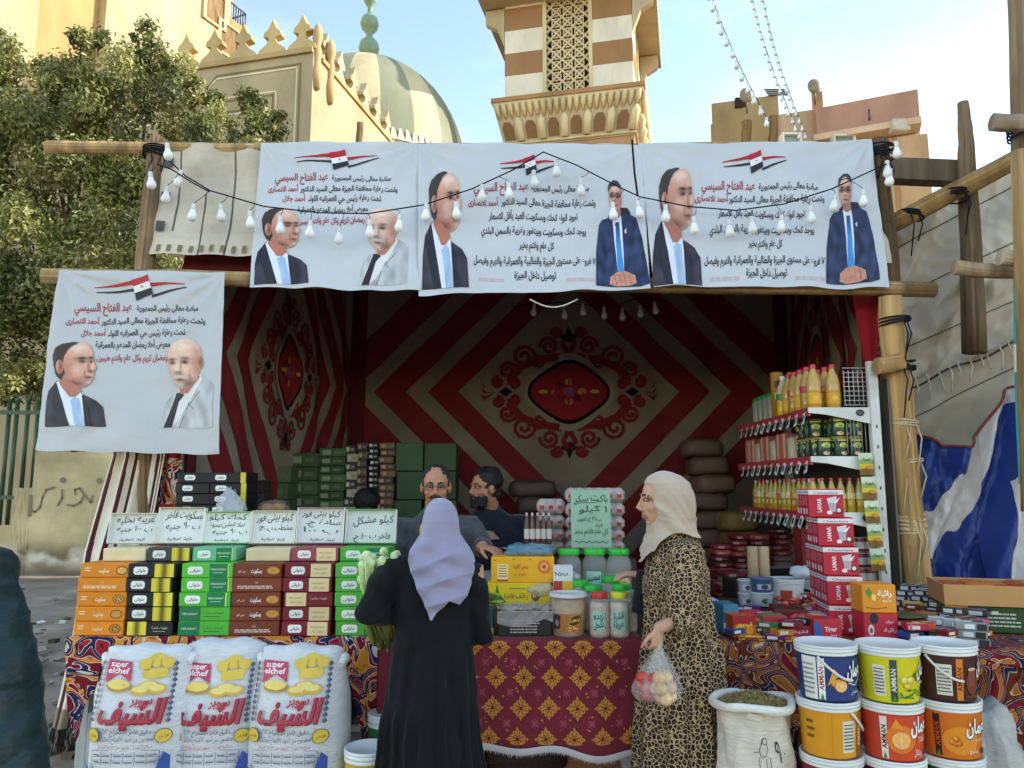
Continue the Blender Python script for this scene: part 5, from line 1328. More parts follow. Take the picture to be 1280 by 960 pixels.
# ---------- centre table
CX0, CX1 = A(478, 797, 3.56).x, A(800, 797, 3.56).x
table('trestle_table', CX0+.03, CX1-.03, 3.6, 4.5, TZ-.006, 'centre table under the maroon cloth with the cartons and jars')
def hangC(u): return .445+.012*sin(u*9)+.02*u-.012*sin(u*21)
o = drape('tablecloth', CX0-.01, CX1+.01, 3.56, 4.52, TZ, hangC, m_cloth, 'maroon cloth with rows of golden diamond medallions on the centre table', fold=.012, fr=11, col='#7c2a36', lside=.45, rside=.46)
def ScS(x, v, h=0):
    u = (x-(CX0-.01))/(CX1-CX0+.02); q = max(0, -v)
    return Vector((x, 3.56-.012*min(1, q/.03)-.012*(sin(u*11)+.6*sin(u*23.1+2))*min(1, q/.25)*.8-.03*min(1, q/.4)-h, TZ-q))
D = Decal(ScS, h=.0035, res=.03, inc=.25)
GO, GO2 = C('#c8893c'), C('#8a3a2e')
def medal(x, z, r):
    if z+r > -.002 or z-r < -.45: 
        pass
    def cz_(p): return (p[0], max(-.436, min(-.004, p[1])))
    pts = []
    for i in range(24):
        a = 2*pi*i/24; k = abs(cos(a))+abs(sin(a)); rr = r/k*(1+.1*cos(a*12)); 
        if i % 6 == 0: rr = r*1.12
        pts.append(cz_((x+rr*cos(a), z+rr*sin(a))))
    D.k = 0; D.poly(pts, GO)
    D.up()
    for i in range(8):
        a = pi/4*i+pi/8
        for r_, s_ in ((.34, .1), (.58, .075)):
            c = (x+r*r_*cos(a), z+r*r_*sin(a))
            if -.43 < c[1] < -.008: D.disc(c[0], c[1], r*s_*.7, r*s_*1.5, GO2, n=6, a=a-pi/2, lift=False)
    for i in range(4):
        a = pi/2*i; c = (x+r*.72*cos(a), z+r*.72*sin(a))
        if -.43 < c[1] < -.008: D.disc(c[0], c[1], r*.05, r*.11, GO2, n=6, a=a-pi/2, lift=False)
    if -.43 < z < -.008: D.disc(x, z, r*.17, r*.17, C('#6b2028'), n=10)
def star(x, z, r):
    if not -.42 < z < -.03: return
    D.k = 0
    for i in range(8):
        a = pi/4*i; D.line([(x, z), (x+r*cos(a), z+r*sin(a))], .005, C('#b0545e') if i % 2 else C('#9a4450'), lift=False)
    for i in range(5): 
        a = R.uniform(0, 6); q = (x+r*2*cos(a), z+r*1.6*sin(a))
        if -.43 < q[1] < -.01: D.disc(*q, .005, .004, C(R.choice(['#b8963f', '#a8505c', '#5a3048'])), n=6, lift=False)
sp = .125
for j in range(-1, 5):
    for i in range(-1, 13):
        x = CX0+.03+i*sp-.015*j; z = -.03-j*sp*1.02
        if CX0+.05 < x < CX1-.045: medal(x, z, .047)
        x2 = x+sp/2; z2 = z-sp*.51
        if CX0+.05 < x2 < CX1-.03: star(x2, z2, .018)
par(D.m.build('woven_medallions', m_inkd), o)
m = MB(); r_ = lambda u: ScS(CX0-.01+(CX1-CX0+.02)*u, -hangC(u)+.004, .004)
m.grid(lambda u, v: r_(u)+Vector((0, -.002-.004*sin(v*3), -.028*v)), 120, 3, C('#cfc6c4'))
for i in range(150):
    p = r_((i+.5)/150)+Vector((0, -.004, -.024)); m.face([p, p+Vector((.006, 0, 0)), p+Vector((R.uniform(-.004, .008), R.uniform(-.004, .004), R.uniform(-.02, -.009)))], C('#b8a8a8'))
par(m.build('fringe', m_cloth), o)
# --- cartons at the left of the table
p = A(652, 752, 3.92); zc = p.z
carton('storage_carton', .3, .26, zc-TZ-.004, '#8d6b44', 'brown carton lying under the two yellow cartons', 'carton', loc=(p.x, 3.95, TZ+.003), rz=-.05)
def yel1(D, w, h):
    D.rect(w*.1, h*.12, w*.17, h*.6, C('#f2e0a0')); lines(D, w*.12, h*.2, w*.13, h*.5, 5, '#b06a2a', 2); D.rect(w*.1, h*.05, w*.17, h*.06, C('#c23a2a'))
    D.text('مصر كافيه', w*.47, h*.55, h*.26, C('#d2622a'), width=w*.24, bold=.02); D.text('حلويات', w*.47, h*.28, h*.2, C('#d2622a'), width=w*.2)
    D.disc(w*.84, h*.62, w*.1, h*.27, C('#e8742a')); D.disc(w*.84, h*.62, w*.06, h*.17, C('#f0b078')); D.disc(w*.84, h*.62, w*.03, h*.09, C('#c8502a'))
    for x, y in ((.04, .86), (.34, .9), (.6, .9), (.94, .1)): D.rect(w*x, h*y, w*.04, h*.03, C('#c23a2a'))
def yel2(D, w, h):
    D.poly([(w*.05, 0), (w*.12, h*.5), (w*.15, h*.95), (w*.19, h*.5), (w*.3, h*.1)], C('#3f7a34')); D.poly([(w*.02, h*.3), (w*.12, h*.35), (w*.2, h*.1), (w*.1, 0)], C('#4c8c3c'))
    D.text('رغائف فاخرة', w*.45, h*.3, h*.34, C('#7a6a2a'), width=w*.38, bold=.02); lines(D, w*.34, h*.68, w*.28, h*.12, 1, '#8a7a2a', 5); D.disc(w*.76, h*.4, w*.07, h*.24, C('#6a4a3a')); D.disc(w*.74, h*.45, w*.03, h*.14, C('#c9a06a'))
carton('yellow_carton', A(690, 740, 3.82).x-A(611, 740, 3.82).x, .26, .104, '#e8c81f', 'bright yellow carton with green leaf print, below the orange-yellow one', 'carton', None, yel2, loc=(p.x-.008, 3.95, zc), rz=-.04, ch=.003)
carton('yellow_carton', A(693, 710, 3.82).x-A(614, 710, 3.82).x, .25, .122, '#f0ae1e', 'orange-yellow carton on top, under the seller hand and blue bag', 'carton', None, yel1, loc=(p.x+.008, 3.95, zc+.105), rz=-.03, ch=.003)
lump('plastic_bag', (p.x+.03, 3.93, zc+.229+.024), (.125, .08, .03), '#7fb3cf', m_film, 'light blue plastic bag lying on the upper yellow carton', 'bag', 4, .4, 24, 5)
lump('plastic_bag', (p.x+.1, 3.815, zc+.07), (.06, .012, .03), '#e6dccf', m_film, 'clear plastic tape flap hanging across the lower yellow carton', 'bag', 8, .5, 20, 5)
def smallc(D, w, h):
    D.rect(0, 0, w*.62, h, C('#e2e4e2')); D.disc(w*.3, h*.74, w*.17, h*.15, C('#7a2a2c')); D.disc(w*.3, h*.74, w*.08, h*.07, C('#b86a5a')); lines(D, w*.1, h*.3, w*.42, h*.22, 3, '#9aa4a4', 3); lines(D, w*.1, h*.08, w*.42, h*.1, 1, '#9aa4a4', 3); D.rect(w*.68, 0, w*.3, h*.28, C('#c8a860'))
q0, q1 = A(588, 799, 3.66), A(617, 799, 3.66)
carton('tea_carton', q1.x-q0.x, .12, .125, '#1d5048', 'white and dark green carton with a round maroon emblem, beside the black robe', 'carton', None, smallc, loc=((q0.x+q1.x)/2, 3.7, TZ+.003))
for i in range(9):
    lump('packet', (A(612, 760, 3.72).x+R.uniform(-.05, .05), 3.72+R.uniform(-.04, .05), TZ+.132+.014*(i//2)), (.032, .022, .008), R.choice(['#5a6a2a', '#7fa03a', '#4a3a2a', '#a9a46a', '#6a4a30', '#8fb04a']), m_film if i % 4 == 3 else m_plas, 'small green or brown sachet tossed on the cartons beside the black robe', 'sachet', i, .4, 12, 3)['group'] = 'loose sachets on the centre table'
q0, q1 = A(622, 799, 3.62), A(689, 799, 3.62)
def blk(D, w, h):
    lines(D, w*.22, h*.12, w*.55, h*.62, 5, '#b9b6b0', 6); D.rect(w*.02, h*.75, w*.96, h*.02, C('#5a564e'))
def blkt(D, w, d): D.rect(w*.03, d*.05, w*.94, d*.9, C('#8c8072')); lines(D, w*.2, d*.2, w*.6, d*.5, 4, '#b8ab98', 9)
bx = carton('black_carton', q1.x-q0.x, .22, .105, '#232221', 'black printed carton wrapped in clear film at the table front', 'carton', None, blk, loc=((q0.x+q1.x)/2, 3.73, TZ+.003), rz=.03, top=blkt)
m = MB(); wq = q1.x-q0.x
m.grid(lambda u, v: (-wq/2-.006+(wq+.012)*u+.004*sin(v*30), -.118+.235*v, .105+.012+.018*abs(fb(u*5, v*4, 2))+.012*sin(u*20+v*9)*.5), 40, 24, C('#d5cec4'))
m.grid(lambda u, v: (-wq/2-.006+(wq+.012)*u, -.118-.004*abs(sin(u*14+v*3)), .115-.07*v*(.5+.5*abs(sin(u*3+.6)))), 40, 8, C('#d5cec4'))
par(m.build('film_wrap', m_film), bx)
# tall white packet
def tallp(D, w, h):
    D.rect(0, h*.78, w, h*.22, C('#e8e8e6')); D.text('Nino', w*.4, h*.84, h*.09, C('#30343c'), width=w*.7, bold=.01, slant=.2)
    D.poly([(0, h*.55), (w*.45, h*.42), (w*.45, h*.76), (0, h*.76)], C('#c2302a')); D.poly([(w*.45, h*.4), (w, h*.5), (w, h*.76), (w*.45, h*.76)], C('#e2b23a')); D.poly([(0, h*.2), (w, h*.2), (w, h*.5), (w*.5, h*.35), (0, h*.54)], C('#7fb6cc')); D.poly([(w*.7, h*.3), (w, h*.3), (w, h*.6), (w*.85, h*.55)], C('#2f7a4a'))
    D.disc(w*.6, h*.5, w*.24, h*.09, C('#5a3020')); D.disc(w*.6, h*.5, w*.13, h*.05, C('#8a5a3a')); D.disc(w*.6, h*.5, w*.06, h*.025, C('#4a2818'))
q0, q1 = A(692, 720, 3.77), A(716, 720, 3.77)
carton('cereal_packet', q1.x-q0.x, .06, A(700, 707, 3.77).z-TZ-.003, '#e2e2df', 'tall white packet with red, yellow and blue print behind the popcorn tub', 'packet', None, tallp, loc=((q0.x+q1.x)/2, 3.8, TZ+.003))
# popcorn tub
def tub(name, c, r, h, col, lid, label, cat, mbody, art=None, fill=None, fr=.9):
    root = empty(name, c, label=label, cat=cat)
    b = MB(); b.lathe((0, 0, 0), [(r*.84, 0), (r*.88, .004), (r*.97, h*.93), (r*.97, h*.94)], C(col), n=30, cap=False); b.lathe((0, 0, 0), [(0, .001), (r*.86, .001)], C(col), n=30, cap=False); b.build('body', mbody, root)
    b = MB(); b.lathe((0, 0, 0), [(r*.97, h*.9), (r*1.05, h*.905), (r*1.06, h*.95), (r*1.03, h*.955), (r*1.03, h*.985), (r*1.0, h), (r*.9, h*.995), (r*.88, h*.985), (0, h*.985)], C(lid), n=30, cap=False); b.build('lid', m_plas, root)
    if fill:
        b = MB(); b.lathe((0, 0, 0), [(0, .004), (r*.85, .006), (r*.93, h*fr*.97), (r*.6, h*fr), (0, h*fr*1.02)], C(fill), n=24, cap=False)
        b.v = [(x*(1+.03*ns(x*60, y*60, z*60)), y*(1+.03*ns(x*60, y*60, z*60)), z+.006*ns(x*50, y*50, 3)) for x, y, z in b.v]; b.build('contents', m_food, root)
    if art:
        D = Decal(cyl((0, 0, 0), r*.86, r2=r*.985, H=h*.93), h=.0012, res=.012, inc=.2); art(D, r, h); D.build('label', m_ink, root)
    return root
m_pet = mat('clear_pet', .08, .05, 30, .6, .03, 5, alpha=.22)
def tubart(D, r, h):
    D.rect(-r*.95, h*.12, r*1.7, h*.42, C('#b8743f')); D.poly([(-r*.95, h*.16), (-r*.5, h*.2), (-r*.45, h*.5), (-r*.7, h*.53), (-r*.95, h*.5)], C('#3a3634')); D.poly([(-r*.85, h*.3), (-r*.7, h*.42), (-r*.55, h*.36), (-r*.6, h*.24)], C('#8f8a84'))
    D.poly([(-r*.1, h*.3), (r*.1, h*.5), (r*.5, h*.54), (r*.7, h*.46), (r*.55, h*.3), (r*.2, h*.25)], C('#d9b44a')); D.poly([(-r*.06, h*.31), (r*.12, h*.485), (r*.49, h*.52), (r*.65, h*.45), (r*.52, h*.315), (r*.2, h*.265)], C('#6a3a24')); D.text('LAMAR', r*.3, h*.36, h*.1, C('#e8c45a'), width=r*.55, bold=.02, rot=.12)
    for i in range(14): D.disc(R.uniform(-r*.2, r*.7), R.uniform(h*.14, h*.24), r*.06, h*.02, C(R.choice(['#e0b878', '#c8905a'])), n=7, lift=False)
q = A(711, 798, 3.64); r0 = (A(735, 750, 3.64).x-A(687, 750, 3.64).x)/2/1.05
tub('popcorn_tub', (q.x, 3.66, TZ+.004), r0, .192, '#e9dccb', '#e2dfdd', 'clear tub of toasted snack with a pale lid and brown label at the table front', 'tub', m_pet, tubart, '#c9a583', .88)
# jars
def jar(c, r, h, lid, fill, fr, label, tagtxt=None, lh=.03, fillc=None):
    root = empty('plastic_jar', c, label=label, cat='jar', group='lidded jars on the centre table')
    pr = [(r*.9, 0), (r, .01), (r, h*.16), (r*.965, h*.18), (r, h*.2), (r, h*.36), (r*.965, h*.38), (r, h*.4), (r, h*.56), (r*.965, h*.58), (r, h*.6), (r, h*.72), (r*.9, h*.8), (r*.76, h*.86), (r*.74, h*.9)]
    b = MB(); b.lathe((0, 0, 0), pr, C('#e6e8e4'), n=28, cap=False); b.lathe((0, 0, 0), [(0, .001), (r*.9, .001)], C('#e6e8e4'), n=28, cap=False); b.build('body', m_pet, root)
    b = MB(); b.lathe((0, 0, 0), [(r*.8, h-lh), (r*.83, h-lh+.002), (r*.83, h-.004), (r*.79, h), (0, h)], C(lid), n=40, cap=False)
    b.lathe((0, 0, 0), [(r*.835, h-lh+.004), (r*.845, h-lh+.008), (r*.835, h-lh*.5)], C(lid), n=40, cap=False); b.build('lid', m_plas, root)
    if fill:
        b = MB(); H = h*fr; b.lathe((0, 0, 0), [(0, .004), (r*.87, .006), (r*.95, .02), (r*.95, H), (r*.7, H+.008), (0, H+.012)], C(fill), n=24, cap=False); b.v = [(x*(1+.04*ns(x*70, y*70, z*70)), y*(1+.04*ns(x*70, y*70, z*70)), z) for x, y, z in b.v]; b.build('contents', m_food, root)
    if tagtxt:
        D = Decal(cyl((0, 0, 0), r*1.0), h=.0012, res=.012); w_ = r*1.2
        D.rect(-w_/2-.2*r, h*.18, w_, h*.42, C('#a5d3bd'))
        for i, t in enumerate(tagtxt): D.text(t, -.2*r, h*(.43-.19*i), h*.2, C('#1f3a34'), width=w_*.8, bold=.02, hand=.06)
        D.build('label', m_ink, root)
    return root
GRL = '#27c23c'
p = A(743, 755, 3.98)
carton('storage_carton', .37, .16, .1, '#7d6a52', 'low carton under the rear row of green lidded jars', 'carton', loc=(p.x, 3.99, TZ+.003))
for k, (px, f, fr, c, t) in enumerate(((711, 1, .5, '#d9cfae', ['حمص', 'شام']), (743, 0, 0, None, ['سمسم', 'محمص']), (773, 1, .12, '#d8c89a', None))):
    jar((A(px, 690, 3.98).x, 3.98, TZ+.104), .0645, .267, GRL, c, fr, 'large clear jar with green lid in the rear row, '+['left, label part hidden', 'middle, empty with a mint label', 'right, beside the veiled woman'][k], t)
for k, (px, Y, c, fr, hh) in enumerate(((724, 3.8, '#cfd8c8', .7, .232), (741, 3.76, '#cdae90', .62, .212), (763, 3.84, '#dce0d0', .5, .245), (777, 3.76, '#d8cbb0', .55, .215))):
    jar((A(px, 735, Y).x, Y, TZ+.004), .052, hh, GRL, c, fr, 'clear jar with green lid in the middle row, '+['behind the tall packet', 'behind the red lidded jar', 'set furthest back', 'behind the yellow lidded jar'][k])
lump('nut_bag', (A(776, 725, 3.8).x+.01, 3.86, TZ+.225), (.04, .02, .03), '#d9c08a', m_food, 'little heap of pale nuts between the green lidded jars', 'nuts', 2, .3, 14)
jar((A(750, 796, 3.6).x, 3.61, TZ+.004), .047, .2, '#cf3a34', '#cdb09a', .74, 'jar with red lid and handwritten mint label at the table front', ['زبده', 'نكحل'], .028)
jar((A(775, 796, 3.6).x, 3.61, TZ+.004), .047, .2, '#d6d23a', '#d6c4a4', .74, 'jar with yellow lid and handwritten mint label at the table corner', ['قشرة', 'عريقة'], .028)
jar((A(792, 790, 3.7).x-.02, 3.74, TZ+.004), .045, .19, '#b8c4bc', '#cdbfa8', .6, 'clear jar half hidden at the right corner of the centre table')
# --- green sign and sugar bales behind
sz = A(740, 686, 4.2).z
carton('storage_carton', .66, .3, sz-TZ-.06, '#3a3128', 'dark carton stack carrying the sugar bales behind the jars', 'carton', loc=(A(718, 690, 4.3).x, 4.36, TZ+.003))
zt0 = sz-.056
def bale(px0, px1, py0, py1, Y, label, col='#cdb5a4', n=6):
    a, b = A(px0, py1, Y), A(px1, py0, Y); w = b.x-a.x; h = b.z-a.z; m = MB()
    root = empty('sugar_bale', ((a.x+b.x)/2, Y+.06, a.z), label=label, cat='sugar bale', group='wrapped bales of sugar bags'); 
    for i in range(n):
        x = -w/2+w*(i+.5)/n; i0 = len(m.v)
        m.ell((x, 0, h/2), (w/n*.58, .075, h*.54), C(col, R.uniform(.85, 1.1)), n=12, m=8)
    m.build('bag', m_bag, root)
    D = Decal(flat((-w/2, -.078, 0), (1, 0, 0), (0, 0, 1)), h=.0008, res=.02)
    for i in range(n): D.rect(w*(i+.2)/n, h*.3, w/n*.5, h*.28, C('#a8323a'), lift=False)
    D.build('print', m_ink, root)
    f = MB(); f.box((0, 0, h/2), (w*1.02, .15, h*1.03), C('#d8cdc6'), ch=.02); f.build('film_wrap', m_film, root); return root
rows = [(610, 628), (629, 646), (646, 662), (662, 676), (676, 692)]
for i, (y0, y1) in enumerate(rows): bale(708, 780, y0, y1, 4.33, f'wrapped bale of sugar bags behind the green sign, {["topmost", "second from the top", "middle of the pile", "second from the bottom", "bottom"][i]}')
for i, (y0, y1) in enumerate(((624, 642), (644, 660), (661, 676), (677, 692))): bale(672, 706, y0, y1, 4.36, f'small wrapped bale left of the green sign, {["topmost", "second", "third", "bottom"][i]} of its pile', n=3)
a, b = A(655, 680, 4.18), A(690, 680, 4.18)
carton('grey_carton', b.x-a.x, .12, A(670, 680, 4.18).z-TZ-.003, '#7f8286', 'grey carton carrying the pack of small dark bottles', 'carton', loc=((a.x+b.x)/2, 4.22, TZ+.003))
zb3 = A(670, 680, 4.18).z+.001
def bottle(root, c, r, h, col, cap, lab=None, m=None):
    b = MB(); b.lathe(c, [(0, 0), (r*.9, 0), (r, .006), (r, h*.58), (r*.85, h*.7), (r*.42, h*.84), (r*.36, h*.93)], C(col), n=12, cap=False); b.build('bottle', m or m_plas, root)
    b = MB(); b.lathe(c, [(r*.42, h*.9), (r*.44, h*.99), (0, h)], C(cap), n=10, cap=False); b.build('cap', m_plas, root)
    if lab: b = MB(); b.lathe(c, [(r*1.02, h*.16), (r*1.02, h*.48)], C(lab), n=14, cap=False); b.build('label', m_ink, root)
pk = empty('bottle_pack', ((a.x+b.x)/2, 4.22, zb3), label='film wrapped pack of small dark bottles with pale labels, left of the sugar', cat='bottle pack')
wq = b.x-a.x
for r in range(2):
    for i in range(5): bottle(pk, (-wq/2+wq*(i+.5)/5, -.03+.06*r, 0), wq/10*.95, .165, '#5a3a30', '#c9a9a0', '#c9bdb6')
# scale things behind on the table
lump('plastic_bag', (A(612, 700, 4.3).x, 4.3, 1.06), (.07, .05, .09), '#cfd2cf', m_film, 'crumpled pale plastic bag behind the yellow cartons', 'bag', 11, .4, 18)
m = MB(); gx = A(739, 648, 4.16); w_, h_ = A(764, 650, 4.16).x-A(714, 650, 4.16).x, A(739, 612, 4.16).z-A(739, 685, 4.16).z
m.box((0, 0, h_/2), (w_, .012, h_), C('#8fae93'), ch=.002); gs = m.build('price_board', m_card); gs.location = (gx.x, 4.16, A(739, 685, 4.16).z); gs.rotation_euler = (radians(-8), 0, -.02)
tag(gs, 'pale green board with handwritten Arabic sugar price above the jars', 'price board')
D = Decal(flat((-w_/2, -.0065, 0), (1, 0, 0), (0, 0, 1)), h=.001, res=1, inc=.1)
for t, z, s, wd, x in (('باكت سكر', .8, .17, .84, .5), ('١ كيلو', .62, .15, .7, .55), ('ب ٣٥ جـ تموين', .47, .1, .6, .45), ('عيد', .36, .1, .2, .7), ('كل عام وانتم بخير', .25, .12, .84, .5)):
    D.text(t, w_*x, h_*z, h_*s, C('#22302c'), width=w_*wd, hand=.07, bold=.005, slant=.1)
D.line([(w_*(.08+.84*i/14), h_*(.1+.02*sin(i*2.3))) for i in range(15)], .003, C('#22302c')); D.line([(w_*.1, h_*.74), (w_*.2, h_*.77), (w_*.7, h_*.79)], .003, C('#22302c'))
D.build('handwriting', m_ink, gs)
par(lump('clip', (0, 0, 0), (.001, .001, .001), '#222222', m_plas, None, None, parent=gs), gs) if False else None
# ---------- right table
RX0 = A(902, 800, 3.62).x; RX1 = 2.75
sk = lambda u: -.32*u
TZR = .9
t = empty('trestle_table', ((RX0+RX1)/2, 4.0, 0), label='long right table heaped with packets, buckets standing before it', cat='table'); c0 = t.location.copy()
m = MB(); P4 = [Vector((RX0+.03, 3.66, TZR-.04))-c0, Vector((RX1-.03, 3.36, TZR-.04))-c0, Vector((RX1-.03, 4.75, TZR-.04))-c0, Vector((RX0+.03, 4.75, TZR-.04))-c0]; m.prism(P4, (0, 0, 0), (0, 0, .034), C('#8a6a48')); m.build('tabletop', m_wood, t)
for p in P4: m = MB(); q = p*.94; m.box((q.x, q.y, (TZR-.045)/2), (.05, .05, TZR-.05), C('#8c8f8c')); m.build('leg', m_metal, t)
def hangR(u):
    px = 902+(1290-902)*u
    return .34+.05*sin(u*7)-.2*max(0, min(1, (u-.28)/.1))*(1-max(0, min(1, (u-.9)/.08)))+.03*sin(u*26)
drape('tablecloth', RX0-.01, RX1, 3.63, 4.77, TZR, hangR, m_kh3, 'maroon and orange applique cloth with scrolls on the right table', fold=.022, fr=18, lside=.3, rside=.25, skew=sk)
strip('table_skirt', [(820, 915, 1300), (880, 925, 1310), (990, 930, 1320)], 3.75, m_kh3, 'lower applique cloth hanging from the right table to the ground', .03, 12, Y1=3.42)
strip('red_skirt', [(905, 480, 800), (935, 480, 800), (1040, 470, 805)], 4.55, m_cloth, 'dark red cloth hanging behind the centre table legs', .02, 12)
# --- paint buckets of jam
BGR = 'plastic buckets stacked before the right table'
def bucket(c, r, h, col, art, label, rz=0, a_h=None):
    root = empty('bucket', c, label=label, cat='bucket', group=BGR); root.rotation_euler = (0, 0, rz)
    b = MB(); b.lathe((0, 0, 0), [(0, .001), (r*.84, .001), (r*.855, .006), (r*.95, h*.86)], C(col), n=40, cap=False); b.build('body', m_plas, root)
    b = MB(); prof = [(r*.95, h*.83), (r*.985, h*.835), (r*.985, h*.865), (r*.96, h*.87), (r*.96, h*.89), (r*1.0, h*.895), (r*1.0, h*.935), (r*.985, h*.94), (r*.985, h*.955), (r*1.005, h*.96), (r*1.005, h*.985), (r*.985, h*.998), (r*.93, h), (r*.9, h*.975), (0, h*.975)]
    b.lathe((0, 0, 0), prof, C('#e6e7e2'), n=44, cap=False); b.build('lid', m_plas, root)
    if a_h is not None:
        b = MB(); pts = []
        for i in range(13):
            q = i/12; a = a_h-.75*q if a_h < -1.4 else a_h+.0; 
            aa = a_h+1.1*q; pts.append(((r*1.01)*cos(aa), (r*1.01)*sin(aa), h*.82-h*.42*sin(pi*min(1, q*.98)*.5)))
        b.tube(pts, .0052, C('#e3ddd0'), n=7); b.build('handle', m_plas, root)
    if art:
        D = Decal(cyl((0, 0, 0), r*.845, r2=r*.948, H=h*.86), h=.0012, res=.015, inc=.22); art(D, r, h); D.build('label', m_ink, root)
    return root
def panel(D, x0, x1, h, col): D.rect(x0, h*.03, x1-x0, h*.77, C(col))
def brand(D, x, y, w, h, col='#f4f4f0'): 
    D.text('عمان', x+.0016, y-.0016, h, C('#2c2c34'), width=w, bold=.05); D.text('عمان', x, y, h, C(col), width=w, bold=.035)
def sidebar(D, x, h, col, tc): D.rect(x, h*.04, .022, h*.75, C(col)); D.text('AMMAN', x+.018, h*.42, .022, C(tc), width=h*.42, rot=pi/2, bold=.03); D.poly([(x+.004, h*.05), (x+.018, h*.05), (x+.011, h*.16)], C('#3f8a3a'))
def fruit(D, x, y, r, cols, n=4, seed=1):
    rr = random.Random(seed)
    for i in range(n):
        a = rr.uniform(0, 6.28); d = r*.8*rr.random(); D.disc(x+d*cos(a), y+d*sin(a), r*.55, r*.55, C(cols[0]), n=14); D.disc(x+d*cos(a)-r*.1, y+d*sin(a)+r*.12, r*.4, r*.38, C(cols[1]), n=12); D.disc(x+d*cos(a)-r*.16, y+d*sin(a)+r*.2, r*.16, r*.13, C(cols[2]), n=9)
def nutri(D, x, h, w=.045): D.rect(x, h*.12, w, h*.56, C('#e2dccb')); lines(D, x+.004, h*.16, w-.008, h*.48, 8, '#6a6258', 4)
def slice_(D, x, y, r, c1='#e8822a', c2='#f4b25a'):
    D.disc(x, y, r, r, C(c1), n=24); D.disc(x, y, r*.88, r*.88, C('#f2d9a8'), n=24); D.disc(x, y, r*.82, r*.82, C(c2), n=24)
    D.up()
    for i in range(8): a = pi/4*i; D.line([(x, y), (x+r*.8*cos(a), y+r*.8*sin(a))], r*.06, C('#f6e2bd'), lift=False)
def a_blue(D, r, h):
    panel(D, -.13, -.075, h, '#e2ddd2'); lines(D, -.128, h*.1, .045, h*.6, 7, '#8a8a92', 2); panel(D, -.062, .13, h, '#2a3c72'); sidebar(D, -.07, h, '#e9e6e0', '#b0322e'); fruit(D, -.012, h*.34, .026, ('#d9822a', '#eca23a', '#f4c878'), 3, 4); slice_(D, .004, h*.3, .022); D.poly([(-.04, h*.3), (-.02, h*.62), (.0, h*.5)], C('#e2a03a')); brand(D, .058, h*.47, .066, .075); D.line([(.03, h*.36), (.06, h*.3), (.092, h*.42), (.098, h*.6)], .003, C('#e8ecf4')); D.text('مشمش', .06, h*.16, .028, C('#cfe0f2'), width=.035)
def a_orgN(D, r, h):
    panel(D, -.13, .075, h, '#e39a22'); nutri(D, .005, h, .048); lines(D, -.118, h*.3, .03, h*.4, 3, '#7a5218', 7); sidebar(D, .068, h, '#b8761a', '#f4efe2'); panel(D, .09, .14, h, '#d9861e'); D.line([(-.03, h*.04), (-.03, h*.8)], .0012, C('#c27f1c'))
def a_red(D, r, h): panel(D, -.13, .13, h, '#8a1f2e'); brand(D, -.04, h*.45, .07, .07)
def a_yel(D, r, h):
    panel(D, -.13, .13, h, '#d9cc1e'); nutri(D, -.1, h, .04); sidebar(D, -.045, h, '#3a4a4a', '#d8dcd4'); fruit(D, .008, h*.42, .028, ('#cfae2a', '#ecd96a', '#f6efb8'), 3, 6); 
    for i in range(16): D.disc(R.uniform(-.015, .1), R.uniform(h*.1, h*.25), .009, .004, C(R.choice(['#4f8a2a', '#6fa83a', '#2f6a22'])), n=6, a=R.uniform(0, 3), lift=False)
    D.poly([(.03, h*.5), (.05, h*.58), (.044, h*.42)], C('#3f7a2a')); brand(D, .078, h*.5, .06, .07); D.text('ليمون', .075, h*.36, .024, C('#f4f2c8'), width=.04)
def a_redor(D, r, h):
    panel(D, -.13, .13, h, '#c4402a'); sidebar(D, -.085, h, '#e2d8c8', '#2c2a2a'); panel(D, -.06, .13, h, '#cf4a2a'); D.disc(-.02, h*.4, .05, .05, C('#e0782a'), n=20); slice_(D, -.02, h*.38, .032); D.poly([(-.05, h*.6), (-.035, h*.76), (-.012, h*.58)], C('#e8922e')); brand(D, .05, h*.52, .075, .075); D.text('TANG', .06, h*.34, .03, C('#f0b8a0'), width=.04, bold=.02); D.text('برتقال', .04, h*.12, .03, C('#f6e6da'), width=.035); D.disc(.085, h*.14, .012, .012, C('#4a4a4e'), n=14)
def a_pur(D, r, h): panel(D, -.13, .13, h, '#7a2448'); D.rect(-.03, h*.1, .07, h*.66, C('#d8c9a8')); lines(D, -.026, h*.14, .06, h*.56, 6, '#7a5a4a', 6); D.rect(.05, h*.1, .02, h*.66, C('#d98a2a')); D.text('عمان', -.07, h*.48, .05, C('#eadfe4'), width=.045, bold=.03)
def a_brn(D, r, h):
    panel(D, -.13, .13, h, '#4a2620'); nutri(D, -.075, h, .05); D.rect(-.012, h*.04, .022, h*.75, C('#d97e2a')); D.text('AMMAN', .006, h*.42, .022, C('#7a2a1e'), width=h*.42, rot=pi/2, bold=.03); D.disc(.05, h*.36, .03, .045, C('#7a3a24'), n=16); D.rect(.03, h*.3, .03, h*.3, C('#8a4a3a')); D.disc(.045, h*.6, .018, .006, C('#d9b8a0'), n=12); fruit(D, .085, h*.42, .02, ('#a85a2a', '#c97a3a', '#e0a870'), 3, 9); brand(D, .09, h*.52, .05, .07)
    for i in range(10): D.disc(R.uniform(.02, .1), h*.12, .008, .004, C(R.choice(['#5a7a2a', '#7a3a2a'])), n=6, lift=False)
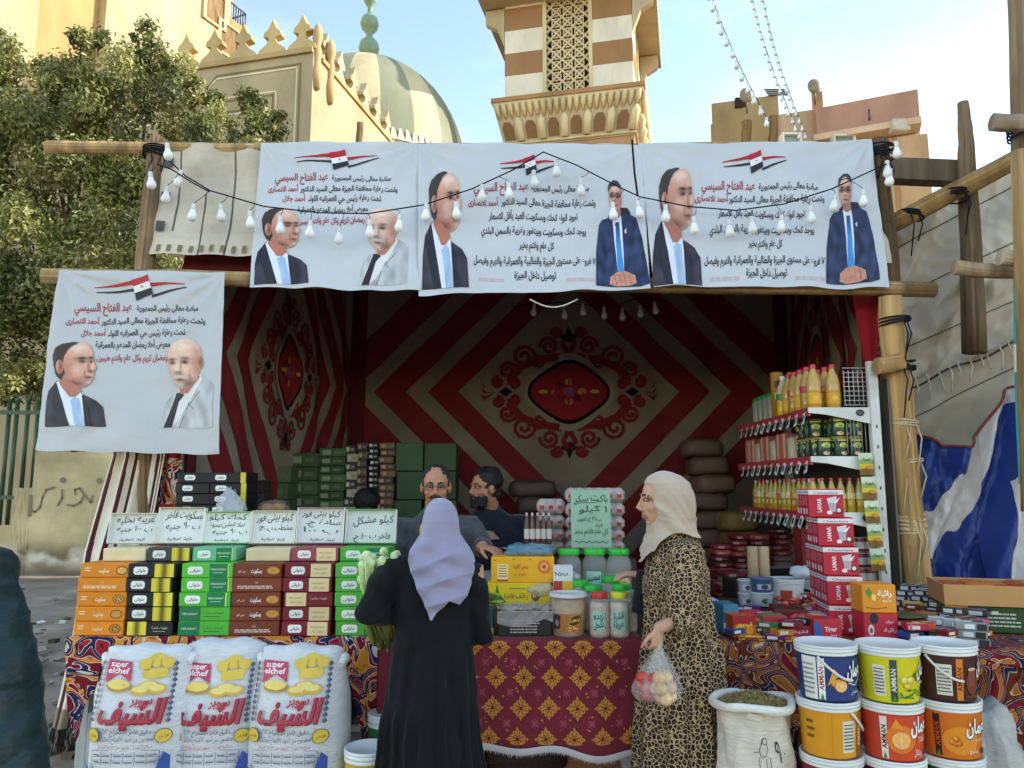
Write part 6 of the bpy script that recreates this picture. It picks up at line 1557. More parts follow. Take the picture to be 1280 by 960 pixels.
def a_org(D, r, h):
    panel(D, -.13, .13, h, '#d9701c'); sidebar(D, -.105, h, '#3a221a', '#c8542a'); D.disc(-.02, h*.34, .06, .05, C('#e8922a'), n=20); fruit(D, -.035, h*.3, .022, ('#c8601a', '#e88a2a', '#f2b86a'), 4, 12); brand(D, .035, h*.48, .08, .07); D.text('مشروب', .04, h*.34, .022, C('#f6dcb8'), width=.05); D.text('مانجو', .02, h*.13, .026, C('#f6e6da'), width=.032); D.disc(.07, h*.14, .012, .012, C('#4a4a4e'), n=14)
def a_grn(D, r, h): panel(D, -.13, .13, h, '#2c5a2c'); nutri(D, -.06, h, .05); brand(D, .05, h*.45, .07, .07)
YBk = 3.06; HBk = .2015
stacks = [(1033, [('#2a3c72', a_blue, 'navy bucket with apricot print on top of the left stack'), ('#e39a22', a_orgN, 'amber bucket with a printed facts panel, second in the left stack'), ('#8a1f2e', a_red, 'dark red bucket, third in the left stack')], -2.2),
          (1106, [('#d9cc1e', a_yel, 'yellow lemon bucket on top of the middle stack'), ('#c4402a', a_redor, 'red-orange bucket with orange slice, second in the middle stack'), ('#7a2448', a_pur, 'purple bucket, third in the middle stack')], None),
          (1180, [('#4a2620', a_brn, 'dark brown bucket with tall glass print on top of the right stack'), ('#d9701c', a_org, 'orange bucket with fruit print, second in the right stack'), ('#2c5a2c', a_grn, 'green bucket, third in the right stack')], -2.4)]
for k, (px, items, ah) in enumerate(stacks):
    x = A(px, 820, YBk).x; r = .1165
    for i in range(5):
        z = (4-i)*HBk
        if i < 3: col, art, lab = items[i]
        else: col, art, lab = ['#8a8a86', '#6a6a66'][i-3], None, ['pale bucket low in the %s stack', 'pale bucket standing on the ground under the %s stack'][i-3] % ['left', 'middle', 'right'][k]
        bucket((x+R.uniform(-.004, .004), YBk+(-.02 if k == 1 else 0)+R.uniform(-.004, .004), z+.001), r, HBk, col, art, lab, R.uniform(-.06, .06), (-2.25 if (k, i) == (0, 0) else -1.2 if (k, i) == (0, 1) else -2.6 if k == 2 and i == 0 else -2.2 if (k, i) == (1, 2) else None))
# small buckets beside the black robe
def a_jam(D, r, h): panel(D, -.12, .12, h, '#2f6a3a'); D.rect(-.12, h*.05, .24, h*.4, C('#d9a02a')); fruit(D, .0, h*.36, .03, ('#d9822a', '#eca23a', '#f4c878'), 5, 4); D.rect(-.05, h*.4, .05, h*.2, C('#8a2a2a'))
def a_jam2(D, r, h): panel(D, -.12, .12, h, '#d6b81e'); D.rect(-.03, h*.1, .04, h*.6, C('#8a3a1e')); fruit(D, .05, h*.4, .024, ('#c8a02a', '#e2d23a', '#f4eeb8'), 3, 5); D.disc(-.06, h*.4, .02, .03, C('#8fae3a'))
p = AZ(461, 940, .45); Yb = 3.42
for k, (px, top, art, col, lab) in enumerate(((461, 933, a_jam2, '#d6b81e', 'yellow bucket with white lid on the ground left of the black robe'), (484, 890, a_jam, '#2f6a3a', 'green and orange bucket with white lid behind the black robe'))):
    Y = 3.3 if k == 0 else 3.52; zt = A(px, top, Y).z; x = A(px, top, Y).x
    n_ = 2; hh = zt/n_
    for j in range(n_): bucket((x, Y, j*hh+.001), .1 if k == 0 else .085, hh, col, art, lab if j == 1 else lab.replace('on the ground', 'lower one').replace('behind', 'underneath, behind'), 0)
p = A(603, 932, 3.5); bucket((p.x-.06, 3.5, .001), .07, .45, '#d6d3cc', None, 'white lidded bucket peeking out at the right of the black robe')
lump('sack_bundle', Vector((A(748, 945, 4.1).x, 4.15, .16)), (.18, .14, .16), '#a8744a', m_bag, 'brown stuffed sack lying under the centre table', 'sack', 3, .2, 24)
lump('sack_bundle', Vector((A(670, 925, 4.3).x, 4.35, .2)), (.25, .16, .2), '#4a3a34', m_bag, 'dark sack lying under the centre table beside the brown one', 'sack', 6, .2, 24)
# --- herb sack
hx = A(944, 900, 3.12).x; hz = A(944, 880, 3.12).z
root = empty('herb_sack', (hx, 3.14, 0), label='open cream sack of dried herbs with rolled rim and handwritten number', cat='sack')
m = MB(); 
def hs(u, v):
    a = 2*pi*u; z = hz*v; r = .148+.018*sin(pi*min(1, v*1.15))-.012*v; w_ = .006*sin(a*7+z*20)*v+.012*fb(cos(a)*2, sin(a)*2, z*6)+.006*sin(z*60+a*3)*max(0, v-.75)*2
    return ((r+w_)*cos(a), (r*.85+w_)*sin(a), z)
m.grid(hs, 80, 60, lambda u, v: C('#d8ccba', .95+.1*ns(u*20, v*9, 2))); m.build('body', m_bag, root)
m = MB(); pts = [((.152+.007*sin(a*5))*cos(a), (.13+.006*sin(a*4))*sin(a), hz+.006*sin(a*3+1)+.004) for a in [2*pi*i/40 for i in range(41)]]; m.tube(pts, [.017*(1+.2*ns(i*.4, 1, 1)) for i in range(41)], C('#e3dcd0'), n=10, cap=False); m.build('rolled_rim', m_bag, root)
m = MB(); m.grid(lambda u, v: (.145*v*cos(2*pi*u), .122*v*sin(2*pi*u), hz-.01+.045*(1-v*v)+.006*fb(v*9*cos(2*pi*u), v*9*sin(2*pi*u), 1)), 50, 16, C('#8f7d4a'))
for i in range(900):
    a, q = R.uniform(0, 6.28), math.sqrt(R.random()); p = Vector((.14*q*cos(a), .118*q*sin(a), hz-.004+.045*(1-q*q))); d = Vector((R.gauss(0, 1), R.gauss(0, 1), R.gauss(0, .5))).normalized()*.008; n_ = d.cross(Vector((0, 0, 1))).normalized()*.0015 if d.cross(Vector((0, 0, 1))).length > 0 else Vector((.001, 0, 0))
    m.face([p-d-n_, p+d-n_, p+d+n_, p-d+n_], C(R.choice(['#9a8a55', '#7d6d3a', '#b3a068', '#6a6238', '#a08a4a'])))
m.build('dried_herbs', m_food, root)
def hsS(x, z, h=0):
    u = .75+x/(2*pi*.14); p = Vector(hs(u, z/hz)); n_ = Vector((cos(2*pi*u), sin(2*pi*u), 0)); return p+n_*h
D = Decal(hsS, h=.003, res=.02, inc=.1)
ink = C('#2a2a30')
D.disc(.0, hz*.86, .011, .012, ink, n=12); D.disc(.0, hz*.86, .008, .009, C('#d8ccba'), n=12)
def st(pts, w=.0035): D.line([(x, hz+z) for x, z in pts], w, ink)
st([(-.012, -.11), (-.02, -.14), (-.012, -.165), (.005, -.16), (.012, -.135), (.006, -.11), (-.012, -.11)], .002); st([(-.02, -.17), (-.018, -.215)], .002); st([(.004, -.17), (.006, -.215)], .002); st([(.018, -.165), (.02, -.21)], .002); st([(-.04, -.15), (-.02, -.145)], .002)
D.text('٩', .05, hz-.185, .11, ink, width=.022, bold=.0); D.disc(.078, hz-.155, .003, .0035, ink, n=8)
for tx, z, w_ in (('عبد الحميد عطية', -.245, .09), ('نور الدين للحبوب والحصص والبقوليات', -.28, .2), ('٠١٠٢٢٥٨٢٢٠ - ٠١٠٢٢٢٥٥٨٠٥', -.312, .18)): D.text(tx, 0, hz+z, .026, ink, width=w_, bold=.01)
D.build('handwriting', m_ink, root)
lump('stuffed_sack', Vector((A(1238, 920, 3.35).x, 3.42, .32)), (.16, .2, .36), '#b9b6ac', m_bag, 'grey white stuffed sack leaning right of the bucket stacks', 'sack', 4, .25, 34, 5)
# --- red carton pyramid
def lam(D, w, h):
    D.rect(0, h*.8, w, h*.16, C('#e6dede')); D.text('Chocolate', w*.5, h*.83, h*.1, C('#3a3a5a'), width=w*.7, bold=.01); D.text('سامبا', w*.45, h*.84, h*.05, C('#6a6a6a'), width=w*.2)
    D.text('LAMAR', w*.36, h*.42, h*.2, C('#f2dede'), width=h*.5, rot=pi/2, bold=.03)
    D.poly([(w*.52, h*.66), (w*.8, h*.74), (w*.76, h*.2), (w*.6, h*.2)], C('#d9d4d6')); D.poly([(w*.54, h*.5), (w*.78, h*.52), (w*.75, h*.22), (w*.61, h*.22)], C('#b9a8ac')); D.poly([(w*.66, h*.5), (w*.9, h*.7), (w*.8, h*.5)], C('#ece4e6'))
    D.disc(w*.86, h*.22, w*.1, h*.12, C('#4a2a26')); D.disc(w*.85, h*.24, w*.06, h*.07, C('#e2dcd8')); D.disc(w*.58, h*.16, w*.08, h*.07, C('#e6e0de'))
def lams(D, d, h):
    D.rect(0, h*.8, d, h*.16, C('#e0d6d8')); lines(D, d*.08, h*.84, d*.8, h*.08, 1, '#4a4a60', 8); D.line([(d*.5, 0), (d*.5, h*.8)], .0015, C('#a8202e')); 
    for x in (.1, .58): D.rect(d*x, h*.1, d*.26, h*.2, C('#e6d0d2')); lines(D, d*x, h*.4, d*.3, h*.34, 6, '#e8a8b0', 5)
LPR = None; LG = 'red milk cartons piled on the right table'
bw, bd, bh_ = .165, .105, .136
LBL = ['top', 'second', 'third', 'fourth', 'bottom']
ang = radians(-7)
def lamr(D, d, h): D.k = 0; lams(D, d, h)
def redcarton(loc, lab):
    global LPR
    if LPR: return dup(LPR, loc, ang+R.uniform(-.03, .03), lab)
    b = MB(); b.box((0, 0, bh_/2), (bw, bd, bh_), C('#c4283a'), ch=.003); LPR = b.build('milk_carton', m_card); tag(LPR, lab, 'carton', LG); LPR.location = loc; LPR.rotation_euler = (0, 0, ang)
    D = Decal(flat((-bw/2, -bd/2, 0), (1, 0, 0), (0, 0, 1)), h=.0006, res=1); lam(D, bw, bh_); D.build('front_print', m_ink, LPR)
    D = Decal(flat((-bw/2, bd/2, 0), (0, -1, 0), (0, 0, 1)), h=.0006, res=1); lams(D, bd, bh_); D.build('side_print', m_ink, LPR); return LPR
for row, (px, n_) in enumerate(((1058, 3), (1057, 3), (1054, 3), (1050, 2), (1039, 2))):
    z = TZR+.008+row*(bh_+.002); f0 = Vector((A(px, 780, 3.78).x, 3.8, z))
    for i in range(n_): redcarton(f0+Vector((-sin(ang), cos(ang), 0))*(bd+.003)*i, f'red milk carton, {["front one", "second back", "third back", "fourth back", "rearmost"][i]} in the {LBL[4-row]} row of the pyramid')
# boxes beside the pyramid
def ory(D, w, h): D.poly([(w*.1, h*.75), (w*.2, h*.9), (w*.3, h*.72), (w*.2, h*.5)], C('#5a8a2a')); D.disc(w*.34, h*.55, w*.07, h*.12, C('#f0d06a')); D.text('رائبة', w*.66, h*.6, h*.26, C('#f6f0da'), width=w*.42, bold=.03); D.text('مانجو', w*.72, h*.4, h*.15, C('#f6f0da'), width=w*.26); D.line([(w*.1, h*.2), (w*.4, h*.15), (w*.7, h*.2)], h*.04, C('#b85a1a'))
def rdy(D, w, h): D.disc(w*.3, h*.82, w*.13, h*.2, C('#2c2430')); D.text('جولد', w*.75, h*.66, h*.16, C('#f2dede'), width=w*.24); D.text('رائبة', w*.76, h*.34, h*.18, C('#f2dede'), width=w*.36, bold=.02); D.disc(w*.2, h*.4, w*.09, h*.2, C('#e2d8da')); D.disc(w*.2, h*.38, w*.05, h*.1, C('#8a5a4a'))
q0, q1 = A(1080, 803, 3.6), A(1122, 803, 3.6); w_ = q1.x-q0.x; xm = (q0.x+q1.x)/2+.01
carton('juice_carton', w_, .16, .122, '#c22a3c', 'plain red fruit carton under the orange one, right of the pyramid', 'carton', None, rdy, loc=(xm, 3.68, TZR+.006), rz=-.04)
carton('juice_carton', w_, .16, .128, '#e8952a', 'orange fruit carton with leaf print, right of the pyramid', 'carton', None, ory, loc=(xm, 3.68, TZR+.13), rz=-.05)
# front left boxes
def simple(txt, tc, band=None, disc=None):
    def f(D, w, h):
        if band: D.rect(0, h*band[0], w, h*band[1], C(band[2]))
        if disc: D.disc(w*.3, h*.4, w*.2, h*.25, C(disc)); D.disc(w*.7, h*.35, w*.16, h*.2, C(disc, .8))
        D.text(txt, w*.52, h*.55, h*.26, C(tc), width=w*.6, bold=.03)
    return f
def put(name, px0, px1, py0, py1, Y, d, col, lab, pr=None, rz=0, z=None, cat='box', ch=.004, m=None, top=None):
    a, b = A(px0, py1, Y), A(px1, py0, Y); 
    return carton(name, b.x-a.x, d, b.z-a.z, col, lab, cat, None, pr, m=m, loc=((a.x+b.x)/2, Y+d/2, a.z if z is None else z), rz=rz, ch=ch, top=top)
zf = TZR+.006
put('tissue_pack', 903, 922, 762, 800, 3.75, .14, '#3f7f96', 'teal carton standing at the left corner of the right table', simple('هيا', '#d8e8ee', (.1, .3, '#dfe6e8')), z=zf, rz=.1)
put('white_pack', 886, 905, 755, 790, 3.9, .16, '#e0dfe2', 'white wrapped pack at the far left corner of the right table', simple('رز', '#9a9aa8'), z=zf, m=m_vinyl, ch=.02)
put('white_pack', 892, 925, 742, 760, 4.12, .12, '#d9d6da', 'pinkish white soft pack behind the teal carton', simple('رز', '#b88a9a'), z=zf, m=m_vinyl, ch=.02)
put('noodle_pack', 916, 945, 783, 812, 3.66, .1, '#d8571e', 'orange and yellow snack packet at the left front of the right table', simple('شيبسى', '#f6d23a', (.6, .4, '#a8202a'), '#f2a02a'), z=zf, rz=.08)
put('noodle_pack', 938, 956, 790, 812, 3.7, .05, '#e0962a', 'small orange packet between the snack packet and the tea box', simple('حلو', '#f6e8c8', None, '#c8501e'), z=zf)
put('pink_box', 930, 956, 768, 786, 3.86, .09, '#cf3a58', 'pink red box lying behind the snack packets', simple('توفى', '#f4dfe4'), z=zf+.02)
put('tea_box', 956, 985, 783, 811, 3.66, .1, '#84734a', 'olive and red tea box near the left front of the right table', simple('شاى', '#f0e6d2', (.62, .38, '#b02a3a')), z=zf)
put('tea_box', 955, 978, 776, 792, 3.85, .1, '#b8283a', 'red tea box behind the olive one', simple('شاى', '#f0d8d2'), z=zf+.02)
put('display_tray', 985, 1016, 795, 812, 3.62, .2, '#a8303e', 'low dark red display tray of small red packs before the pyramid', simple('لذيذ', '#f0d8da'), z=zf)
for i in range(5): lump('packet', Vector((A(993+i*5, 790, 3.72).x, 3.72+.02*(i % 2), zf+.085)), (.022, .016, .016), '#c23a3a', m_plas, 'small red pack in the low dark red display tray', 'packet', i, .2, 10)['group'] = 'small red packs in the display tray'
put('candy_box', 1018, 1052, 784, 811, 3.6, .12, '#c8303c', 'red box with blue corner and white lettering before the pyramid', lambda D, w, h: (D.poly([(0, 0), (w*.35, 0), (w*.2, h*.9), (0, h*.9)], C('#3a62a0')), D.text('Tiger', w*.6, h*.45, h*.3, C('#f4e8e8'), width=w*.44, bold=.03), D.text('كاكاو', w*.66, h*.16, h*.2, C('#f4e8e8'), width=w*.3)), z=zf, rz=.04)
put('candy_box', 1010, 1050, 772, 786, 3.8, .14, '#d8d2d0', 'white topped open box behind the blue cornered red box', simple('بونبون', '#b83a4a', (.0, .5, '#a82a3a')), z=zf+.03)
put('open_box', 975, 1014, 762, 790, 3.82, .2, '#6a2a26', 'dark open carton of orange and red wrappers beside the pyramid', None, z=zf, rz=-.2)
for i in range(9): lump('wrapper', Vector((A(978+i*4, 765, 3.9).x, 3.9+R.uniform(-.05, .06), zf+.125+R.uniform(0, .02))), (.026, .018, .012), R.choice(['#d9622a', '#a8282e', '#e0902a', '#7a1e24']), m_plas, 'glossy wrapper heaped on the dark open carton', 'wrapper', i+3, .3, 10)['group'] = 'wrappers on the dark open carton'
for i in range(9):
    x = A(930+i*8, 818, 3.6).x; o = carton('spice_sachet', .034, .006, .075, R.choice(['#c9822a', '#3a2a26', '#d9a53a', '#7a2a24']), 'striped spice sachet lying in the row along the front edge of the right table', 'sachet', 'spice sachets along the right table edge', lambda D, w, h: (D.rect(w*.1, h*.3, w*.8, h*.3, C('#e2c25a')), D.disc(w*.5, h*.2, w*.3, h*.1, C('#a83a2a'))), m=m_plas, loc=(x, 3.635-.32*((x-RX0)/(RX1-RX0)), TZR+.008)); o.rotation_euler = (radians(-76), 0, R.uniform(-.2, .2))
# tubs behind
def tubstack(px, py0, py1, Y, r, cols, lab):
    a, b = A(px, py1, Y), A(px, py0, Y); n_ = len(cols); h = (b.z-a.z)/n_
    for i, (c, l) in enumerate(cols): tub('plastic_tub', (a.x, Y, a.z+i*h+.001), r, h*.99, c, l, lab % ['lower', 'upper'][i], 'tub', m_plas, lambda D, r_, h_: (D.rect(-r_*.6, h_*.2, r_*1.2, h_*.4, C('#cfcfd2')), D.disc(0, h_*.4, r_*.3, h_*.18, C('#5a5a62'))))
zq = A(960, 757, 4.4).z
carton('storage_carton', .62, .4, zq-TZR-.004 if zq > TZR+.02 else .02, '#4a3a30', 'low dark board under the tubs on the right table', 'carton', loc=(A(975, 757, 4.4).x, 4.5, TZR+.004))
tubstack(933, 724, 757, 4.4, .045, [('#b9bcc0', '#d0d2d4'), ('#b0b4b8', '#d0d2d4')], 'small grey tub stacked left of the white bucket, %s one')
tubstack(953, 722, 757, 4.35, .062, [('#d8d8d6', '#e0e0de'), ('#3f5f8a', '#56688a')], 'round tub beside the white bucket, %s of the pair')
def wart(D, r, h): D.rect(-.06, h*.1, .06, h*.5, C('#c2502a')); D.text('سمن', .06, h*.4, .05, C('#5a5a5a'), width=.06)
a, b = A(988, 757, 4.35), A(988, 724, 4.35); bucket((a.x, 4.4, a.z+.001), .1, b.z-a.z, '#dcdcda', wart, 'white lidded bucket with an orange label left of the red pyramid')
lump('foil_pack', A(1003, 718, 4.38)+Vector((0, 0, .01)), (.07, .05, .035), '#cfd3d6', m_vinyl, 'crumpled white foil pack on the white bucket lid', 'packet', 5, .35, 20)
for k, px in enumerate((942, 956)):
    a, b = A(px, 726, 4.75), A(px, 683, 4.75); m = MB(); m.lathe((0, 0, 0), [(.031, 0), (.033, .003), (.033, b.z-a.z-.004), (.03, b.z-a.z), (.015, b.z-a.z), (0, b.z-a.z-.01)], C('#bda07a'), n=20, cap=False); o = m.build('paper_roll', m_card); o.location = a; tag(o, ['upright tan roll behind the tubs, left of two', 'upright tan roll behind the tubs, right of two'][k], 'roll')
a = A(950, 727, 4.75); carton('storage_carton', .5, .3, max(.05, a.z-TZR-.003), '#2c2622', 'dark carton carrying the two tan rolls', 'carton', loc=(A(965, 727, 4.8).x, 4.86, TZR+.003))
# packets in rows on the right
rot = radians(-40)
for j in range(5):
    for i in range(4):
        p = A(1135+i*21+j*4, 757+i*11, 4.45-.21*i); z = TZR+.01+j*.028
        if j == 4 and i > 1: continue
        lab = f'black and white wrapped pack, {["rearmost", "third", "second", "nearest"][i]}, {["bottom", "second", "middle", "fourth", "top"][j]} layer'
        if i == 0 and j == 0:
            WP = carton('wrapped_pack', .2, .13, .027, '#2e2b2c', lab, 'packet', 'black and white packs on the right table', lambda D, w, h: (D.rect(w*.06, h*.15, w*.2, h*.7, C('#d8d8d6')), D.rect(w*.34, h*.2, w*.12, h*.6, C('#c8c8c6')), D.rect(w*.6, h*.15, w*.28, h*.7, C('#b8b8b4'))), top=lambda D, w, d: (D.rect(w*.04, d*.08, w*.42, d*.84, C('#b4b4b2')), D.rect(w*.1, d*.3, w*.3, d*.3, C('#4a4446')), D.rect(w*.55, d*.1, w*.4, d*.5, C('#8a8886'))), m=m_plas, loc=(p.x, p.y, z), rz=rot)
        else: dup(WP, (p.x+R.uniform(-.008, .008), p.y+R.uniform(-.006, .006), z), rot+R.uniform(-.06, .06), lab)
for j in range(3):
    for i in range(3):
        p = A(1180+i*17, 790+i*4-j*2, 3.62-.05*i); lab = f'silver grey wrapped pack, front pile {["left", "middle", "right"][i]}, {["bottom", "middle", "top"][j]} layer'
        if i == j == 0: SPK = carton('silver_pack', .13, .11, .033, '#8f9290', lab, 'packet', 'silver packs at the right table front', lambda D, w, h: (D.rect(w*.3, h*.2, w*.3, h*.6, C('#e2e2de')), D.rect(w*.66, h*.1, w*.3, h*.8, C('#2a2a2c'))), top=lambda D, w, d: (D.rect(w*.05, d*.1, w*.5, d*.5, C('#d8dad6')), D.rect(w*.6, d*.3, w*.3, d*.6, C('#4a4a4c'))), m=m_vinyl, ch=.006, loc=(p.x, p.y, TZR+.008), rz=-.5)
        else: dup(SPK, (p.x+R.uniform(-.006, .006), p.y, TZR+.008+j*.034), -.5+R.uniform(-.08, .08), lab)
for j in range(7):
    p = A(1143+R.uniform(-4, 4), 800, 3.6); o = lump('sachet_bag', Vector((p.x, p.y+.06, TZR+.018+j*.0155)), (.085, .07, .011), ['#5a1e1c', '#6a2420', '#4a1816', '#7a2a22', '#5a2a1c', '#6a1e1e', '#3a4a26'][j], m_vinyl, f'dark red foil bag in the pile beside the orange carton, {["bottom", "second", "third", "fourth", "fifth", "sixth", "greenish top"][j]} one', 'packet', j, .15, 18)
for j in range(3):
    p = A(1148+j*9, 762+j*7, 4.15-.12*j); o = carton('orange_packet', .15, .2, .012, '#d9701e', f'orange foil packet lying among the black packs, {["rear", "middle", "front"][j]} one', 'packet', None, None, m=m_vinyl, loc=(p.x, p.y, TZR+.04+.012*j), rz=-.5, top=lambda D, w, d: (D.rect(w*.1, d*.1, w*.8, d*.25, C('#2c3a6a')), D.disc(w*.5, d*.62, w*.3, d*.2, C('#f0b03a')), D.text('بسكو', w*.5, d*.16, .03, C('#f4efe2'), width=w*.6)))
PKC = ['#b8283a', '#d9822a', '#2f4a8a', '#e0b83a', '#7a1e28', '#3f7a4a', '#d8d4ce', '#5a2a6a', '#c8502a', '#2a2a2c', '#cf5a7a']
PP = {}
for k in range(110):
    if k < 42: px, py = R.uniform(915, 1012), R.uniform(757, 798)
    else: px, py = R.uniform(1122, 1232), R.uniform(752, 806)
    g_ = AZ(px, py, TZR+.02)
    if g_.y < 3.66-.32*(g_.x-RX0)/(RX1-RX0) or g_.x < RX0+.06: continue
    ci = k % len(PKC); zz_ = TZR+.008+R.choice([0, .022, .045, .06])+.02*(g_.y > 4.1)
    lab = 'small mixed snack packet among the heap on the right table'
    if ci in PP: o = dup(PP[ci], (g_.x, g_.y, zz_), R.uniform(-.9, .9), lab); o.scale = (R.uniform(.8, 1.2),)*3
    else: PP[ci] = carton('snack_packet', .085, .06, .026, PKC[ci], lab, 'packet', 'small mixed packets on the right table', lambda D, w, h: D.rect(w*.1, h*.25, w*.5, h*.5, C('#e6dccb')), top=lambda D, w, d: (D.rect(w*.08, d*.12, w*.84, d*.3, C(PKC[(ci+3) % 11])), D.disc(w*.6, d*.65, w*.2, d*.2, C(PKC[(ci+6) % 11])), D.text(['حلو', 'شاى', 'توفى', 'كيك'][ci % 4], w*.4, d*.18, .014, C('#f4efe2'), width=w*.4, bold=.02)), m=m_vinyl, loc=(g_.x, g_.y, zz_), rz=R.uniform(-.9, .9))
# cardboard tray at the far right
a = A(1226, 782, 3.72); cb = empty('cardboard_tray', (a.x+.16, 3.92, 1.035), rz=radians(-16), label='shallow brown cardboard tray of orange packets at the right edge', cat='tray')
m = MB()
for c_, d_ in (((0, 0, .004), (.46, .34, .008)), ((0, -.168, .05), (.46, .006, .095)), ((0, .168, .05), (.46, .006, .095)), ((-.228, 0, .05), (.006, .33, .095)), ((.228, 0, .05), (.006, .33, .095))): m.box(c_, d_, C('#b98a55'))
m.build('tray', m_card, cb)
bpy.context.view_layer.update()
for i in range(8):
    q = cb.matrix_world @ Vector((-.15+.1*(i % 4), -.08+.13*(i//4), .075+.008*(i % 2))) if False else Matrix.Translation(cb.location) @ Matrix.Rotation(radians(-16), 4, 'Z') @ Vector((-.15+.1*(i % 4), -.08+.13*(i//4), .08+.008*(i % 2)))
    lump('orange_packet', q, (.06, .07, .014), R.choice(['#c8641e', '#d9782a', '#b8561a']), m_vinyl, 'glossy orange packet lying in the cardboard tray', 'packet', i, .2, 16)['group'] = 'orange packets in the cardboard tray'
carton('green_carton', .46, .3, .122, '#2f4a26', 'dark green carton with orange flower print under the cardboard tray', 'carton', None, lambda D, w, h: (D.rect(0, 0, w*.22, h, C('#d98a1e')), D.disc(w*.1, h*.5, w*.07, h*.3, C('#f0b03a')), lines(D, w*.3, h*.2, w*.4, h*.6, 4, '#c8d0b8', 3), D.rect(w*.36, h*.7, w*.14, h*.12, C('#e0e4d8'))), loc=(a.x+.17, 3.93, TZR+.008), rz=radians(-16))
# --- shelf rack
rk = empty('shelf_rack', (2.13, 5.1, 0), label='white metal shelf rack of bottles and cans standing along the right wall', cat='shelf')
K2 = rk.location; xu = A(1093, 520, 4.5).x; xt = A(1010, 520, 4.5).x; W_ = C('#dcdcd4')
YR0, YR1 = 4.5, 5.95; zsh = [A(1050, y, 4.5).z for y in (512, 573, 643, 733)]; ztop = A(1088, 452, 4.5).z
m = MB(); m.box((xu-K2.x+.0, YR0-K2.y, ztop/2), (.055, .04, ztop), W_, ch=.003)
for i in range(14): m.box((xu-K2.x, YR0-K2.y-.021, .4+i*.12), (.008, .003, .02), C('#4a4a48'))
m.build('upright', m_metal, rk)
m = MB(); m.box((xu-K2.x, YR1-K2.y, ztop/2), (.055, .04, ztop), W_, ch=.003); m.build('upright', m_metal, rk)
for i, z in enumerate(zsh):
    m = MB(); m.box(((xu+xt)/2-K2.x, (YR0+YR1)/2-K2.y, z), (xu-xt-.03, YR1-YR0-.03, .014), C('#cfcfc8')); m.box((xt-K2.x+.01, (YR0+YR1)/2-K2.y, z-.012), (.012, YR1-YR0, .05), C('#b83a44') if i < 3 else W_); m.build('shelf', m_metal, rk)
    m = MB(); m.prism([Vector((xt, 0, z+.012)), Vector((xu-.03, 0, z+.012)), Vector((xu-.03, 0, z-.085)), Vector((xt+.1, 0, z-.03)), Vector((xt, 0, z-.02))], (-K2.x, YR0-K2.y-.012, 0), (0, .012, 0), W_); m.build('bracket', m_metal, rk)
    m = MB(); q = Vector((xu-.09-K2.x, YR0-K2.y-.0135, z-.02)); m.tube([q+Vector((.022*cos(a), 0, .017*sin(a))) for a in [2*pi*k/12 for k in range(13)]], .004, C('#3a3a38'), n=5, cap=False); m.face([q+Vector((.02*cos(a), 0, .015*sin(a))) for a in [2*pi*k/12 for k in range(12)]], C('#3a3a38')); m.build('bracket_hole', m_metal, rk)
    if i < 3:
        for k in range(11):
            y = YR0+.06+k*.125; m = MB(); m.box((xt-K2.x-.006, y-K2.y, z-.05), (.002, .045, .075), C('#d9ddd6'), Matrix.Rotation(R.uniform(-.4, .4), 3, 'X') @ Matrix.Rotation(.25, 3, 'Y')); m.box((xt-K2.x-.0085, y-K2.y, z-.05), (.002, .025, .04), C('#4a4f4a'), Matrix.Rotation(.25, 3, 'Y')); m.build('price_tag', m_card, rk)
m = MB()
for i in range(6): y = 0; m.tube([Vector((xu-.16+i*.028-K2.x, YR0-K2.y+.02, zsh[0]+.03)), Vector((xu-.16+i*.028-K2.x, YR0-K2.y+.02, ztop-.05))], .0022, C('#c9c9c2'), n=5)
for i in range(9): z = zsh[0]+.03+i*.028; m.tube([Vector((xu-.165-K2.x, YR0-K2.y+.022, z)), Vector((xu-.015-K2.x, YR0-K2.y+.022, z))], .0022, C('#c9c9c2'), n=5)
for j in range(1, 4):
    for i in range(7): m.tube([Vector((xu-.16+i*.022-K2.x, YR0-K2.y+.02, zsh[j]+.03)), Vector((xu-.16+i*.022-K2.x, YR0-K2.y+.02, zsh[j-1]-.05))], .0018, C('#b9b9b2'), n=4) if j == 1 else 0
m.build('wire_grid', m_metal, rk)
m = MB(); m.box((2.25-K2.x, (YR0+YR1)/2-K2.y, 1.3), (.01, YR1-YR0, 1.9), C('#5a564e')); m.build('back_panel', m_metal, rk)
m_oil = mat('oil_bottle', .1, 0, 30, .6, .08, 9, alpha=.86)
PROT = {}
def vessel(kind, loc, lab, cat, group, build):
    if kind in PROT: return dup(PROT[kind], loc, R.uniform(-.5, .5), lab)
    r = empty(kind.split('|')[0], loc, label=lab, cat=cat, group=group); build(r); PROT[kind] = r; return r
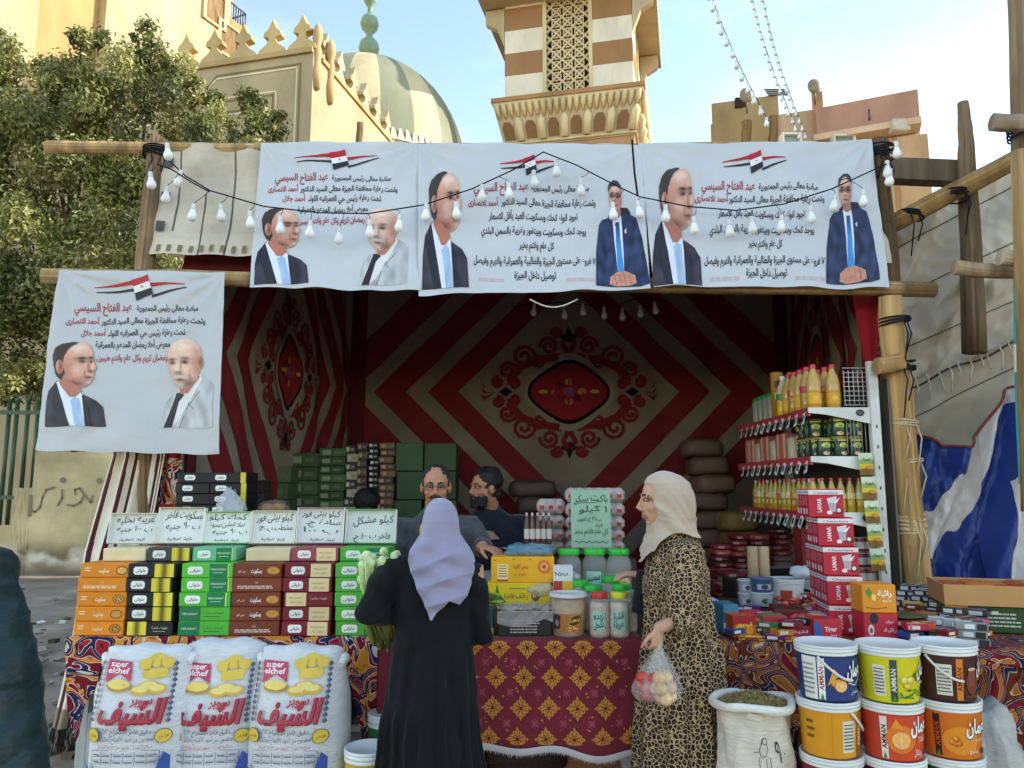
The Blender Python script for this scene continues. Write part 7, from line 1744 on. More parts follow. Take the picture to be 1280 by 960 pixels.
def bot(r, h, col, cap, lab2, m=None, fill=None, f2=None):
    def f(root):
        b = MB(); pr = [(0, 0), (r*.92, 0), (r, .008), (r, h*.3), (r*.94, h*.34), (r, h*.38), (r, h*.58), (r*.8, h*.72), (r*.42, h*.86), (r*.36, h*.93)]
        cs = [C(fill or col)]*5+[C(col)]*4; b.lathe((0, 0, 0), pr, C(col), n=16, cols=cs, cap=False); b.build('bottle', m or m_oil, root)
        b = MB(); b.lathe((0, 0, 0), [(r*.42, h*.9), (r*.44, h*.985), (r*.4, h), (0, h)], C(cap), n=14, cap=False); b.build('cap', m_plas, root)
        b = MB(); b.lathe((0, 0, 0), [(r*1.015, h*.4), (r*1.015, h*.56)] if not f2 else [(r*1.015, h*.12), (r*1.015, h*.36)], C(lab2), n=18, cap=False)
        D = Decal(cyl((0, 0, 0), r*1.018), h=.0008, res=.02)
        D.disc(-r*.1, h*(.48 if not f2 else .24), r*.45, h*.06, C('#e2b03a')); D.build('label_print', m_ink, root); b.build('label', m_ink, root)
    return f
GB = 'bottles on the shelf rack'
xs_ = xt+.05
SHN = ['top', 'second', 'third']
for r_ in range(2):
    for i in range(11):
        y = YR0+.07+i*.105; big = i < 6
        loc = (xs_+.02+.115*r_, y, zsh[0]+.008)
        kd = 'oil_bottle|a' if i in (0, 2, 4) else 'oil_bottle|b' if i in (1, 3) else 'oil_bottle|c' if i == 5 else 'snack_canister|d' if i == 6 else 'spice_jar|e'
        nm = f'{["edge", "inner"][r_]} row of the top shelf, {["nearest", "second", "third", "fourth", "fifth", "sixth", "seventh", "eighth", "ninth", "tenth", "farthest"][i]}'
        if i < 5: vessel(kd, loc, 'tall golden oil bottle with red cap, '+nm if kd[-1] == 'a' else 'tall oil bottle with red label, '+nm, 'bottle', GB, bot(.043, .275, '#c9a45a', '#c8323c', '#d9a42a' if kd[-1] == 'a' else '#c23a4a', fill='#d0902a' if kd[-1] == 'a' else '#b8923a', f2=kd[-1] == 'a'))
        elif i == 5: vessel(kd, loc, 'bright yellow oil bottle, '+nm, 'bottle', GB, bot(.043, .28, '#d8c8a0', '#e0ded2', '#3a8a4a', fill='#e6b81e'))
        elif i == 6: vessel(kd, loc, 'tall ochre canister, '+nm, 'canister', GB, lambda root: (lambda b: (b.lathe((0, 0, 0), [(0, 0), (.042, 0), (.042, .3), (.044, .305), (.044, .32), (0, .32)], C('#b8862e'), n=18, cap=False), b.build('canister', m_card, root), (lambda D: ([D.rect(-.03, .05+k*.08, .06, .05, C(['#7a3a1e', '#e0b84a', '#5a2a1a'][k])) for k in range(3)], D.build('label', m_ink, root)))(Decal(cyl((0, 0, 0), .0425), h=.0008, res=.02))))(MB()))
        else: vessel(kd, loc, 'clear spice jar with green lid, '+nm, 'jar', GB, lambda root: (lambda b, c_: (b.lathe((0, 0, 0), [(0, 0), (.04, 0), (.042, .01), (.042, .15), (.034, .165)], C('#8a8878'), n=16, cap=False), b.build('body', m_plas, root), c_.lathe((0, 0, 0), [(.037, .16), (.037, .19), (0, .19)], C('#2f8a4a'), n=16, cap=False), c_.build('lid', m_plas, root)))(MB(), MB()))
def can(root):
    b = MB(); b.lathe((0, 0, 0), [(0, 0), (.043, 0), (.045, .004), (.045, .112), (.043, .116), (.041, .114), (0, .112)], C('#173a2c'), n=20, cols=[C('#c8b05a'), C('#c8b05a'), C('#173a2c'), C('#c8b05a'), C('#b8b8b0'), C('#b8b8b0')], cap=False); b.build('can', m_plas, root)
    for a in (-pi/2, -pi/2-1.9, pi/2+.6):
        D = Decal(cyl((0, 0, 0), .0455, a), h=.0008, res=.02); D.disc(0, .072, .028, .016, C('#b8c85a')); D.text('فول', 0, .062, .03, C('#173a2c'), width=.03, bold=.03); D.disc(0, .025, .02, .011, C('#d9b088')); D.disc(.006, .028, .008, .006, C('#a8643a')); D.rect(-.035, .098, .07, .008, C('#d0b83a')); D.build('label', m_ink, root)
for lay in range(2):
    for i in range(4):
        for r_ in range(3):
            if lay == 1 and r_ == 0 and i == 0: continue
            vessel('food_can|f', (xt+.11+.094*r_, YR0+.07+.1*i, zsh[1]+.008+lay*.119), f'dark green bean can on the second shelf, {["lower", "upper"][lay]} layer, row {["front", "next", "third", "rear"][i]}, {["left", "centre", "right"][r_]}', 'can', 'green bean cans on the shelf rack', can)
for i in range(9):
    vessel('pouch|g' if i % 3 else 'jar|h', (xt+.06, YR0+.42+.11*i, zsh[1]+.008), f'pinkish packet jar on the second shelf beyond the cans, place {["one", "two", "three", "four", "five", "six", "seven", "eight", "nine"][i]}', 'jar', GB, (lambda root: (lambda b: (b.box((0, 0, .09), (.07, .06, .18), C('#b8705a'), ch=.012), b.build('pouch', m_vinyl, root)))(MB())) if i % 3 else (lambda root: (lambda b, c_: (b.lathe((0, 0, 0), [(0, 0), (.04, 0), (.042, .01), (.042, .13), (.034, .145)], C('#a89a7a'), n=16, cap=False), b.build('body', m_plas, root), c_.lathe((0, 0, 0), [(.037, .14), (.037, .165), (0, .165)], C('#7a4a3a'), n=16, cap=False), c_.build('lid', m_plas, root)))(MB(), MB())))
for r_ in range(2):
    for i in range(8 if r_ == 0 else 1):
        pass
k = 0
for i in range(7):       # row facing the street
    vessel('oil_bottle|k', (xt+.03+.055*i, YR0+.06, zsh[2]+.008), f'small golden red capped bottle facing the street on the third shelf, {["leftmost", "second", "third", "fourth", "fifth", "sixth", "rightmost"][i]}', 'bottle', GB, bot(.026, .205, '#c9b25a', '#c23038', '#d9cfa0', fill='#c8a02a'))
for r_ in range(2):
    for i in range(13):
        vessel('oil_bottle|k' if i % 3 else 'oil_bottle|l', (xt+.04+.06*r_, YR0+.13+.085*i, zsh[2]+.008), f'small oil bottle along the third shelf, {["edge", "inner"][r_]} row, place {i+1} from the near end', 'bottle', GB, bot(.027, .2, '#b8903a', '#b0aca0', '#c86a3a', fill='#b87a1e'))
def can2(root):
    b = MB(); b.lathe((0, 0, 0), [(0, 0), (.033, 0), (.035, .004), (.035, .082), (.033, .086), (0, .084)], C('#8a2a30'), n=18, cols=[C('#b8b8b0')]*2+[C('#7a2a34')]+[C('#b8b8b0')]*2, cap=False); b.build('can', m_plas, root); b = MB(); b.lathe((0, 0, 0), [(.0355, .02), (.0355, .06)], C('#c9c4bc'), n=18, cap=False); b.build('label', m_ink, root)
for lay in range(3):
    for i in range(4):
        x = A(1058+i*11, 700, 4.55).x; vessel('food_can|m', (x+.0, YR0+.09, zsh[3]+.008+lay*.09), f'small maroon can below the third shelf, {["bottom", "middle", "top"][lay]} layer, place {["one", "two", "three", "four"][i]} from the left', 'can', 'small cans on the lowest shelf', can2)
# hanging sachet strip
ss = empty('sachet_strip', A(1085, 562, 4.46), label='hanging strip of joined green and yellow sachets before the white upright', cat='sachets'); S0 = ss.location.copy()
for i in range(5):
    a, b = A(1083+i*3.6, 566+i*30, 4.44), A(1086+i*3.6, 594+i*30, 4.44); m = MB(); w_ = .042; cz_ = (a.z+b.z)/2-S0.z; hx_ = (a.z-b.z)/2
    m.grid(lambda u, v: (a.x-S0.x+(u-.5)*2*w_+(b.x-a.x)*v, -.004-.012*sin(pi*u)*sin(pi*v), cz_+hx_*(1-2*v)), 10, 10, lambda u, v: C('#cfd6b8') if v < .28 else C('#8fa85a') if v < .55 else C('#d9c23a') if v < .72 else C('#8a6a3a'))
    o = m.build('sachet', m_vinyl, ss)
    D = Decal(lambda x, y, h=0: Vector((a.x-S0.x+x, -.02-h, cz_+y)), h=.001, res=1); D.text('شوربة', 0, hx_*.35, .022, C('#3a5a2a'), width=.05, bold=.03); D.disc(.012, -hx_*.3, .016, .012, C('#d98a3a')); par(D.m.build('sachet_print', m_ink), o)
# ---------- stock in the dark back of the stall
def stack(px0, px1, py0, py1, Y, n, cols, lab, grp, lb=None, d=.3):
    a, b = A(px0, py1, Y), A(px1, py0, Y); w = b.x-a.x; h = (b.z-.02)/n if a.z < .2 else (b.z-a.z)/n; z0 = 0.02 if a.z < .2 else a.z; pr = {}
    for i in range(n):
        cc = cols[i % len(cols)]; l = f'{lab}, number {n-i} counted from its top'
        loc = ((a.x+b.x)/2+R.uniform(-.012, .012), Y+d/2+R.uniform(-.02, .02), z0+i*h)
        if cc in pr: dup(pr[cc], loc, R.uniform(-.05, .05), l)
        else: pr[cc] = carton('stock_box', w*.97, d, h*.975, cc, l, 'box', grp, (lambda D, w, h: (D.rect(w*.3, h*.3, w*.4, h*.4, C(lb)), )) if lb else None, loc=loc, rz=0)
GBK = 'boxes stacked in the dark back of the stall'
def ground_stack(px0, px1, py0, Y, h, cols, lab, lb=None, d=.3):
    zt = A(px0, py0, Y).z; n = max(1, round(zt/h)); 
    a, b = A(px0, py0, Y), A(px1, py0, Y); w = b.x-a.x; hh = (zt-.01)/n; pr = {}
    first = max(0, n-14)
    if first: carton('stock_box', w*.97, d, first*hh, '#2e2a26', f'dark base carton under the {lab}', 'box', GBK, loc=((a.x+b.x)/2, Y+d/2, .01))
    for i in range(first, n):
        cc = cols[i % len(cols)]; l = f'{lab}, number {n-i} counted from the top'
        loc = ((a.x+b.x)/2+R.uniform(-.01, .01), Y+d/2+R.uniform(-.015, .015), .01+i*hh); rz = R.uniform(-.05, .05)
        if cc in pr: dup(pr[cc], loc, rz, l)
        else: pr[cc] = carton('stock_box', w*.97, d, hh*.975, cc, l, 'box', GBK, (lambda D, w, h: (D.rect(w*.12, h*.25, w*.3, h*.5, C(lb)), D.rect(w*.55, h*.35, w*.3, h*.3, C(lb, .5)))) if lb else None, loc=loc, rz=rz)
GR1 = ['#3f5a34', '#4a6a3c', '#35502e']
ground_stack(328, 362, 582, 6.2, .14, ['#4f6340'], 'box of the leftmost green stack at the back', '#8a9a70')
ground_stack(362, 398, 566, 6.5, .12, ['#3c5230', '#485f3a'], 'box of the second green stack at the back', '#8f9a72')
ground_stack(398, 432, 560, 6.6, .075, GR1, 'box of the third green stack at the back', '#98a07c')
ground_stack(432, 446, 556, 6.6, .075, ['#b8a888', '#3a3a34'], 'slim pale box stack at the back', '#d0c8b0')
ground_stack(446, 460, 553, 6.65, .075, ['#4a3a34', '#5a4a40'], 'slim brown box stack at the back', '#a8987c')
ground_stack(461, 474, 553, 6.65, .05, ['#232326'], 'slim black box stack with white labels at the back', '#d8d8d2')
ground_stack(474, 494, 553, 6.65, .06, ['#7a5a40', '#5a3a30'], 'slim tan box stack at the back', '#b89a78')
ground_stack(495, 530, 553, 6.7, .26, ['#33502e', '#3b5a34'], 'big dark green carton stack at the back, left one', None)
ground_stack(531, 572, 553, 6.72, .26, ['#2f4a2a', '#38542f'], 'big dark green carton stack at the back, right one', None)
ground_stack(300, 330, 600, 5.9, .1, ['#2c2a28', '#3a3632'], 'dark box stack nearest the left cloth wall', '#6a6458')
def sackpile(px0, px1, py0, Y, n, col, lab, d=.4):
    a, b = A(px0, py0, Y), A(px1, py0, Y); zt = a.z; h = zt/n; w = (b.x-a.x)/2
    for i in range(n):
        m = MB(); m.ell((0, 0, 0), 1, C(col, R.uniform(.85, 1.1)), n=26, m=14)
        m.v = [((abs(x)**.42*(1 if x > 0 else -1))*w*(1+.05*ns(x*2, y*2, i)), (abs(y)**.7*(1 if y > 0 else -1))*d/2, (abs(z)**.5*(1 if z > 0 else -1))*h*.53*(1+.16*fb(x*3, y*3, i))+.012*ns(x*2.5, y*2, i*3)-.014*x*x) for x, y, z in m.v]
        o = m.build('grain_sack', m_bag); o.location = ((a.x+b.x)/2+R.uniform(-.05, .05), Y+d/2, h*(i+.5)); o.rotation_euler = (0, 0, R.uniform(-.1, .1)); tag(o, f'{lab}, number {n-i} from the top', 'sack', 'grain sacks piled at the back of the stall')
sackpile(862, 915, 548, 6.6, 13, '#6e5648', 'reddish brown grain sack in the tall pile')
sackpile(912, 960, 640, 6.2, 9, '#8a6a3a', 'mustard grain sack in the pile by the rack')
sackpile(815, 868, 640, 6.7, 7, '#5a4640', 'dark maroon grain sack in the low pile')
sackpile(640, 700, 600, 7.0, 11, '#5e4c44', 'dull brown grain sack in the pile behind the bearded man')
GR2 = 'red packets piled inside the stall on the right'
for px0, px1, py0, Y, n in ((893, 915, 680, 5.3, 9), (915, 938, 668, 5.5, 10), (938, 965, 668, 5.5, 10), (965, 992, 660, 5.6, 10), (906, 935, 715, 5.0, 7)):
    a, b = A(px0, py0, Y), A(px1, py0, Y)
    carton('stock_box', b.x-a.x, .25, a.z-n*.04-.01, '#2a2422', f'dark base carton under the red packets at {["far left", "left", "centre", "right", "front"][[893, 915, 938, 965, 906].index(px0)]}', 'box', GBK, loc=((a.x+b.x)/2, Y+.12, .01))
    for i in range(n):
        o = carton('red_packet', (b.x-a.x)*R.uniform(.85, 1), .18, .037, R.choice(['#7a2a2c', '#8f3a34', '#5a2a2a', '#a8443c', '#6a3232', '#9a7a6a']), f'dark red packet in the {["far left", "left", "centre", "right", "front"][[893, 915, 938, 965, 906].index(px0)]} inner pile, number {i+1} from the top', 'packet', GR2, lambda D, w, h: D.rect(w*R.uniform(.1, .3), h*.25, w*.35, h*.45, C('#b08a80')), m=m_vinyl, ch=.012, loc=((a.x+b.x)/2+R.uniform(-.012, .012), Y+.1, a.z-(i+1)*.04), rz=R.uniform(-.15, .15))
m = MB(); a = A(1010, 690, 5.0); carton('snack_carton', .2, .15, .28, '#8a2a2a', 'red and yellow printed carton below the rack, behind the pyramid', 'carton', None, lambda D, w, h: (D.poly([(w*.3, 0), (w*.9, 0), (w*.9, h*.6), (w*.5, h*.7)], C('#d0a82a')), D.disc(w*.3, h*.6, w*.2, h*.2, C('#1f2a4a'))), loc=(a.x, 4.9, A(1010, 705, 4.9).z-.05))
carton('stock_box', .5, .4, A(1010, 705, 4.9).z-.06, '#2a2422', 'dark carton on the ground carrying the red and yellow snack carton', 'box', loc=(a.x, 4.98, .005))
# ---------- people
def limb(mb, pts, rs, wide=None, n=14): mb.tube([Vector(p) for p in pts], rs, C('#ffffff'), n=n, wide=wide)
def hand(mb, wrist, dirv, palmn, s=1.0, curl=.5, side=1):
    """hand with palm, four fingers and a thumb; dirv points to the fingertips, palmn out of the palm"""
    d = Vector(dirv).normalized(); pn = Vector(palmn); pn = (pn-d*pn.dot(d)).normalized(); w = d.cross(pn)*side; W = Vector(wrist)
    mb.tube([W-d*.02*s, W+d*.03*s, W+d*.085*s], [(.024*s, .018*s), (.036*s, .016*s), (.039*s, .013*s)], C('#fff'), n=12, wide=w)
    for k, (o, l) in enumerate(((-.029, .066), (-.010, .074), (.010, .070), (.028, .055))):
        b = W+d*.078*s+w*o*s; P = [b]; a = 0; seg = l*s/3; p = b
        for q in range(3):
            a += curl*(.55+.15*q); dd = d*cos(a)+pn*sin(a)+w*o*2.0*(1-curl*.5); p = p+dd.normalized()*seg; P.append(p)
        mb.tube(P, [.0095*s, .009*s, .0082*s, .0065*s], C('#fff'), n=8); mb.ell(P[-1], .0066*s, C('#fff'), n=8, m=6)
    b = W+d*.025*s-w*.026*s; P = [b, b+(d*.6-w*.7+pn*.3).normalized()*.032*s, b+(d*.85-w*.62+pn*.4).normalized()*.062*s, b+(d*1.0-w*.5+pn*.5).normalized()*.088*s]
    mb.tube(P, [.013*s, .0115*s, .0095*s, .007*s], C('#fff'), n=8); mb.ell(P[-1], .007*s, C('#fff'), n=8, m=6)
def head(mb, c, fwd, s=1.0, tilt=0):
    """head shapes facing fwd; c = centre of the skull; returns a frame"""
    f = Vector(fwd).normalized(); up = (Vector((0, 0, 1))+f*tilt).normalized(); f = (f-up*f.dot(up)).normalized(); r = f.cross(up); c = Vector(c)
    Mh = Matrix((r, f, up)).transposed()
    P = lambda x, y, z: c+r*x*s+f*y*s+up*z*s
    mb.ell(c+f*-.012*s+up*.03*s, (.075*s, .094*s, .088*s), C('#fff'), n=20, m=14, M=Mh)
    mb.ell(P(0, .022, -.04), (.06*s, .066*s, .078*s), C('#fff'), n=18, m=12, M=Mh)
    mb.ell(P(0, .052, -.094), (.027*s, .026*s, .02*s), C('#fff'), n=12, m=8, M=Mh)
    mb.ell(P(0, .072, .022), (.055*s, .018*s, .014*s), C('#fff'), n=14, m=8, M=Mh)
    mb.tube([P(0, .084, .01), P(0, .098, -.016), P(0, .108, -.036)], [.0095*s, .0115*s, .014*s], C('#fff'), n=10)
    for x in (-1, 1):
        mb.ell(P(.013*x, .094, -.038), (.010*s, .012*s, .009*s), C('#fff'), n=8, m=6, M=Mh)
        mb.ell(P(.04*x, .058, -.03), (.024*s, .022*s, .022*s), C('#fff'), n=10, m=8, M=Mh)
        mb.ell(P(.077*x, -.006, -.008), (.012*s, .02*s, .033*s), C('#fff'), n=10, m=8, M=Mh)
    mb.ell(P(0, .083, -.062), (.026*s, .012*s, .007*s), C('#fff'), n=10, m=6, M=Mh); mb.ell(P(0, .082, -.074), (.022*s, .012*s, .008*s), C('#fff'), n=10, m=6, M=Mh)
    return P, Mh
def skincol(P, base, beard=None):
    """skin colours by place on the face"""
    o = P(0, 0, 0); r = (P(1, 0, 0)-o); f = P(0, 1, 0)-o; u = P(0, 0, 1)-o; s2 = r.dot(r)
    B = C(base)
    def col(co, n):
        d = co-o; x, y, z = d.dot(r)/s2, d.dot(f)/s2, d.dot(u)/s2
        k = 1+.1*ns(co.x*40, co.y*40, co.z*40); c = tuple(b*k for b in B[:3])+(1,)
        if abs(x) < .12 and -.14 < z < .16 and y > .02:
            if abs(z+.068) < .011 and abs(x) < .026: c = lerpc(c, C('#8f4a42'), .7)
            if abs(abs(x)-.03) < .019 and abs(z-.004) < .009: c = lerpc(c, C('#5a3a30'), .65)
            c = lerpc(c, C('#a8553f'), .25*max(0, 1-abs(z+.03)/.03)*(y > .06))
        return c if len(c) == 4 else (*c, 1)
    return col
def skull(m, P, Mh, c, r, col, amp=.05):
    q = MB(); q.ell((0, 0, 0), 1, C(col), n=40, m=26); c0 = P(*c)
    for x, y, z in q.v:
        k = 1+amp*fb(x*3, y*3, z*3)+amp*.4*ns(x*14, y*14, z*8); m.v.append(tuple(c0+Mh @ Vector((x*r[0]*k, y*r[1]*k, z*r[2]*k))))
    o_ = len(m.v)-len(q.v); m.f += [tuple(o_+i for i in f) for f in q.f]; m.c += q.c; m.sm += q.sm
def eyes(P, Mh, parent, s=1.0):
    for x in (-1, 1):
        m = MB(); m.ell(P(.03*x, .077, .004), (.0112*s, .0085*s, .0055*s), C('#a89a90'), n=12, m=8, M=Mh); m.ell(P(.03*x, .0845, .003), (.0058*s, .004*s, .0058*s), C('#1c1210'), n=10, m=6, M=Mh); m.build('eye', m_plas, parent)
        m = MB(); m.tube([P(.012*x, .088, .022), P(.03*x, .088, .0275), P(.052*x, .07, .021)], [.0035*s, .0048*s, .0025*s], C('#241a18'), n=6); m.build('eyebrow', m_hair, parent)
def person(label, loc): 
    return label, Vector(loc)
def finish(o, label): tag(o, label, 'person'); return o
def loft(secs, n=64, fold=None, cap=False, col='#222', zmin=None):
    """secs: (centre, rx, ry, rot) rings from bottom to top"""
    m = MB(); P = []
    for k, (c, rx, ry, rot) in enumerate(secs):
        pass
    K_ = len(secs)-1
    def fn(u, v):
        t = v*K_; i = min(K_-1, int(t)); q = t-i; q = q*q*(3-2*q) if False else q
        a, b = secs[i], secs[i+1]; c = Vector(a[0]).lerp(Vector(b[0]), q); rx = a[1]+(b[1]-a[1])*q; ry = a[2]+(b[2]-a[2])*q; ro = a[3]+(b[3]-a[3])*q
        an = 2*pi*u; f = fold(an, v) if fold else 0
        x, y = (rx+f)*cos(an), (ry+f)*sin(an)
        return (c.x+x*cos(ro)-y*sin(ro), c.y+x*sin(ro)+y*cos(ro), c.z)
    return fn
def smooth_secs(S, sub=4):
    """Catmull-Rom through sections"""
    out = []
    V = [list(s[0])+list(s[1:]) for s in S]
    for i in range(len(V)-1):
        p0, p1, p2, p3 = V[max(0, i-1)], V[i], V[i+1], V[min(len(V)-1, i+2)]
        for k in range(sub):
            t = k/sub
            out.append([.5*(2*b+(c-a)*t+(2*a-5*b+4*c-d)*t*t+(-a+3*b-3*c+d)*t**3) for a, b, c, d in zip(p0, p1, p2, p3)])
    out.append(V[-1])
    return [((r[0], r[1], r[2]), r[3], r[4], r[5]) for r in out]
def solid(mb, fn, nu, nv):
    """closed lofted body for remeshing"""
    i0 = len(mb.v); mb.grid(fn, nu, nv, C('#fff'))
    for v in (0, 1):
        ring = [fn(i/nu, v) for i in range(nu)]; c = sum((Vector(p) for p in ring), Vector())/nu
        for i in range(nu):
            a, b = ring[i], ring[(i+1) % nu]
            mb.face([b, a, c] if v == 0 else [a, b, c], C('#fff'))
m_black = mat('black_crepe', .85, .12, 60, .15, .15, 6, sheen=.06)
m_veil = mat('soft_veil', .88, .12, 90, .15, .06, 10, sheen=.4)
m_knit = mat('knit', .95, .5, 130, .1, .15, 30, sheen=.2)
m_jack = mat('jacket_nylon', .5, .9, 7, .35, .2, 5, stretch=(1, 1, 2.4))
# -- woman in black seen from behind
W = Vector((A(541, 700, 3.2).x, 3.2, 0))
def w1():
    top = A(541, 625, 3.2).z
    sk = MB(); hc = W+Vector((.018, .03, top-.118)); P, Mh = head(sk, hc, (-.12, 1, 0), .88, -.1)
    limb(sk, [hc+Vector((0, 0, -.06)), W+Vector((0, .01, 1.25)), W+Vector((0, .015, 1.1))], [.055, .055, .09]); sk.ell(W+Vector((0, .01, .95)), (.1, .075, .28), C('#fff'))
    el = A(462, 765, 3.1); el = Vector((el.x, 3.12, el.z)); sh = W+Vector((-.165, .0, 1.26)); wr = Vector((W.x-.13, 3.42, 1.06))
    limb(sk, [W+Vector((-.05, 0, 1.24)), sh, el, wr], [.06, .055, .042, .026]); hand(sk, wr, (.8, .35, .05), (0, -1, .2), .92, .7, -1)
    sr = W+Vector((.165, 0, 1.26)); er = W+Vector((.195, .03, 1.0)); wrr = W+Vector((.14, .26, .99))
    limb(sk, [W+Vector((.05, 0, 1.24)), sr, er, wrr], [.06, .052, .042, .026]); hand(sk, wrr, (-.5, .8, -.1), (-.4, -.4, -.6), .92, .6, 1)
    body = remesh('person', sk, .0052, m_skin, 3, skincol(P, '#b98a6c')); finish(body, 'woman seen from behind in a black robe and lilac headscarf, holding leafy greens')
    eyes(P, Mh, body)
    # robe
    d = MB()
    S_ = smooth_secs([((W.x+.0, W.y+.01, .0), .27, .25, 0), ((W.x+.0, W.y+.01, .28), .245, .22, 0), ((W.x-.0, W.y+.0, .56), .2, .175, 0), ((W.x-.002, W.y-.0, .72), .186, .16, 0), ((W.x+.0, W.y+.01, .9), .174, .148, 0), ((W.x+.0, W.y+.01, 1.02), .16, .128, 0), ((W.x+.002, W.y+.0, 1.16), .165, .12, 0), ((W.x, W.y, 1.25), .155, .1, 0), ((W.x, W.y+.005, 1.32), .1, .075, 0), ((W.x, W.y+.015, 1.37), .055, .055, 0)])
    def fo(a, v):
        z = v*1.37; f = 0
        if z < .84: f += .017*sin(a*14+4*ns(a*2, z*1.5, 1))*min(1, (.84-z)/.2)*max(0, .2+ns(a*1.3, z, 5)*1.6)+.006*sin(a*37+3*ns(a, z*2, 2))*min(1, (.84-z)/.04)*max(0, 1-(.84-z)/.3)*(.6+.6*ns(a, 1, 3))
        if z < .5: f += .012*sin(a*19+1)*min(1, (.5-z)/.1)+.008*sin(a*41)*min(1, (.5-z)/.04)
        return f+.010*fb(a*2, z*5, 3)-.008*abs(ns(a*2.5, z*9+a, 6))
    solid(d, loft(S_, fold=fo), 110, 90)
    limb(d, [W+Vector((-.09, 0, 1.255)), sh+Vector((.0, 0, -.005)), sh.lerp(el, .5)+Vector((0, -.01, .005)), el, el.lerp(wr, .5), wr], [.075, .068, .068, .066, .058, .05])
    limb(d, [W+Vector((.09, 0, 1.25)), sr+Vector((-.01, 0, -.01)), sr.lerp(er, .5), er, er.lerp(wrr, .5), wrr], [.07, .064, .058, .054, .05, .046])
    def dfm(co, n): return co+n*(.004*fb(co.x*14, co.y*14, co.z*9)+.005*sin(co.z*46+co.x*22+4*ns(co.x*6, co.y*6, co.z*4))*max(0, min(1, (abs(co.x-W.x)-.12)*14))*(co.z > .9))
    remesh('robe', d, .0085, m_black, 3, C('#17191a'), dfm, body)
    # headscarf: one sheet from crown to hem
    zz = lambda y: A(546, y, 3.07).z
    T_ = [(zz(y), A(l, y, 3.08).x-W.x, A(r, y, 3.08).x-W.x, d) for y, l, r, d in ((623.5, 545, 549, .02), (625, 539, 555, .05), (629, 533, 561, .082), (638, 527.5, 567, .105), (652, 524, 570, .12), (666, 522.5, 571, .122), (678, 518, 575, .125), (688, 512, 582, .132), (700, 510, 589, .142), (714, 511, 592, .147), (730, 515, 591, .15), (745, 519, 588, .152), (760, 524, 580, .153), (780, 532, 562, .154))]
    HM = [(505, 700), (511, 706), (516, 730), (522, 750), (531, 774), (537, 775), (546, 766), (555, 757), (560, 751), (570, 754), (580, 757), (586, 747), (591, 722), (596, 705)]
    def row(z):
        for a, b in zip(T_, T_[1:]):
            if z >= b[0]: q = (a[0]-z)/(a[0]-b[0]); return [x+(y-x)*q for x, y in zip(a, b)]
        return T_[-1]
    def hem(x):
        for a, b in zip(HM, HM[1:]):
            if x <= b[0]: return zz(a[1]+(b[1]-a[1])*max(0, (x-a[0])/(b[0]-a[0])))
        return zz(HM[-1][1])
    def scarf(u, v):
        t = 2*pi*u; k = -cos(t)                      # -1 left edge .. 1 right edge; first half is the back
        hz_ = hem(551+41*k) if u <= .5 else zz(715); z = T_[0][0]+(hz_-T_[0][0])*v**1.15
        _, l, r, d = row(z); x = (l+r)/2+(r-l)/2*(abs(k)**.85*(1 if k > 0 else -1))
        lo = max(0, min(1, (zz(672)-z)/.07)); rx = (r-l)/2*(1-lo)+.185*lo; xc = (l+r)/2*(1-lo)
        e = math.sqrt(max(0, 1-min(1, abs(x-xc)/rx)**2))
        y = (-1 if u <= .5 else 1)*d*e
        ph = z*72-34*x+150*(x-.02)**2+2.0*ns(x*5, 2, z*5); ph2 = z*118+60*x+1.5*ns(x*6, 7, z*5)
        f = lo*(.011*(1-abs(sin(ph*.5))*1.6)+.006*sin(ph2*.55)+.004*ns(x*18, z*18, 4))+(1-lo)*(.0022*sin(x*75+z*28+2*ns(x*8, z*6, 1))+.002*ns(x*20, z*20, 3))
        return (W.x+x, W.y+.012+y-(f if u <= .5 else -f)-.006*lo*(1 if u <= .5 else -1), z)
    h = MB(); h.grid(scarf, 200, 130, C('#9c97b0')); h.build('headscarf', m_veil, body, solid=.003)
    return body, wr, el
w1b, w1wr, w1el = w1()
# greens under her arm
gn = empty('leafy_greens', A(476, 745, 3.27), label='bundle of leafy greens with pale stems under the arm of the black robed woman', cat='vegetable')
G0 = gn.location.copy()
m = MB(); m2 = MB()
for i in range(48):
    a = R.uniform(-1, 1); t = A(476+a*22+R.uniform(-4, 4), R.uniform(686, 722)+8*abs(a), 3.22+R.uniform(-.05, .08)); md = A(474+a*15, 752, 3.22+R.uniform(-.03, .05)); bt = A(484+a*13+R.uniform(-5, 5), R.uniform(785, 815), 3.24+R.uniform(-.03, .05))
    m.tube([t-G0, t.lerp(md, .5)-G0+Vector((R.uniform(-.006, .006), 0, 0)), md-G0], [(.019, .006), (.018, .007), (.009, .006)], C(R.choice(['#c4d68e', '#b2cc78', '#dde6b8', '#a5c066'])), n=8, wide=(R.uniform(-1, 1), .6, 0)); m.ell(t-G0, (.018, .009, .02), C('#d8e6b0'), n=8, m=5)
    m2.tube([md-G0, md.lerp(bt, .5)-G0+Vector((R.uniform(-.012, .012), 0, 0)), bt-G0], [(.008, .004), (.02, .004), (.008, .003)], C(R.choice(['#6f8040', '#56682c', '#8a944e', '#77733a'])), n=6, wide=(R.uniform(-1, 1), .5, 0))
m.build('stem', mat('plant_stem', .5, .15, 40, .35, .15, 20), gn); m2.build('leaf', m_leaf, gn)
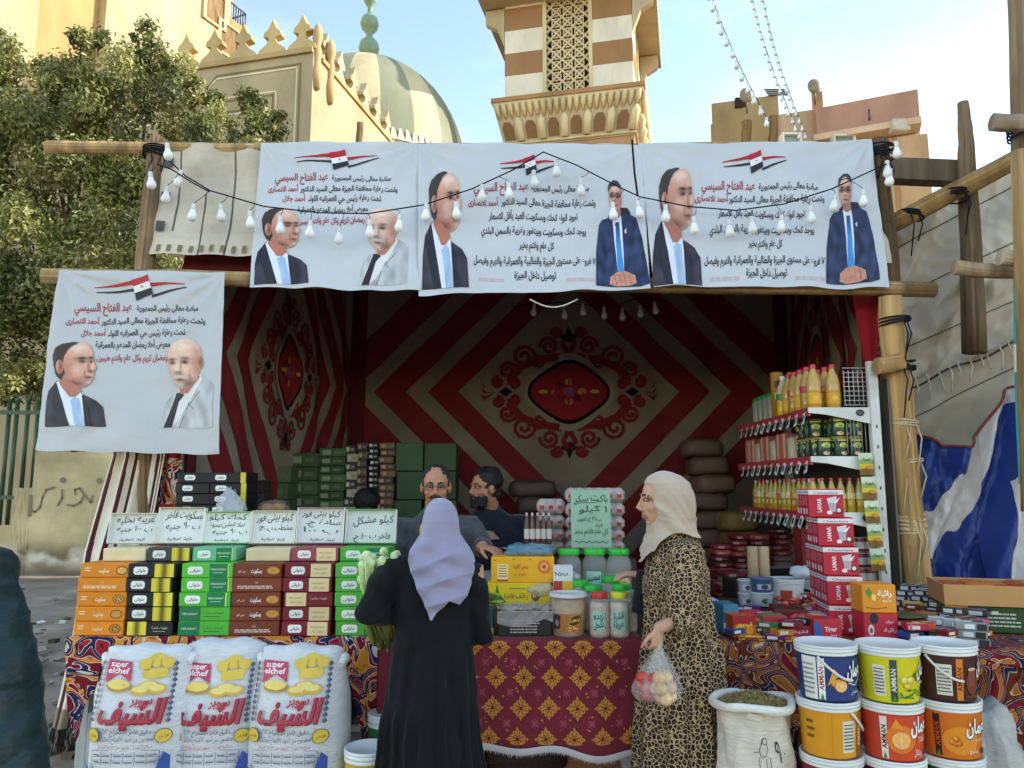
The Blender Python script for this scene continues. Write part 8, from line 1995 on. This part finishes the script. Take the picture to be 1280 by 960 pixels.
# -- woman in leopard print
LP = bpy.data.materials.new('leopard_print'); LP.use_nodes = True; t = LP.node_tree; b = t.nodes['Principled BSDF']
co = N(t, 'ShaderNodeTexCoord'); nz = N(t, 'ShaderNodeTexNoise'); nz.inputs['Scale'].default_value = 30; nz.inputs['Detail'].default_value = 1
L(t, co.outputs['Object'], nz.inputs[0]); mm = N(t, 'ShaderNodeMixRGB'); mm.inputs[0].default_value = .012; L(t, co.outputs['Object'], mm.inputs[1]); L(t, nz.outputs['Color'], mm.inputs[2])
v1 = N(t, 'ShaderNodeTexVoronoi', feature='DISTANCE_TO_EDGE'); v1.inputs['Scale'].default_value = 56; v1.inputs['Randomness'].default_value = .9; L(t, mm.outputs[0], v1.inputs[0])
v2 = N(t, 'ShaderNodeTexVoronoi'); v2.inputs['Scale'].default_value = 56; v2.inputs['Randomness'].default_value = .9; L(t, mm.outputs[0], v2.inputs[0])
r1 = N(t, 'ShaderNodeValToRGB'); r1.color_ramp.elements[0].position = .05; r1.color_ramp.elements[0].color = C('#b69a72'); r1.color_ramp.elements[1].position = .1; r1.color_ramp.elements[1].color = C('#241a17')
L(t, v1.outputs['Distance'], r1.inputs[0])
r2 = N(t, 'ShaderNodeMapRange'); r2.inputs[1].default_value = .1; r2.inputs[2].default_value = .24; r2.inputs[3].default_value = .8; r2.inputs[4].default_value = 0; L(t, v2.outputs['Distance'], r2.inputs[0])
m3 = N(t, 'ShaderNodeMixRGB'); m3.inputs[2].default_value = C('#5c4334'); L(t, r2.outputs[0], m3.inputs[0]); L(t, r1.outputs[0], m3.inputs[1]); L(t, m3.outputs[0], b.inputs['Base Color']); b.inputs['Roughness'].default_value = .7; b.inputs['Specular IOR Level'].default_value = .25
V = Vector((A(846, 700, 3.4).x, 3.4, 0))
def w2():
    top = A(830, 590, 3.4).z; sk = MB()
    hc = Vector((A(826, 620, 3.4).x, 3.39, top-.122)); P, Mh = head(sk, hc, (-1, -.08, 0), .99, .05)
    limb(sk, [hc+Vector((.02, 0, -.06)), V+Vector((-.02, 0, 1.36)), V+Vector((0, 0, 1.2))], [.055, .058, .12]); sk.ell(V+Vector((.005, 0, .98)), (.12, .15, .3), C('#fff'))
    # far arm to the jars, near arm hanging with the bags
    fs = V+Vector((-.02, .16, 1.33)); fe = V+Vector((-.04, .25, 1.06)); fw = A(800, 716, 3.7); fw = Vector((fw.x, 3.62, fw.z))
    limb(sk, [V+Vector((0, .06, 1.32)), fs, fe, fw], [.06, .052, .042, .025]); hand(sk, fw, (-1, .1, .05), (-.1, .1, -1), .95, .45, 1)
    nsd = V+Vector((.012, -.16, 1.33)); ne = V+Vector((-.03, -.2, 1.07)); nw = A(823, 785, 3.16); nw = Vector((nw.x, 3.16, nw.z))
    limb(sk, [V+Vector((0, -.06, 1.32)), nsd, ne, nw], [.06, .05, .038, .024]); hand(sk, nw, (-.12, -.05, -1), (-.5, .8, .1), .85, 1.3, 1)
    body = remesh('person', sk, .0050, m_skin, 3, skincol(P, '#cfa083')); finish(body, 'woman in a leopard print dress and beige headscarf, facing left and holding vegetable bags'); eyes(P, Mh, body)
    d = MB()
    S_ = smooth_secs([((V.x+.0, V.y, .0), .235, .27, 0), ((V.x+.0, V.y, .35), .205, .24, 0), ((V.x+.005, V.y, .7), .178, .205, 0), ((V.x+.01, V.y, .9), .163, .185, 0), ((V.x+.008, V.y, 1.02), .14, .168, 0), ((V.x+.0, V.y, 1.1), .142, .17, 0), ((V.x-.004, V.y, 1.22), .14, .17, 0), ((V.x+.0, V.y, 1.32), .118, .165, 0), ((V.x-.004, V.y, 1.385), .085, .11, 0), ((V.x-.012, V.y, 1.43), .06, .06, 0)])
    def fo(a, v):
        z = v*1.43; f = .005*fb(a*2, z*5, 4)
        if z < 1.0: f += .016*sin(a*9+2*ns(a, z, 1))*min(1, (1.0-z)/.5)+.007*sin(a*21+1)*min(1, (1-z)/.2)
        f -= .008*max(0, 1-abs(z-1.035)/.02)
        return f
    solid(d, loft(S_, fold=fo), 100, 90)
    limb(d, [V+Vector((0, -.08, 1.325)), nsd+Vector((0, .005, -.005)), nsd.lerp(ne, .5), ne, ne.lerp(nw, .5)], [(.08, .075), (.074, .072), (.074, .066), (.078, .062), (.076, .058)], wide=(1, 0, 0))
    limb(d, [V+Vector((0, .08, 1.325)), fs, fs.lerp(fe, .5), fe, fe.lerp(fw, .45)], [.085, .08, .078, .075, .075])
    dfm = lambda co, n: co+n*(.004*fb(co.x*10, co.y*10, co.z*7)+.004*sin(co.z*38-co.x*30+4*ns(co.x*5, co.y*5, co.z*3))*(co.z > 1.0))
    remesh('dress', d, .0085, LP, 3, C('#cdb896'), dfm, body)
    cf = MB(); limb(cf, [fe.lerp(fw, .35), fe.lerp(fw, .7), fw+Vector((.03, 0, 0))], [.055, .045, .036]); limb(cf, [Vector((A(803, 715, 3.6).x, 3.58, A(803, 712, 3.6).z)), Vector((A(800, 745, 3.6).x, 3.58, A(800, 765, 3.6).z))], [.03, .045]); remesh('sleeve', cf, .008, m_black, 3, C('#202228'), None, body)
    cx = hc.x+.012
    T_ = [(top+.004, cx, .006, .01), (top-.002, cx+.002, .034, .034), (top-.018, cx+.006, .07, .068), (top-.05, cx+.012, .1, .093), (top-.1, cx+.022, .11, .102), (top-.16, cx+.028, .105, .102), (top-.22, cx+.03, .1, .1), (top-.265, cx+.036, .105, .115), (top-.3, cx+.036, .125, .15), (top-.34, V.x-.0, .145, .175), (top-.42, V.x-.0, .158, .18), (top-.6, V.x-.0, .165, .18)]
    def row(z):
        for a, b in zip(T_, T_[1:]):
            if z >= b[0]: q = (a[0]-z)/(a[0]-b[0]); return [x+(y-x)*q for x, y in zip(a, b)]
        return T_[-1]
    zlow = A(800, 706, 3.25).z
    def scarf(u, v):
        a = 2*pi*u; k = math.exp(-((a-pi-.12)/.6)**2); hz_ = (top-.272)+(zlow-top+.272)*k
        if k < .5: hz_ += .012*sin(a*3)
        z = T_[0][0]+(hz_-T_[0][0])*v; _, c, rx, ry = row(z)
        kk = math.exp(-((a-pi)/.52)**2); cut = .06*kk*max(0, min(1, (top-.045-z)/.05))*max(0, min(1, (z-(top-.225))/.03))
        x, y = cos(a), sin(a); ph = (z*46+x*rx*70*(1 if z > top-.2 else .7)+y*6+1.5*ns(x*1.5, y*1.5, z*7))
        m_ = max(.12, min(1, (top-.05-z)/.12)); f = m_*(.0075*(1-1.7*abs(sin(ph*.62)))+.003*sin(ph*1.9))+.002*ns(x*5, y*5, z*20)+.008*max(0, min(1, (top-.29-z)/.04))
        return (c+(rx-cut+f)*x, hc.y+(V.y-hc.y)*max(0, min(1, (top-.2-z)/.1))+(ry-cut*.3+f)*y, z)
    h = MB(); h.grid(scarf, 180, 130, C('#b8a591')); h.build('headscarf', m_veil, body, solid=.003)
    return nw
nw = w2()
# vegetable bags in her hand
for k, (px, py, rr, col, lab, n_) in enumerate(((812, 855, .062, '#c9432f', 'thin plastic bag of tomatoes hanging from the woman hand', 9), (829, 858, .058, '#dcb88a', 'thin plastic bag of onions hanging beside the tomato bag', 8))):
    c = A(px, py, 3.08 if k else 3.12); root = empty('produce_bag', c, label=lab, cat='bag'); hd_ = nw+Vector((0, -.01, -.06))-c
    m = MB()
    def fb_(u, v, hd_=hd_, rr=rr):
        a = 2*pi*u; q = v*v*(3-2*v); r = rr*(1.25*sin(min(1, v*1.05+.02)*pi*.5)**1.2) if v < .7 else rr*1.22*math.sqrt(max(0, 1-((v-.7)/.3)**2))
        z = hd_.z*(1-v)**1 + (-rr*1.1)*v
        r *= 1+.08*sin(a*9+v*4)+.05*ns(a, v*5, rr*50)
        return (hd_.x*(1-v)+(r+.006)*cos(a), hd_.y*(1-v)+(r+.006)*.8*sin(a), z)
    m.grid(fb_, 60, 36, C('#e6e0da')); m.build('film', mat('thin_film', .12, 0, 30, .6, .03, 5, alpha=.17), root)
    for i in range(n_):
        q = MB(); s = .026 if k == 0 else .027; pos = Vector((R.uniform(-1, 1)*rr*.55, R.uniform(-1, 1)*rr*.4, -rr*.75+(i//3)*.036)); q.ell((0, 0, 0), (s, s, s*.9), C(col, R.uniform(.85, 1.15)), n=14, m=10)
        if k: q.v = [(x, y, z*(1+.35*max(0, z/s)**3)) for x, y, z in q.v]
        ob = q.build('tomato' if k == 0 else 'onion', mat('tomato_skin', .25, 0, 30, .5, .1, 30) if k == 0 else m_food, root); ob.location = pos
# -- seller in the grey jumper
def man(c, top, fwd, label, jum, skin, mj, arms, hs=1.0, width=1.0, parts=None):
    sk = MB(); hc = Vector((c[0], c[1], top-.118*hs)); P, Mh = head(sk, hc+Vector(fwd).normalized()*.04, fwd, hs, .08 if parts == 'grey' else 0)
    B = Vector((c[0], c[1]+.04, 0)); sc_ = top/1.74
    limb(sk, [hc+Vector((0, .0, -.05)), B+Vector((0, -.01, 1.46*sc_)), B+Vector((0, 0, 1.3*sc_))], [.058, .062, .13]); sk.ell(B+Vector((0, 0, 1.12*sc_)), (.14, .1, .3), C('#fff'))
    for s in (-1, 1): limb(sk, [B+Vector((s*.09, 0, .9)), B+Vector((s*.1, 0, .5)), B+Vector((s*.1, .02, .06)), B+Vector((s*.1, -.1, .035))], [.085, .06, .045, .04])
    j = MB(); 
    S_ = smooth_secs([((B.x, B.y, .82*sc_), .185*width, .125, 0), ((B.x, B.y-.005, 1.0*sc_), .19*width, .135, 0), ((B.x, B.y, 1.2*sc_), .2*width, .125, 0), ((B.x, B.y, 1.36*sc_), .2*width, .11, 0), ((B.x, B.y, 1.43*sc_), .135*width, .09, 0), ((B.x, B.y-.005, 1.49*sc_), .072, .07, 0), ((B.x, B.y-.005, 1.51*sc_), .066, .064, 0)])
    solid(j, loft(S_), 60, 50)
    for s, el, wr, hd_, pn, cuff in arms:
        sh = B+Vector((s*.185*width, 0, 1.385*sc_)); limb(sk, [B+Vector((s*.06, 0, 1.36*sc_)), sh, Vector(el), Vector(wr)], [.06, .055, .045, .029])
        hand(sk, wr, hd_, pn, 1.05, .45, s)
        e2 = Vector(el).lerp(Vector(wr), cuff); limb(j, [B+Vector((s*.1, 0, 1.37*sc_)), sh, sh.lerp(Vector(el), .5), Vector(el), e2], [.08, .078, .068, .06, .05])
    body = remesh('person', sk, .0052, m_skin, 3, skincol(P, skin)); finish(body, label); eyes(P, Mh, body, hs)
    remesh('jumper', j, .009, mj, 3, C(jum), lambda co, n: co+n*(.006*fb(co.x*9, co.y*9, co.z*8)+.004*sin(co.z*40+co.x*30+5*ns(co.x*5, co.y*5, co.z*4))), body)
    t = MB()
    for s in (-1, 1): limb(t, [B+Vector((s*.07, 0, .95)), B+Vector((s*.1, 0, .5)), B+Vector((s*.1, .02, .08))], [.115, .085, .075])
    remesh('trousers', t, .012, m_cloth, 3, C('#2b2c30'), None, body)
    return body, P, Mh
c = A(545, 600, 4.3); topS = A(545, 582, 4.3).z
hwr = A(607, 684, 4.02); hwr.z = A(622, 697, 3.93).z+.045
elS = A(612, 668, 4.2); elS = Vector((c.x+.265, 4.28, 1.27))
bS, P, Mh = man((c.x, 4.3), topS, (.08, -1, 0), 'seller in a grey jumper with glasses and a moustache behind the centre table', '#4b4d50', '#b07d62', m_knit, [(1, elS, Vector((hwr.x-.02, 4.05, hwr.z)), (.75, -.65, -.12), (0, 0, -1), .55), (-1, Vector((c.x-.25, 4.25, 1.2)), Vector((c.x-.15, 4.02, 1.1)), (.5, -.8, -.1), (0, 0, -1), .8)], .98, 1.1, 'grey')
m = MB()
skull(m, P, Mh, (0, -.026, .046), (.081, .09, .076), '#2b2624')
for q_ in (-1, 1): m.ell(P(.072*q_, .01, .03), (.008, .018, .032), C('#3b3431'), n=8, m=6, M=Mh)
m.build('hair', m_hair, bS)
m = MB(); m.tube([P(-.034, .082, -.058), P(-.018, .094, -.049), P(0, .098, -.0475), P(.018, .094, -.049), P(.034, .082, -.058)], [.005, .008, .0075, .008, .005], C('#2c2421'), n=8); m.build('moustache', m_hair, bS)
m = MB(); m.tube([P(-.03, .075, -.09), P(0, .082, -.098), P(.03, .075, -.09)], [.007, .01, .007], C('#453833'), n=8); m.build('goatee', m_hair, bS)
m = MB()
for s in (-1, 1):
    m.tube([P(s*.031+.023*cos(a), .097-.003*abs(cos(a)), .002+.016*sin(a)) for a in [2*pi*i/16 for i in range(17)]], .0015, C('#3a3634'), n=5, cap=False); m.tube([P(s*.054, .094, .006), P(s*.078, .03, .008), P(s*.08, -.01, .004)], .0014, C('#3a3634'), n=5)
m.tube([P(-.009, .1, .004), P(.009, .1, .004)], .0014, C('#3a3634'), n=5); m.build('glasses', m_metal, bS)
# -- bearded man looking left
c = A(606, 610, 4.95); topB = A(606, 587, 4.95).z
bB, P, Mh = man((c.x+.03, 4.95), topB, (-.8, -.6, 0), 'bearded young man in dark clothes looking left behind the seller', '#20242c', '#a9765a', m_cloth, [(-1, Vector((c.x-.2, 4.9, 1.15)), Vector((c.x-.1, 4.72, 1.0)), (.6, -.6, 0), (0, 0, -1), .9), (1, Vector((c.x+.29, 4.95, 1.15)), Vector((c.x+.2, 4.75, 1.0)), (-.6, -.6, 0), (0, 0, -1), .9)], 1.0, 1.12)
m = MB()
skull(m, P, Mh, (0, -.03, .05), (.092, .1, .088), '#141110', .12); skull(m, P, Mh, (0, -.075, -.03), (.07, .04, .07), '#141110', .15)
m.build('hair', m_hair, bB)
m = MB()
for i in range(170):
    a = R.uniform(-1.35, 1.35); e = R.random(); m.ell(P(.064*sin(a), .012+.072*cos(a), -.058-.06*e), (.011, .011, .013), C('#17120f'), n=6, m=4)
for s in (-1, 1): m.tube([P(0, .1, -.052), P(s*.03, .085, -.06)], [.006, .004], C('#17120f'), n=6)
m.build('beard', m_hair, bB)
# -- man bent over in the background
c = A(458, 625, 5.3); topH = A(458, 612, 5.3).z
bH, P, Mh = man((c.x, 5.3), topH, (.3, 1, 0), 'dark haired man in navy seen from behind above the price lids', '#262b3a', '#9a6c52', m_cloth, [(-1, Vector((c.x-.27, 5.35, 1.1)), Vector((c.x-.1, 5.6, 1.0)), (.5, .7, 0), (0, 0, -1), .9), (1, Vector((c.x+.28, 5.35, 1.1)), Vector((c.x+.1, 5.6, 1.0)), (-.5, .7, 0), (0, 0, -1), .9)], 1.0, 1.15)
m = MB()
skull(m, P, Mh, (0, -.028, .046), (.088, .098, .084), '#131010', .1); skull(m, P, Mh, (0, -.07, -.02), (.066, .035, .06), '#131010', .1)
m.build('hair', m_hair, bH)
# -- passer-by at the left edge
def passer():
    Bp = Vector((-1.115, 1.32, .06)); sk = MB(); hc = Bp+Vector((.0, .04, 1.62)); P, Mh = head(sk, hc, (.25, 1, 0), 1.0)
    limb(sk, [hc+Vector((0, -.03, -.06)), Bp+Vector((0, 0, 1.46)), Bp+Vector((0, 0, 1.3))], [.058, .062, .13]); sk.ell(Bp+Vector((0, 0, 1.1)), (.14, .11, .32), C('#fff'))
    shr = Bp+Vector((.19, 0, 1.38)); er = Vector((Bp.x+.29, 1.27, 1.12)); wr = er+Vector((.02, .12, -.24))
    shl = Bp+Vector((-.19, 0, 1.38)); el = Bp+Vector((-.25, -.02, 1.09)); wl_ = el+Vector((0, .12, -.23))
    for sh, e, w_, s in ((shr, er, wr, 1), (shl, el, wl_, -1)): limb(sk, [Bp+Vector((s*.06, 0, 1.36)), sh, e, w_], [.06, .055, .045, .029]); hand(sk, w_, (0, .3, -1), (-s, 0, 0), 1.05, .5, s)
    for s in (-1, 1): limb(sk, [Bp+Vector((s*.09, 0, .9)), Bp+Vector((s*.1, .05*s, .5)), Bp+Vector((s*.1, .1*s, .06)), Bp+Vector((s*.1, .1*s+.12, .035))], [.085, .06, .045, .04])
    body = remesh('person', sk, .006, m_skin, 3, skincol(P, '#a9765a')); finish(body, 'passer-by in a dark teal jacket cut off by the left edge'); eyes(P, Mh, body)
    j = MB(); S_ = smooth_secs([((Bp.x, Bp.y, .74), .2, .15, 0), ((Bp.x, Bp.y, 1.0), .2, .15, 0), ((Bp.x, Bp.y, 1.25), .215, .145, 0), ((Bp.x, Bp.y, 1.38), .2, .125, 0), ((Bp.x, Bp.y, 1.45), .12, .095, 0), ((Bp.x, Bp.y, 1.53), .075, .075, 0)]); solid(j, loft(S_), 60, 50)
    for sh, e, w_, s in ((shr, er, wr, 1), (shl, el, wl_, -1)): limb(j, [Bp+Vector((s*.1, 0, 1.37)), sh, sh.lerp(e, .5)+Vector((s*.012, 0, 0)), e+Vector((s*.01, 0, 0)), e.lerp(w_, .5), w_], [.085, .078, .085, .078, .07, .055])
    remesh('jacket', j, .008, m_jack, 2, C('#102a2c'), lambda co, n: co+n*(.012*abs(fb(co.x*6+co.z*4, co.y*6, co.z*13, o=3))-.009*abs(ns(co.x*7+3, co.y*7, co.z*20-co.x*12))), body)
    t = MB()
    for s in (-1, 1): limb(t, [Bp+Vector((s*.07, 0, .95)), Bp+Vector((s*.1, .05*s, .5)), Bp+Vector((s*.1, .1*s, .08))], [.115, .085, .075])
    remesh('trousers', t, .012, m_cloth, 3, C('#26282c'), None, body)
    h = MB()
    skull(h, P, Mh, (0, -.028, .046), (.086, .098, .082), '#1a1513')
    h.build('hair', m_hair, body)
passer()
